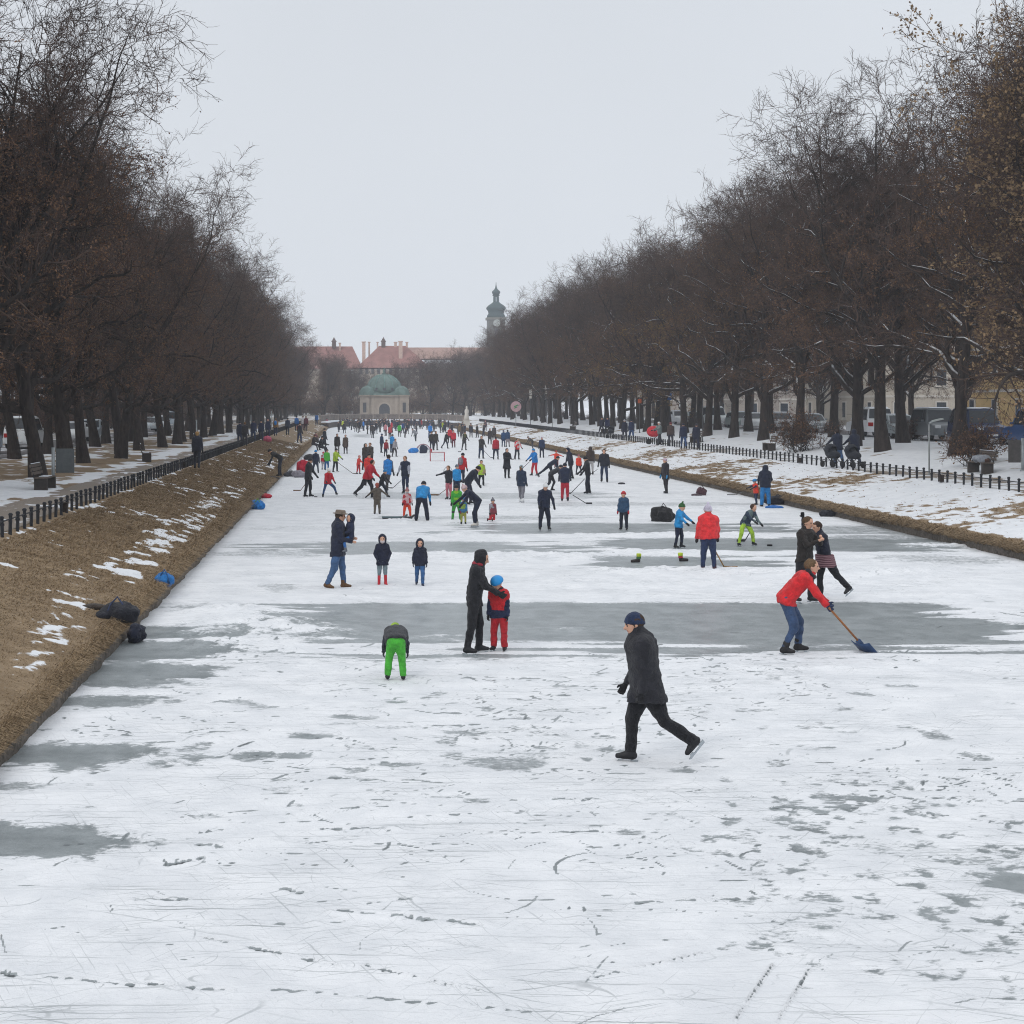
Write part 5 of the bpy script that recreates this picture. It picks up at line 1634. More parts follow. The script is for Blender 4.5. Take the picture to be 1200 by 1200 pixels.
_, J, W = person('man in a red jacket and jeans pushing a wooden snow shovel', 921, 767, 1.80, 78,
       K(lean=44, head=(-22, 0), lleg=(30, 6, 34, 0), rleg=(16, 8, 40, 0), larm=(50, 4, -2, 6), rarm=(34, 4, 8, -4), ik={'l': _reach}, lgrip=.75, rgrip=.75, coat=.085, puff=1.1, feet='skate', hat='none', hair=flat('5a4632', .8, .3, 0, 40), scarf=cloth('22242b'), wide=.95),
       'c8252b', '34496a', None, boots='1d1c1e', glove='22304e', hero=True)
hl_, hr_ = [W(J['wr' + n] + J['hd_' + n] * .075) for n in 'lr']
top = hr_ + (hr_ - tipx).normalized() * .06
sv = empty('snow_shovel', tuple(tipx), 0, 'snow shovel with long wooden handle and blue blade on the ice', 'shovel')
dv = (top - tipx); dn_ = dv.normalized()
MB().tube([tuple(dn_ * .16), tuple(dv * .5), tuple(dv)], .019, 8).build('handle', flat('8a5a34', .6, .25, 0, 20), sv, True)
tb_ = MB(); vv = []
lat = Vector((0, 1, 0)).cross(dn_).normalized(); lat = dn_.cross(Vector((0, 0, 1))).normalized()
nrm = lat.cross(dn_).normalized()
for i, tt in enumerate(np.linspace(-.04, .28, 6)):
    for j_ in np.linspace(-1, 1, 6):
        vv.append(dn_ * tt + lat * j_ * .19 + nrm * (.05 * (1 - j_ * j_) * (1 if nrm.z < 0 else -1)) + Vector((0, 0, .03)))
ff = [(i * 6 + j_, i * 6 + j_ + 1, (i + 1) * 6 + j_ + 1, (i + 1) * 6 + j_) for i in range(5) for j_ in range(5)]
bl = MB().add(vv, ff).build('blade', flat('2c4468', .45, .15), sv, True); so_ = bl.modifiers.new('thickness', 'SOLIDIFY'); so_.thickness = .012
MB().box(tuple(dn_ * .30), (.06, .08, .14), rot=dn_.to_track_quat('Z', 'Y').to_matrix()).build('socket', flat('2c4468', .45, .15), sv, bevel=.01)

person('woman in a black hooded jacket holding a child by the shoulders', 556, 767, 1.74, 82,
       K(lean=7, head=(14, 8), lleg=(10, 5, 12), rleg=(-5, 7, 6), larm=(26, 6, 30, -6), rarm=(30, 5, 34, -8), lgrip=.4, rgrip=.4, coat=.075, puff=1.02, feet='skate', hat='hood', scarf=cloth('8f2a38'), wide=.95),
       '1a1b21', '17181d', None, hero=True)
person('small child in red jacket, red trousers and bright blue helmet', 585, 764, 1.27, -22,
       K(kid=.55, lean=4, head=(16, -18), lleg=(4, 5, 6), rleg=(2, 5, 4), larm=(2, 10, 8), rarm=(4, 10, 10), coat=.06, puff=1.12, feet='skate', hat='helmet', jk2=('hem', '232c48'), wide=1.25, hair=None, scarf=cloth('23242c')),
       'c4262d', 'b3252f', '1f86c8', hero=True)
person('child in bright green trousers bending over with head hidden', 464, 799, 1.16, 180,
       K(kid=.5, lean=74, head=(30, 0), lleg=(12, 10, 14), rleg=(10, 8, 12), larm=(14, 14, 10), rarm=(10, 16, 10), coat=.05, puff=1.2, fat=1.15, feet='skate', hat='beanie', wide=1.3, jk2=('sleeves', '262a36')),
       '3a3c40', '46a637', '8fb03a', boots='1c1d22', hero=True)
person('man in navy jacket, jeans and grey brimmed hat carrying a child', 396, 690, 1.80, 88,
       K(lean=2, head=(4, 6), lleg=(12, 4, 8, 0), rleg=(-10, 4, 14, 12), larm=(22, 10, 66, -34), rarm=(16, 8, 60, -28), coat=.09, puff=1.1, fat=1.08, collar=.03, hat='brim', hair=flat('3b2d22', .8, .3, 0, 40)),
       '1d2337', '3e5a80', '766a5f', boots='5a4027', glove=None, hero=True)
x_, y_, _z = ground_pt(409, 690)
person('toddler in dark jacket and blue trousers held on a man\'s arm', 0, 0, .98, -70,
       K(kid=.95, lean=-4, head=(0, 25), lleg=(62, 22, 70), rleg=(60, 20, 72), larm=(30, 14, 40), rarm=(35, 14, 50), coat=.05, puff=1.15, hat='hood', fur=cloth('7d6a55')),
       '1f2740', '2f5c96', None, boots='5b6068', at=(x_ + .02, y_ - .02, .86))
person('girl in flared navy jacket, pale leggings and red boots', 448, 686, 1.18, 6,
       K(kid=.6, lean=0, head=(2, -4), lleg=(2, 3, 2), rleg=(0, 3, 0), larm=(6, 22, 30, -16), rarm=(6, 22, 30, -16), coat=.085, puff=1.02, hat='hood', mask=cloth('c9bfc0'), masktop=.2, boottop=.15, wide=.75),
       '1d2236', '74838a', None, boots='b02530', glove='1d2236', hero=True)
person('little boy in navy hooded jacket and jeans walking towards the camera', 492, 687, 1.10, 0,
       K(kid=.65, lean=2, head=(4, 0), lleg=(12, 2, 8), rleg=(-10, 2, 22, 10), larm=(-4, 16, 14, 2), rarm=(4, 16, 14, 2), coat=.055, puff=1.05, hat='hood', mask=cloth('9fb6c6'), masktop=.6, wide=1.0),
       '1c2032', '345a88', None, boots='2a3348', glove='1d2236', hero=True)
person('bearded man in dark brown jacket embracing a woman on the ice', 943, 707, 1.82, 40,
       K(lean=3, head=(8, 6), lleg=(8, 5, 10), rleg=(-6, 6, 6), larm=(44, 8, 92, -45), rarm=(36, 6, 84, -30), coat=.06, puff=1.02, feet='skate', hat='none', hair=flat('4a3826', .8, .3, 0, 40)),
       '26211f', '1f1f25', None, glove=None, hero=True)
_sk = NT('patterned_skirt'); _v = _sk.coord((1, 1, 1))
_w = _sk.n('ShaderNodeTexWave', bands_direction='Z'); _w.inputs['Scale'].default_value = 7; _w.inputs['Distortion'].default_value = 3; _sk.t.links.new(_v, _w.inputs['Vector'])
SKIRT = _sk.out(_sk.mix(_sk.ramp(_w.outputs['Fac'], .45, .6), lin('5a3c44'), lin('8b6c72')), .9)
person('woman in navy jacket and patterned skirt leaning on a man, one skate kicked back', 966, 704, 1.70, -76,
       K(lean=14, head=(4, 0), lleg=(-30, 6, 16, 34), rleg=(6, 4, 10), larm=(70, 16, 50, -20), rarm=(125, 14, 40, -10), coat=.0, puff=1.0, feet='skate', hat='none', hair=flat('33241d', .8, .3, 0, 40), skirt=(SKIRT, .13)),
       '1e2132', '1c1d24', None, hero=True)

# ---- middle distance on the ice: label, hip px, foot py, height, heading, pose, jacket, trousers, hat, options
SK = K(feet='skate')
ST = K(lleg=(6, 5, 8), rleg=(-5, 5, 5))
STR = K(lleg=(22, 4, 18), rleg=(-20, 4, 16, 22))
WIDE = K(lleg=(6, 20, 14), rleg=(4, 18, 12))
STICK = K(larm=(30, 6, 14), rarm=(42, 4, 16, -10))


def k(*ds, **kw):
    r = {}
    for d in ds: r.update(d)
    r.update(kw); return r


HAIRD, HAIRB, HAIRL = flat('2b211b', .8, .3, 0, 40), flat('6a4c30', .8, .3, 0, 40), flat('9a7a4e', .8, .25, 0, 40)
person('child in bright red jacket and pale lilac hat holding a hockey stick', 830, 671, 1.66, 176, k(SK, kid=.25, lean=4, lleg=(4, 5, 6), rleg=(2, 7, 8), rarm=(10, 14, 16), larm=(4, 14, 14), coat=.03, puff=1.2, fat=1.12, hat='bobble', hoodback=1, collar=.03), 'cf2f33', '253252', 'b9b3c4', boots='3a2028')
person('boy in bright blue jacket with green and black bobble hat reaching right', 795, 643, 1.32, 62, k(SK, kid=.4, lean=9, head=(8, 0), lleg=(14, 6, 20), rleg=(-2, 6, 8), larm=(48, 6, 4), rarm=(30, 10, 22), puff=1.12, hat='bobble'), '2384c0', '1d2338', '2f5a30')
person('child in lime trousers and patterned jacket crouching with a hockey stick', 873, 640, 1.36, 28, k(SK, kid=.35, lean=30, side=14, head=(-6, 20), lleg=(20, 22, 24), rleg=(14, 26, 20), larm=(30, 6, 20), rarm=(46, 4, 14, -10), hat='none', hair=flat('3d2c22', .8, .3, 0, 40), jk2=('patch', '59686a')), '2b3a4c', '9bbf3c', None)
person('small child in orange red vest and blue helmet pointing a stick left', 886, 592, 1.08, -64, k(SK, kid=.6, lean=8, lleg=(14, 6, 20), rleg=(-8, 6, 8), rarm=(66, 4, 6), larm=(58, 4, 8, -8), hat='helmet', puff=1.1, jk2=('sleeves', '252b3c')), 'd8412f', '23304c', '2377ad')
person('adult in black jacket and bright blue ski trousers seen from behind', 897, 594, 1.72, 180, k(lean=3, lleg=(2, 6, 4), rleg=(2, 6, 4), larm=(16, 16, 40, -10), rarm=(16, 16, 40, -10), puff=1.12, hat='hood', wide=1.3, fat=1.08, jk2=None), '1b2236', '2272b0', None)
person('woman in dark coat and pinkish hat standing by the right bank', 780, 579, 1.66, -60, k(SK, lean=2, lleg=(6, 4, 8), rleg=(-8, 4, 6), coat=.11, hat='beanie', longhair=0), '25232b', '242127', 'b9a3b0', glove='2a7fb5')
person('boy in blue jacket with red hat and red gloves facing left', 731, 621, 1.30, -28, k(kid=.4, lean=2, lleg=(4, 6, 4), rleg=(-2, 6, 6), larm=(2, 12, 10), rarm=(4, 12, 10), puff=1.1, hat='beanie', wide=1.25, coat=.06), '2d4a68', '1f2434', 'b5303a', glove='a02834')
person('woman in navy ski suit and white hat facing the camera', 638, 622, 1.58, 8, k(SK, lean=10, head=(14, 0), lleg=(4, 8, 8), rleg=(4, 8, 6), larm=(2, 24, 8), rarm=(10, 14, 26), hat='bobble', puff=1.08, wide=1.15), '1d2439', '1c2032', 'd2d4d6')
person('woman with long hair in teal navy coat, grey trousers and white skates', 611, 589, 1.60, 150, k(SK, lean=-2, lleg=(16, 4, 14), rleg=(-8, 4, 10), coat=.08, hat='beanie', hair=HAIRB, longhair=1.6), '243248', '787880', '8ca6b0', boots='d5d7d8')
person('navy dressed man with bright red trousers seen from behind', 662, 588, 1.66, 172, k(SK, lean=10, lleg=(4, 4, 6), rleg=(2, 4, 6), larm=(18, 14, 30), rarm=(24, 12, 30), hat='beanie', puff=1.12, wide=1.15), '20283e', 'a92838', '1f2430')
person('slim dark skater facing left with a hockey stick, black cap', 689, 579, 1.76, -88, k(SK, lean=7, head=(8, 0), lleg=(10, 3, 12), rleg=(-4, 3, 8), larm=(22, 5, 20), rarm=(30, 5, 16), hat='beanie', coat=.05), '22222a', '1f2230', '1a1a1f')
person('man in dark jacket and jeans walking with a hockey stick, right of the crowd', 708, 566, 1.80, -14, k(SK, lean=2, lleg=(8, 7, 10), rleg=(-10, 6, 12), larm=(4, 14, 16), rarm=(18, 16, 14), hat='none', hair=HAIRD, coat=.05, puff=1.08), '22252f', '2c3850', None)
person('person in brown fur hooded jacket and pale trousers', 692, 557, 1.68, 180, k(SK, lean=2, lleg=(4, 4, 6), rleg=(-4, 4, 6), hat='hood', coat=.05, puff=1.12), '3a302c', 'a6a4a6', None)
person('child in orange vest and dark trousers behind the slim dark skater', 678, 557, 1.22, 10, k(SK, kid=.4, lean=3, lleg=(4, 14, 6), rleg=(2, 12, 6), hat='beanie', puff=1.1), 'd4402f', '3a3c46', '8d5a66')
person('hooded adult in dark navy coat leaning left beside the orange child', 669, 562, 1.80, -70, k(SK, lean=14, head=(10, 0), lleg=(14, 4, 16), rleg=(-10, 4, 6), hat='hood', coat=.09), '1d2136', '1d2030', None)
person('child in red orange jacket with arms spread wide', 652, 549, 1.16, -20, k(SK, kid=.45, lean=4, larm=(20, 70, 0, 70), rarm=(20, 75, 0, 75), lleg=(6, 8, 8), rleg=(-4, 8, 8), hat='beanie', puff=1.1), 'd8432f', '8a2a34', 'b04038')
person('skater in dark navy bending forward with one leg kicked back', 644, 564, 1.62, 66, k(SK, lean=58, head=(-20, 0), lleg=(16, 4, 26), rleg=(-48, 6, 8, 40), larm=(10, 10, 10), rarm=(20, 10, 10), hat='beanie'), '20283c', '1f2433', '24262c')
person('dark grey skater stooping low towards the red trousers', 645, 576, 1.60, 80, k(SK, lean=62, head=(-10, 0), lleg=(26, 6, 46), rleg=(-6, 6, 36, 20), larm=(30, 4, 10), rarm=(22, 6, 10), hat='beanie'), '33353b', '262831', '2b2c31')
person('person in bright blue jacket and red trousers swinging a hockey stick', 627, 558, 1.62, -52, k(SK, lean=12, lleg=(12, 12, 20), rleg=(6, 14, 6), larm=(46, 4, 10, -10), rarm=(38, 10, 14), hat='beanie', puff=1.1), '1f76bd', 'b42a38', '2079b6')
person('woman in denim blue jacket and pale hat behind the blue jacket skater', 635, 537, 1.66, -12, k(SK, ST, coat=.05, hat='beanie'), '263350', '20263a', 'b9aab8')
person('grey brown figure stooping near the right bank edge', 624, 528, 1.5, -75, k(SK, lean=52, lleg=(10, 6, 24), rleg=(-6, 6, 12), larm=(20, 5, 10), rarm=(26, 5, 10), hat='beanie'), '55504d', '46444a', '5d5753')
person('woman in long black coat standing with folded arms', 594, 561, 1.70, 16, k(SK, lean=-1, lleg=(3, 2, 3), rleg=(2, 2, 3), larm=(26, 10, 80, -45), rarm=(26, 10, 80, -45), coat=.17, hat='none', hair=HAIRD, collar=.03), '1e2028', '1d2029', None)
person('player in red and white jersey with a stick near the right bank', 606, 539, 1.62, 26, k(SK, ST, larm=(24, 14, 20), rarm=(20, 24, 30), hat='none', hair=HAIRD, puff=1.1, jk2=('patch', 'c9b7b9')), 'c12a34', '20242f', None)
person('player in crimson jacket and dark trousers facing away', 581, 539, 1.72, 175, k(SK, lean=2, lleg=(2, 8, 4), rleg=(2, 8, 4), hat='beanie', puff=1.1), 'a01f30', '20263a', '1f2026')
person('dark clothed man leaning on a long stick behind the lime child', 564, 538, 1.76, 20, k(SK, ST, STICK, hat='none', hair=HAIRB), '2a2a2c', '22304a', None)
person('child in lime yellow and beige jacket with dark hair', 564, 571, 1.36, 4, k(SK, kid=.35, lean=2, lleg=(8, 5, 10), rleg=(-4, 5, 8), larm=(6, 12, 14), rarm=(20, 34, 20), hat='none', hair=HAIRD, longhair=.9, puff=1.1, jk2=('patch', '9a8c68')), '9fbd3c', '22252e', None)
person('woman in navy jacket and bobble hat bending over a small child', 560, 618, 1.66, -80, k(SK, lean=52, head=(-2, 0), lleg=(22, 5, 26), rleg=(10, 5, 22), larm=(34, 5, 6), rarm=(46, 4, 6), hat='bobble', wide=1.1), '1d2338', '1f2538', 'b8a0a4', boots='c9c4bd')
person('toddler in multicoloured jacket and khaki trousers held upright', 543, 615, .98, 10, k(kid=.8, lean=4, lleg=(4, 5, 6), rleg=(2, 5, 6), hat='helmet', puff=1.12, jk2=('patch', '3a6f9a')), '7f9c46', '9a9a4c', '3c6f9e', glove='7a3a44')
person('child in bright green snowsuit with black shoulders', 535, 612, 1.34, -6, k(SK, kid=.45, lean=8, head=(12, 0), lleg=(6, 10, 10), rleg=(4, 10, 8), larm=(14, 12, 30, -10), rarm=(8, 10, 20), hat='beanie', hair=HAIRD, puff=1.15, jk2=('patch', '7fae2e'), leg2=('knee', '2c3a30')), '3c9a3a', '3f9440', '22252b')
person('man in dark navy jacket stooping right above the green child', 548, 592, 1.78, 78, k(SK, lean=40, head=(10, 0), lleg=(18, 5, 24), rleg=(4, 5, 14), larm=(12, 8, 16), rarm=(18, 8, 16), hat='beanie', fat=1.1, puff=1.1), '1b1f2f', '20243a', '1a1b20')
person('girl in sky blue jacket between the green child and the hoop net', 535, 581, 1.42, 22, k(SK, kid=.3, lean=4, lleg=(4, 5, 6), rleg=(-2, 5, 6), hat='beanie', puff=1.1, coat=.06), '2a8fcf', '23304a', '5c6a76')
person('dark jacketed person by the hoop net wearing pink trousers', 526, 586, 1.50, -40, k(SK, lean=4, lleg=(4, 5, 6), rleg=(-2, 5, 6), larm=(10, 14, 20), rarm=(70, 20, 10), hat='none', hair=HAIRB, coat=.05), '22252f', 'b86c78', None)
person('skater in red jacket carrying a grey and black backpack', 541, 569, 1.68, 150, k(SK, ST, lean=12, hat='beanie', pack='7b7c84'), 'b5282f', '23283a', '20232c')
person('child kneeling on the ice in grey and red striped jacket', 577, 612, 1.0, 18, k(kid=.7, lean=4, lleg=(-2, 6, 86, 80), rleg=(-2, 6, 86, 80), kneel=1, hat='bobble', puff=1.12, jk2=('patch', '8d8f98')), '7d3b44', 'b52a34', '6d6f76')
person('man in bright blue jacket bending forward, wide dark trousers', 494, 613, 1.66, 168, k(SK, lean=50, head=(0, 0), lleg=(10, 12, 10), rleg=(8, 12, 8), larm=(10, 10, 6), rarm=(14, 10, 10), hat='beanie', puff=1.12, fat=1.05, wide=1.25), '2583c0', '1e2234', '22222a')
person('small child in patterned red jacket and bright orange trousers', 477, 607, 1.10, 4, k(kid=.65, lean=2, lleg=(4, 12, 4), rleg=(2, 10, 4), larm=(8, 18, 20), rarm=(8, 18, 20), hat='bobble', puff=1.15, wide=1.2, mask=cloth('a8a8ae'), masktop=.1, jk2=('patch', 'c3a2a6')), 'b03038', 'e04a2c', '9a6a6e')
person('skater with pale sleeves and navy vest holding a stick low', 475, 579, 1.76, -24, k(SK, lean=2, lleg=(6, 3, 8), rleg=(-4, 3, 6), larm=(8, 10, 16), rarm=(24, 14, 10), hat='none', hair=HAIRB, jk2=('sleeves', 'a3a6b2')), '232b40', '26324e', None)
person('tall skater in grey coat with bright blue back', 454, 576, 1.80, 150, k(SK, STR, lean=10, hat='none', hair=HAIRD, coat=.08, jk2=('back', '2b7cc6')), '55575f', '4a474a', None)
person('boy in dark jacket and blue hat lunging right', 447, 583, 1.34, 70, k(SK, kid=.35, lean=20, lleg=(30, 8, 14), rleg=(-34, 6, 8, 30), larm=(30, 10, 14), rarm=(24, 10, 16), hat='beanie'), '22242b', '232838', '2b7fb8')
person('child in olive grey snowsuit with arms held out and fair hair', 442, 603, 1.22, 178, k(kid=.45, lean=0, lleg=(2, 5, 3), rleg=(2, 5, 3), larm=(6, 48, 0, 48), rarm=(6, 52, 0, 52), hat='none', hair=flat('8a4438', .8, .2, 0, 30), longhair=.8, puff=1.1, wide=1.2), '585048', '5c554d', None)
person('hockey player in red jacket gliding with one leg trailing', 430, 584, 1.80, 62, k(SK, lean=26, head=(-6, 0), lleg=(24, 5, 24), rleg=(-26, 8, 22, 30), larm=(26, 10, 20), rarm=(16, 14, 26), hat='none', hair=HAIRD, puff=1.15, fat=1.1), 'b01f32', '201f26', None)
person('person in red jersey just behind the gliding red player', 432, 571, 1.7, 20, k(SK, ST, hat='beanie', puff=1.1), 'd03a34', '2a2328', '2a2a2e')
person('dark brown pair member standing left behind the red players', 428, 552, 1.72, 30, k(SK, ST, hat='hood', coat=.06), '3b3634', '2c2a2e', None)
person('dark brown pair member standing right behind the red players', 434, 551, 1.74, -30, k(SK, ST, hat='none', hair=HAIRB, coat=.06), '4a4440', '302d30', None)
person('small child in all red snowsuit', 420, 556, 1.14, 60, k(SK, kid=.5, lean=8, lleg=(10, 5, 12), rleg=(-4, 5, 6), larm=(40, 6, 10), rarm=(10, 10, 10), hat='beanie', puff=1.1), 'd23a34', 'b8283a', 'c08a84')
person('child in lime yellow jacket reaching with a long stick', 393, 554, 1.48, 52, k(SK, kid=.2, lean=6, lleg=(8, 6, 10), rleg=(-4, 6, 6), larm=(44, 6, 6), rarm=(36, 6, 8), hat='beanie', puff=1.15), 'a4bf3a', '23262f', '2a2f2a')
person('child in green jacket and blue trousers left of the lime one', 383, 552, 1.36, 20, k(SK, kid=.35, ST=0, lean=2, hat='beanie', puff=1.1), '4fae3e', '2a5f92', '3a3630')
person('small child in white and red stripes between green and navy children', 379, 551, 1.16, 0, k(SK, kid=.5, lean=2, hat='beanie', puff=1.1, jk2=('patch', 'b9c3cc')), 'b02a34', 'a6a2a8', 'b53038')
person('navy dressed boy with bright blue hat facing away', 370, 555, 1.42, 180, k(SK, kid=.3, lean=6, WIDE=0, lleg=(4, 10, 6), rleg=(4, 10, 6), larm=(10, 16, 10), rarm=(10, 16, 10), hat='beanie', puff=1.1), '232a40', '232c44', '2384c4')
person('boy in red jacket and white helmet lunging for the puck', 384, 583, 1.36, 24, k(SK, kid=.3, lean=18, head=(-4, 0), lleg=(10, 46, 18), rleg=(12, 22, 20), larm=(20, 16, 26), rarm=(26, 16, 30), hat='helmet', puff=1.15), 'b3202e', '2d4a72', 'd5d5d6')
person('tall hockey player in black facing right with a stick', 361, 583, 1.78, 70, k(SK, lean=6, head=(8, 0), lleg=(8, 5, 10), rleg=(-4, 5, 6), larm=(24, 8, 14), rarm=(14, 8, 16), hat='beanie', coat=.08, puff=1.08), '1d2027', '1f222b', '26262c')
person('person in dark coat and grey trousers strolling towards the camera', 395, 532, 1.74, 10, k(ST, coat=.13, hat='none', hair=HAIRD), '2e2b2c', '6f6a70', None)
person('person in brown coat strolling right of the dark coat', 405, 532, 1.66, -10, k(ST, coat=.15, hat='none', hair=HAIRB), '574a44', '3f3438', None)
person('dark blue clad skater behind the crimson child', 447, 531, 1.66, 120, k(SK, ST, hat='beanie'), '23344f', '22283a', '2a3a58')
person('child in crimson jacket and dark trousers', 452, 536, 1.40, 30, k(SK, kid=.3, lean=12, hat='beanie', puff=1.1), '8d1f30', '23273a', '6a2630')
person('skater in bright blue jacket turning away, right of the crimson child', 459, 531, 1.62, 140, k(SK, ST, lean=10, hat='beanie', puff=1.1), '2483c4', '2b3f5c', '32302e')
person('skater in pale grey jacket crouching right of the bright blue one', 462, 536, 1.50, 40, k(SK, lean=14, lleg=(16, 8, 24), rleg=(2, 8, 20), hat='none', hair=HAIRB), '9b989c', '3f3c40', None)
person('tall person in vivid blue jacket beyond the pop-up net', 504, 514, 1.82, 20, k(SK, ST, hat='beanie', puff=1.12), '1f7ccb', '22406c', '1f6fb0')
person('dark jacketed skater left of two behind the pop-up net', 506, 528, 1.72, -20, k(SK, ST, hat='beanie'), '33312f', '242a3a', '2a2724')
person('dark jacketed skater right of two behind the pop-up net', 510.5, 528, 1.76, 30, k(SK, ST, hat='none', hair=HAIRD), '3a3835', '3c3d44', None)
person('player in black with a raised stick beside the red pair', 522, 526, 1.62, 60, k(SK, STR, lean=14, hat='beanie'), '22232a', '22263a', '2a2c34')
person('woman in red jacket on the left of the red pair', 527, 520, 1.70, 10, k(SK, ST, hat='beanie', puff=1.1), 'b82636', '3a2830', '57303a')
person('woman in red jacket and maroon trousers on the right of the red pair', 531.5, 525, 1.70, -15, k(SK, ST, hat='none', hair=HAIRB, puff=1.1), 'b52638', '5e2234', None)
person('dark skater with lime stripes leaning on a hockey stick', 544, 528, 1.74, 30, k(SK, STICK, lean=8, lleg=(8, 6, 12), rleg=(-6, 6, 10), hat='beanie', jk2=('patch', '57602e')), '33312f', '3a3a40', '2e2c2a')
person('olive coated person behind the dark skater with lime stripes', 538.5, 512, 1.70, 0, k(ST, coat=.1, hat='beanie'), '6a5c46', '3a3a40', '4a4540')
person('lone dark figure between the lime striped skater and the right bank', 552, 513, 1.70, 0, k(ST, coat=.12, hat='beanie'), '2a2c36', '24262f', '2a2a30')
person('dark coated person left of two behind the crimson player', 574, 521, 1.72, 20, k(ST, coat=.1, hat='none', hair=HAIRD), '3a3536', '2f2e34', None)
person('dark coated person right of two behind the crimson player', 579, 516, 1.74, -10, k(ST, coat=.1, hat='none', hair=HAIRB), '3e3a3a', '2f2e34', None)
person('person in denim blue jacket left of two near the round sign', 590, 524, 1.68, 170, k(ST, hat='beanie'), '26436a', '2d3c58', '41506a')
person('person in denim blue jacket right of two near the round sign', 595, 524, 1.72, 190, k(ST, hat='none', hair=HAIRD), '2a4468', '8b8288', None)
person('small figure in pink hat standing high on the right bank', 565, 0, 1.5, 0, k(ST, hat='beanie'), '5a4650', '3a363c', 'b56a80', at=(18.9, 229, zat(18.9, 229)), group='people on the banks')

# ---- on the left bank and path
GB = 'people on the banks'
person('man in black bending down on the brown grass of the left bank', 329, 558, 1.76, -82, k(lean=62, head=(0, 0), lleg=(14, 4, 14), rleg=(4, 4, 10), larm=(24, 6, 8), rarm=(14, 6, 8), hat='beanie'), '232120', '202330', '2b2622', z=.45, group=GB)
person('lone walker in dark jacket with fair hair on the left path', 231, 549, 1.72, 176, k(lean=2, lleg=(8, 3, 8), rleg=(-10, 3, 12, 10), coat=.06, hat='none', hair=HAIRL, longhair=.6, puff=1.1), '1e2130', '20242f', None, group='people on the paths', z=1.27)
person('black clad person standing low on the left bank', 380, 526, 1.72, 60, k(ST, coat=.06, hat='beanie'), '22252e', '22252f', '2a2a2e', z=.5, group=GB)
person('dark person with pink bag standing on top of the left bank', 351, 519, 1.66, 40, k(ST, hat='beanie', pack='a8505c'), '2b2a33', '243252', '3a3032', z=1.1, group=GB)
for x, y, H, c1, c2, ht, lab, rz in [(367, 528, 1.66, '2f2a2a', '282830', '5a3038', 'person sitting on the left bank, left of two in dark clothes', 60), (375, 532, 1.7, '22242a', '22252e', '24262a', 'person sitting on the left bank, right of two in dark clothes', 70), (369, 519, 1.3, '7a4650', '3a3036', '30282a', 'child in dull pink sitting above two dark figures on the left bank', 50)]:
    person(lab, x, y, H, rz, k(lean=14, head=(6, 0), lleg=(78, 8, 64), rleg=(76, 8, 62), larm=(40, 10, 30), rarm=(40, 10, 30), hat='beanie'), c1, c2, ht, z=.55, group=GB)
GP = 'people on the paths'
LP = [(281, 521, 'two walkers on the left path: dark navy one nearest the pale pole', '22283c', '28324a', 'beanie'), (287, 522.5, 'walker in dark coat with reddish hair on the left path', '2a282c', '26262e', 'hair'), (297, 517, 'walker in navy jacket just left of a pale pole far up the left path', '202a48', '2a3c5c', 'beanie'),
      (306, 516.5, 'walker in navy jacket just right of a pale pole far up the left path', '1f2742', '232c44', 'beanie'), (314, 513, 'walker bending over a pink bundle far up the left path', '222a46', '242c44', 'hood'), (323, 511, 'walker with bright blue backpack far up the left path', '8a6a44', '25304a', 'hair'),
      (337, 510, 'dark walker beside the farthest pale pole on the left path', '232c44', '232838', 'beanie'), (347.5, 505, 'walker in navy and vivid blue far up the left path', '1f5fa0', '22304a', 'beanie'), (355, 505, 'walker in white jacket far up the left path', 'c5c3c8', '57404a', 'hair'), (358.5, 505.5, 'walker in maroon coat beside the white jacket', '5c2c3a', '3a2a32', 'hair'),
      (371, 499, 'small figure in blue jacket where the left path meets the end wall', '2a5f9c', '26304a', 'beanie')]
for x, y, lab, c1, c2, ht in LP:
    person(lab, x, y, 1.72, 175 if x % 2 else 5, k(STR if x > 300 else ST, coat=.06, hat='none' if ht == 'hair' else ht, hair=HAIRB if ht == 'hair' else None, **({'pack': '2c7cc0'} if 'backpack' in lab else {})), c1, c2, '2a2c34', z=1.27, group=GP)
# ---- on the right path
RPW = [(732, 516, 'walker in dark coat with pale hat, left of a couple on the right path', '25283a', '23263a', 'a9a6aa', 175), (740, 515.5, 'walker in blue jeans, right of a couple on the right path', '2a3350', '33507c', '2a2e3c', 178), (773, 522, 'walker in grey striped jacket and white hat pushing something red', '6d7878', '33363e', 'd0cfd0', -70),
       (786, 523, 'walker in dull brown, second of four on the right path', '463a38', '383a44', '6a3038', 170), (801, 526, 'walker in navy jacket and jeans, third of four on the right path', '1f2742', '38507a', '24293c', 175), (816, 527, 'walker in long navy coat, fourth of four on the right path', '1e2338', '252b40', '3a3a42', 172),
       (705, 509, 'dark walker left of a stroller on the right path', '24263a', '25283a', '2a2a34', 20), (711.5, 509, 'dark walker right of a stroller on the right path', '22284a', '25283a', '24262f', 10)]
for x, y, lab, c1, c2, ht, rz in RPW:
    person(lab, x, y, 1.74, rz, k(STR, coat=.10 if 'coat' in lab else .05, puff=1.06, hat='beanie', **({'larm': (50, 6, 20), 'rarm': (50, 6, 20)} if 'pushing' in lab else {})), c1, c2, ht, z=1.27, group=GP)
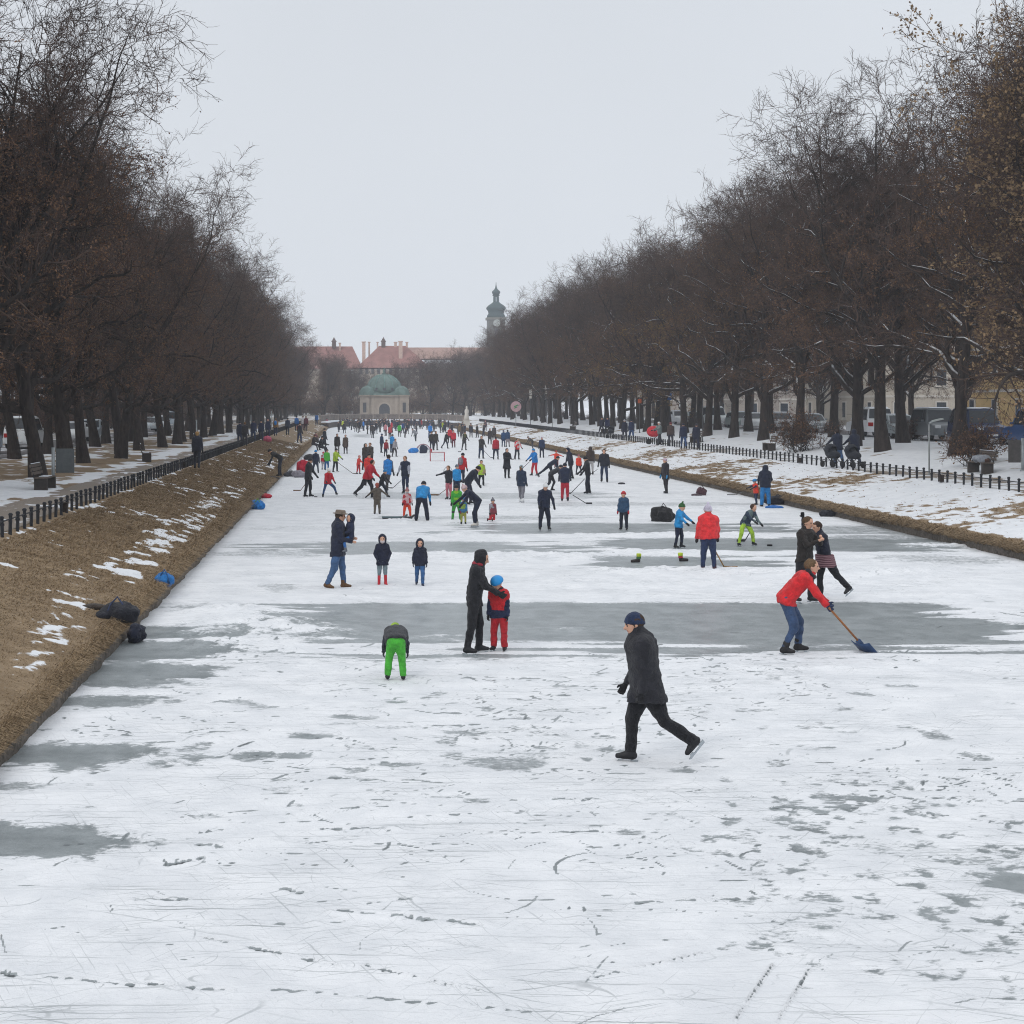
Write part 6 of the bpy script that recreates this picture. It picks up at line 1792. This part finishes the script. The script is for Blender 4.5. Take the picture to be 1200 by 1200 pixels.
for x, lab in [(982, 'parent in navy parka and jeans pushing a stroller, left of a pair'), (1002, 'parent in navy hooded jacket pushing a stroller, right of a pair')]:
    person(lab, x, 547, 1.80, 200, k(lean=6, lleg=(12, 4, 10), rleg=(-12, 4, 14, 14), larm=(46, 6, 14), rarm=(46, 6, 14), coat=.07, puff=1.12, fat=1.1, hat='hood' if x > 990 else 'none', hair=HAIRD if x < 990 else None, hoodback=1 if x < 990 else None), '1d2438', '3a5478' if x < 990 else '232a3e', None, z=1.27, group=GP)

# ---- the far crowd before the end wall
cr = np.random.default_rng(44)
CROWD = [(402, 504, 'c0d050', 'lime jacket', '3a3a40'), (426, 505, '2b7fd0', 'vivid blue jacket', '2a3a58'), (452, 511, 'c08088', 'pale pink jacket', '4a4046'), (468, 512, '3fa53a', 'bright green jacket', '3a3f38'), (459, 507, 'c03040', 'red jacket, left side of the far crowd', '33303a'),
         (479, 501, 'b02838', 'red coat, centre of the far crowd', '33303a'), (494, 503, 'a82a36', 'red scarf and jacket, right of the stairs', '2a2c34'), (487, 518, '8f9298', 'pale grey jacket, stooping', '2f3440'), (441, 503, '8a7a60', 'beige coat', '3a3a40'), (472, 508, '2a4a80', 'mid blue jacket', '2c3448'),
         (511, 503, 'c8c8cc', 'white jacket', '3a3a44'), (519, 507, '9fae3a', 'yellow green vest', '2f3038'), (457, 515, 'a84048', 'dull red jacket beside the blue skater', '2c2c36'), (383, 501, 'b05068', 'raspberry jacket by the left bank end', '3a3038')]
for x, y, c1, w_, c2 in CROWD:
    st = k(ST, lean=40) if 'stoop' in w_ else ST
    person(f'tiny far skater in {w_}', x, y, 1.7, float(cr.uniform(-180, 180)), k(st, hat='beanie', puff=1.1), c1, c2, '2f2c30', group='far crowd on the ice')
DK = ['26272f', '2b2d38', '22283c', '33302f', '3a3638', '2a3044', '3d3a3a']
done = [(x, y) for x, y, *_ in CROWD]
n = 0
while n < 112:
    x = cr.uniform(396, 600); dmax = math.sqrt(max(0, RAD ** 2)); y = cr.choice([cr.uniform(499, 504), cr.uniform(499, 509), cr.uniform(503, 514)], p=[.6, .27, .13])
    gx, gy, _q = ground_pt(x, y)
    if gx < XL + .5 or gx > XR - .5 or (gy > YEND and math.hypot((gx - XM) / RAD, (gy - YEND) / BE) > .95): continue
    if min(abs(x - a) + 1.6 * abs(y - b) for a, b in done) < 1.7: continue
    done.append((x, y)); n += 1
    kid = .4 if cr.random() < .25 else 0
    person('tiny dark clothed skater in the packed far crowd before the end wall', x, y, float(cr.uniform(1.6, 1.82)) - kid * .8, float(cr.uniform(-180, 180)),
           k(ST, kid=kid, lean=float(cr.uniform(0, 14)), coat=float(cr.choice([.05, .1])), hat='beanie'), str(cr.choice(DK)), str(cr.choice(DK)), str(cr.choice(DK)), glove=None, group='dark clothed skaters of the far crowd')
# ================================================================ hockey sticks
STK = flat('6b5138', .6, .25, 0, 12); STKD = flat('26262a', .6, .2, 0, 12)


def stick(a, b, label, mat=STK, bl=.28, dirx=1, z=0.0):
    """a: (px, py, height) of the upper end at the depth of b's ground point; b: (px, py) where the blade rests"""
    bx_, by_, _ = ground_pt(*b, z); s = by_ / F
    ax, az = (a[0] - CX) * s, HCAM - (a[1] - CY) * s
    r = empty('hockey_stick', (bx_, by_, z), 0, label, 'hockey stick', 'hockey sticks in play')
    MB().tube([(0, 0, .04), (ax - bx_, -.05, az - z)], .017, 6).build('shaft', mat, r, True)
    MB().box((dirx * bl / 2, 0, .045), (bl, .022, .075)).build('blade', mat, r, bevel=.01)


stick((815 + 22, 644), (849, 667), 'hockey stick with curved orange blade held by the child in red', flat('8a6a3c', .6, .2, 0, 12), .34)
stick((880, 621), (873, 635), 'hockey stick held between lime trousers', STKD, -.26)
stick((880, 572), (862, 581), 'grey stick the orange vest child points at the ice', flat('7b7c7e', .5, .2), -.4)
stick((685, 561), (669, 579), 'hockey stick held low by the slim dark skater', STKD, -.2)
stick((671, 580), (687, 591), 'hockey stick lying on the ice right of the red trousers', STKD, .25)
stick((700, 550), (693, 556), 'hockey stick held by the man in jeans', STKD, -.25)
stick((630, 532), (613, 549), 'long stick swung by the blue and red skater', STKD, -.25)
stick((396, 542), (414, 556), 'long stick reaching right from the lime child', flat('5a4a40', .6, .2), .3)
stick((364, 559), (352, 576), 'hockey stick of the tall black player', STK, -.35)
stick((470, 563), (460, 573), 'stick held low by the skater in navy vest', STKD, -.25)
stick((566, 527), (575, 537), 'long thin stick beside the leaning dark man', STKD, .2)
stick((544, 514), (540, 530), 'stick planted before the lime striped skater', STKD, -.25)
stick((523, 573), (514, 581), 'hockey stick with brown blade left of the pink trousers', STK, -.4)
stick((606, 520), (602, 539), 'thin stick of the red and white player', STKD, -.2)


# ================================================================ things lying about
def blob(name, label, cat, px, py, size, colr, z=0.0, seed=1, extra=None, group=None, lump=.22, shape=None):
    x, y, zz = ground_pt(px, py, z) if z == 0 else (*ground_pt(px, py, z)[:2], z)
    if z: zz = zat(x, y)
    sx, sy, sz = size
    r = empty(name, (x, y, zz), 0, label, cat, group)
    rs = np.random.default_rng(seed)
    prim = shape or [(v3(*(rs.uniform(-.3, .3, 2) * (sx, sy)), sz * rs.uniform(.25, .5)), v3(sx, sy, sz) * rs.uniform(.26, .42)) for _ in range(6)] + [(v3(0, 0, sz * .4), v3(sx * .48, sy * .48, sz * .5))]
    fn = lambda p: np.maximum(smin([ell(p, c, q) for c, q in prim], min(size) * .15) + (vnoise3(p * 5 / max(size) * 1.2, seed) - .5) * lump * min(size), -p[..., 2] - .02)
    V, Q = surface(fn, (-sx * .8, -sy * .8, -.02), (sx * .8, sy * .8, sz * 1.25), max(min(size) / 12, y / 1621 * .8))
    mesh_np('body', V, Q, cloth(colr), r)
    if extra: extra(r, sx, sy, sz)
    return r


def strap(c):
    return lambda r, sx, sy, sz: MB().tube([(-sx * .3, -sy * .45, sz * .25), (-sx * .15, -sy * .3, sz * .85), (0, -sy * .1, sz * 1.12), (sx * .15, -sy * .3, sz * .85), (sx * .3, -sy * .45, sz * .25)], .018, 6).build('strap', cloth(c), r, True)


blob('plastic_bag', 'crumpled bright blue bag on the brown grass, nearest on the left bank', 'bag', 193, 683, (.42, .42, .34), '2168a8', .33, 5, strap('174f86'))
blob('sports_bag', 'black bag and jacket heap slumped over the left bank edge', 'bag', 146, 734, (.66, .46, .40), '1b1d26', .38, 46, strap('2f3a58')).location = (-4.24, 29.4, zat(-4.24, 29.4))
blob('dropped_jacket', 'dark navy jacket hanging from the bank edge onto the ice', 'jacket', 164, 744, (.26, .34, .36), '161b2c', .12, 7).location = (-3.86, 28.9, .02)
blob('brown_strap_bag', 'thin dark scarf lying left of the black heap on the grass', 'scarf', 124, 728, (.45, .18, .12), '3a332e', .5, 8).location = (-4.75, 30.0, zat(-4.75, 30.0))
blob('plastic_bag', 'bright blue bag with green strap far along the left bank', 'bag', 302, 586, (.5, .5, .42), '2271b8', .4, 9, strap('5f9a3c'))
blob('dropped_jacket', 'small red jacket heap on the snow patch of the left bank', 'jacket', 312, 570, (.5, .4, .25), 'b5263a', .55, 10)
blob('dropped_jacket', 'dark folded jacket beside the bending man on the left bank', 'jacket', 320, 557, (.6, .4, .2), '26262a', .5, 11)
blob('sports_bag', 'dark grey bag right of the bending man on the left bank', 'bag', 341, 552, (.8, .5, .4), '3a3a42', .35, 12, strap('55565e'))
blob('sports_bag', 'pale grey bag at the left ice edge by the black player', 'bag', 350, 555, (.7, .5, .5), '8b8790', .25, 13)
blob('sports_bag', 'red backpack behind the tall black hockey player', 'bag', 355, 549, (.85, .5, .95), 'b81f38', .3, 14, strap('7a1626'))
blob('sports_bag', 'black bag low on the left bank beside the seated people', 'bag', 363, 530, (.9, .5, .5), '26272c', .6, 15)
blob('rucksack', 'black rucksack standing on the ice left of the boy in blue', 'bag', 777, 612, (.72, .5, .62), '1d1d20', 0, 16, strap('2c2c30'))
blob('rucksack', 'small brown purple bag on the ice near the right bank', 'bag', 822, 581, (.42, .35, .46), '4a3038', 0, 17, strap('3a262e'))
blob('dropped_jacket', 'dark brown garment beside the brown purple bag', 'jacket', 816, 581.5, (.5, .3, .14), '43343a', 0, 18)
blob('sports_bag', 'big black bag right of the bright blue trousers', 'bag', 911, 592, (1.1, .5, .42), '20222c', 0, 19, strap('33363f'))
blob('sports_bag', 'bright blue bag lying before the big black bag', 'bag', 907, 596, (.8, .35, .16), '1f62a8', 0, 20)
blob('sports_bag', 'small black bag under the grass edge of the right bank', 'bag', 968, 606, (.55, .3, .3), '1e1f26', 0, 21)
blob('dropped_jacket', 'dark heap under the grass edge at the far right', 'jacket', 1177, 651, (.4, .3, .22), '2a241f', 0, 22)
blob('glove', 'dark blue glove dropped on the ice left of the couple', 'glove', 886, 673, (.26, .16, .10), '27354c', 0, 23)
blob('glove', 'small dark glove on the ice right of the walking man in jeans', 'glove', 728, 568, (.36, .2, .14), '34343a', 0, 24)
blob('bag_pile', 'heap of pale and blue clothes on the bench at the right edge', 'clothes', 1141, 543, (.7, .8, .34), '8a8f98', 1.75, 25)
# re-seat the bench heap on its seat
for nm_, lab, dy, c1, sd in [('clothes_pile', 'dark brown bag on the left end of the heaped bench', -.55, '4a3328', 26), ('clothes_pile', 'bright blue garment lying on the heaped bench', .05, '2a6aa6', 27)]:
    o = blob(nm_, lab, 'clothes', 1141, 543, (.36, .34, .24), c1, 1.75, sd); o.location = (26.0, 67.0 + dy, zat(26.1, 67) + .46)
for o in C.objects:
    if o.name.startswith('bag_pile') and not o.parent: o.location = (26.0, 66.8, zat(26.1, 67) + .46)
blob('rag', 'small dark stone heap on the ice edge', 'stone', 70, 873, (.2, .16, .06), '2a231e', 0, 28) if False else None
# neon boots
for px, py, lab, rz in [(748, 659, 'dark boot with neon yellow cuff left on the ice, left one of two', 200), (798, 658, 'dark boot with red and neon cuff left on the ice, right one of two', 20)]:
    x, y, _ = ground_pt(px, py); r = empty('winter_boot', (x, y, 0), math.radians(rz), lab, 'boot', 'boots left on the ice')
    b0 = v3(0, 0, .06)
    f_ = lambda p: np.maximum(smin([seg(p, v3(0, 0, .05), v3(.19, 0, .04), .05, .04), seg(p, v3(0, 0, .05), v3(-.02, 0, .2), .05, .058)], .03), np.maximum(p[..., 2] - .22, -p[..., 2]))
    V, Q = surface(f_, (-.12, -.1, -.02), (.28, .1, .28), .014); mesh_np('body', V, Q, cloth('2a2626'), r)
    MB().lathe([(.056, .15), (.064, .155), (.066, .235), (.05, .24)], 14, (-.017, 0, 0)).build('cuff', cloth('b5c83a'), r, True)
    MB().lathe([(.059, .10), (.063, .105), (.062, .14), (.055, .145)], 14, (-.012, 0, 0)).build('stripe', cloth('b02a3a' if rz < 90 else '3a6a3a'), r, True)
for px, py, lab in [(902, 640, 'black puck on the ice right of the lime trousers'), (370, 583, 'black puck before the tall black hockey player')]:
    props(MB().lathe([(.035, 0), (.05, .005), (.05, .035), (.035, .04)], 18, mi=0).build('puck', flat('141416', .6, .1), loc=ground_pt(px, py)), lab, 'puck').scale = (1.6, 1.6, 1.4)
# sledges
for px, py, lab, c1 in [(461, 609, 'grey plastic sledge lying left of the child in orange trousers', '56666a'), (477, 609.5, 'black sledge under the child in orange trousers', '232226')]:
    x, y, _ = ground_pt(px, py); r = empty('sledge', (x, y, 0), 0, lab, 'sledge')
    b = MB(); lx_ = .85 if 'grey' in lab else .4; b.box((0, 0, .10), (lx_, .36, .05)); b.box((lx_ * .54, 0, .15), (.16, .34, .05), rot=Matrix.Rotation(math.radians(-35), 3, 'Y')); b.build('seat', flat(c1, .5, .15), r, bevel=.015)
    for s in (-.14, .14): MB().box((0, s, .04), (lx_ * .95, .035, .08)).build('runner', flat('2c2d30', .5, .2), r, bevel=.008)
# goals
x, y, _ = ground_pt(512.5, 541); s = y / F; g = empty('hockey_goal', (x, y, 0), 0, 'small square hockey goal with red frame', 'goal')
wd, hh = 8.3 * s, 11 * s
gm = flat('a8343c', .5, .15)
for sx in (-1, 1): MB().tube([(sx * wd, 0, 0), (sx * wd, 0, hh)], .035, 8).build('post', gm, g, True)
MB().tube([(-wd, 0, hh), (wd, 0, hh)], .035, 8).build('crossbar', flat('b9898d', .5, .15), g, True)
MB().tube([(-wd, 0, .02), (-wd, .8, .02), (wd, .8, .02), (wd, 0, .02)], .02, 6).build('base_frame', gm, g, True)
nb = MB()
for i in range(15):
    xx = -wd + 2 * wd * i / 14; nb.tube([(xx, 0, hh), (xx, .35, hh * .6), (xx, .8, .02)], .004, 3, cap=False)
for t_ in np.linspace(.1, .9, 7): nb.tube([(-wd, .8 * t_, hh * (1 - t_)), (wd, .8 * t_, hh * (1 - t_))], .004, 3, cap=False)
nb.build('net', flat('c9ccd2', .8, .1), g)
x, y, _ = ground_pt(496, 531); s = y / F; g = empty('popup_goal', (x, y, 0), 0, 'pop-up arched net goal with white mesh and red trim', 'goal')
arc = [(9 * s * math.cos(a), 0, 10.5 * s * math.sin(a)) for a in np.linspace(0, math.pi, 15)]
MB().tube(arc, .05, 6).build('arch', flat('a0808a', .6, .2), g, True)
MB().tube([(p[0] * .9, .9, p[2] * .75) for p in arc], .03, 6).build('rear_arch', flat('8b8f98', .6, .1), g, True)
nb = MB()
for i in range(1, 14): nb.tube([arc[i], (arc[i][0] * .9, .9, arc[i][2] * .75)], .012, 3)
for f_ in (.25, .5, .75, 1.0): nb.tube([(p[0] * (1 - .1 * f_), .9 * f_, p[2] * (1 - .25 * f_)) for p in arc], .010, 3)
nb.build('net', flat('d4d6da', .8, .1), g)
MB().tube([(9 * s, -.03, .0), (9.3 * s, -.03, 5 * s)], .09, 6).build('trim', gm, g, True)
blob('sports_bag', 'bright blue bag left of the pop-up arched goal', 'bag', 484.5, 531, (.75, .45, .55), '2b7cc8', 0, 30)
blob('dropped_jacket', 'dark bundle on the ice inside the pop-up arched goal', 'jacket', 495.5, 531.5, (.6, .4, .85), '2b3144', 0, 31)
# hoop net
x, y, _ = ground_pt(525, 569); s = y / F; g = empty('hoop_net', (x, y, 0), 0, 'round white hoop with clear mesh behind the sky blue jacket', 'goal')
cc = [(5.2 * s * math.cos(a), 0, 15.0 * s + 7 * s * math.sin(a)) for a in np.linspace(-.2, math.pi + .2, 20)]
MB().tube(cc, .022, 6).build('hoop', flat('a9adb2', .6, .1), g, True)
nb = MB()
for i in range(1, 19, 2): nb.tube([cc[i], (0, .5, 15 * s)], .004, 3)
nb.build('net', flat('d2d5d9', .8, .1), g); MB().tube([(0, 0, 0), (-5 * s, 0, 13.6 * s)], .02, 6).build('pole', flat('b2b5b9', .5), g)


# ================================================================ strollers
def make_stroller():
    r = empty('stroller'); m_ = cloth('1d2029')
    fr = MB()
    for sx in (-.24, .24):
        fr.tube([(sx, .42, .98), (sx, .05, .5), (sx, -.42, .16)], .018, 6); fr.tube([(sx, .36, .16), (sx, -.1, .55)], .018, 6)
    fr.tube([(-.24, .42, .98), (.24, .42, .98)], .018, 6); fr.build('frame', flat('34363a', .4, .15, .5), r, True)
    f_ = lambda p: np.maximum(smin([ell(p, v3(0, -.12, .58), (.26, .42, .2)), ell(p, v3(0, .12, .72), (.26, .28, .28))], .05), .0 - (p[..., 2] - .42))
    V, Q = surface(f_, (-.35, -.6, .35), (.35, .5, 1.1), .04); mesh_np('seat', V, Q, m_, r)
    f_ = lambda p: np.maximum(np.maximum(ell(p, v3(0, .1, .78), (.29, .36, .34)), -ell(p, v3(0, -.22, .7), (.26, .4, .28))), .74 - p[..., 2])
    V, Q = surface(f_, (-.4, -.4, .6), (.4, .5, 1.2), .035); mesh_np('hood', V, Q, m_, r)
    for sx in (-.27, .27):
        for yy in (-.42, .36):
            q = MB().lathe([(.03, -.02), (.14, -.025), (.16, -.02), (.16, .02), (.14, .025), (.03, .02)], 16).build('wheel', TYRE, r, loc=(sx, yy, .16)); q.rotation_euler = (0, math.radians(90), 0)
    return r


st0 = make_stroller()
for i, (px, py, rz, lab) in enumerate([(975, 548, 20, 'dark stroller pushed by the parent in jeans, left of a pair'), (999, 549, 20, 'dark stroller pushed by the hooded parent, right of a pair'), (716, 514, -20, 'dark stroller between the far walkers on the right path')]):
    o = st0 if i == 0 else copy_tree(st0); o.location = (*ground_pt(px, py, 1.27)[:2], 1.29); o.rotation_euler = (0, 0, math.radians(rz)); props(o, lab, 'stroller', 'strollers on the right path')
x, y, _ = ground_pt(766.5, 521, 1.27); r = empty('pushchair', (x, y, 1.29), 0, 'red covered pushchair in front of the walker with the white hat', 'stroller')
MB().tube([(-.5, 0, .35), (.1, 0, .5), (.7, 0, .95)], .025, 6).build('frame', flat('3a3a3e', .5), r)
f_ = lambda p: np.maximum(ell(p, v3(-.05, 0, .95), (.5, .3, .42)), .55 - p[..., 2]); V, Q = surface(f_, (-.6, -.4, .4), (.6, .4, 1.5), .05); mesh_np('hood', V, Q, cloth('c0303c'), r)
for sx in (-.4, .35):
    q = MB().lathe([(.03, -.15), (.2, -.16), (.2, .16), (.03, .15)], 14).build('wheel', TYRE, r, loc=(sx, 0, .2)); q.rotation_euler = (math.radians(90), 0, 0)
x, y, _ = ground_pt(313.5, 514.5, 1.27); blob('bundle', 'pink bundle before a stooping walker far up the left path', 'bag', 313.5, 515, (.8, .5, .6), 'b8506a', 1.27, 40)
# ================================================================ the hazy air
hb = MB().box((12, 262, 23), (360, 560, 50))
hz = hb.build('haze', [], None)
hm = bpy.data.materials.new('thin_winter_haze'); hm.use_nodes = True
ht = hm.node_tree
ht.nodes.remove(ht.nodes['Principled BSDF'])
pv = ht.nodes.new('ShaderNodeVolumePrincipled'); pv.inputs['Color'].default_value = (.86, .90, .97, 1)
pv.inputs['Density'].default_value = .00045; pv.inputs['Anisotropy'].default_value = .2
ht.links.new(pv.outputs[0], ht.nodes['Material Output'].inputs['Volume'])
hz.data.materials.append(hm)
props(hz, kind='stuff')
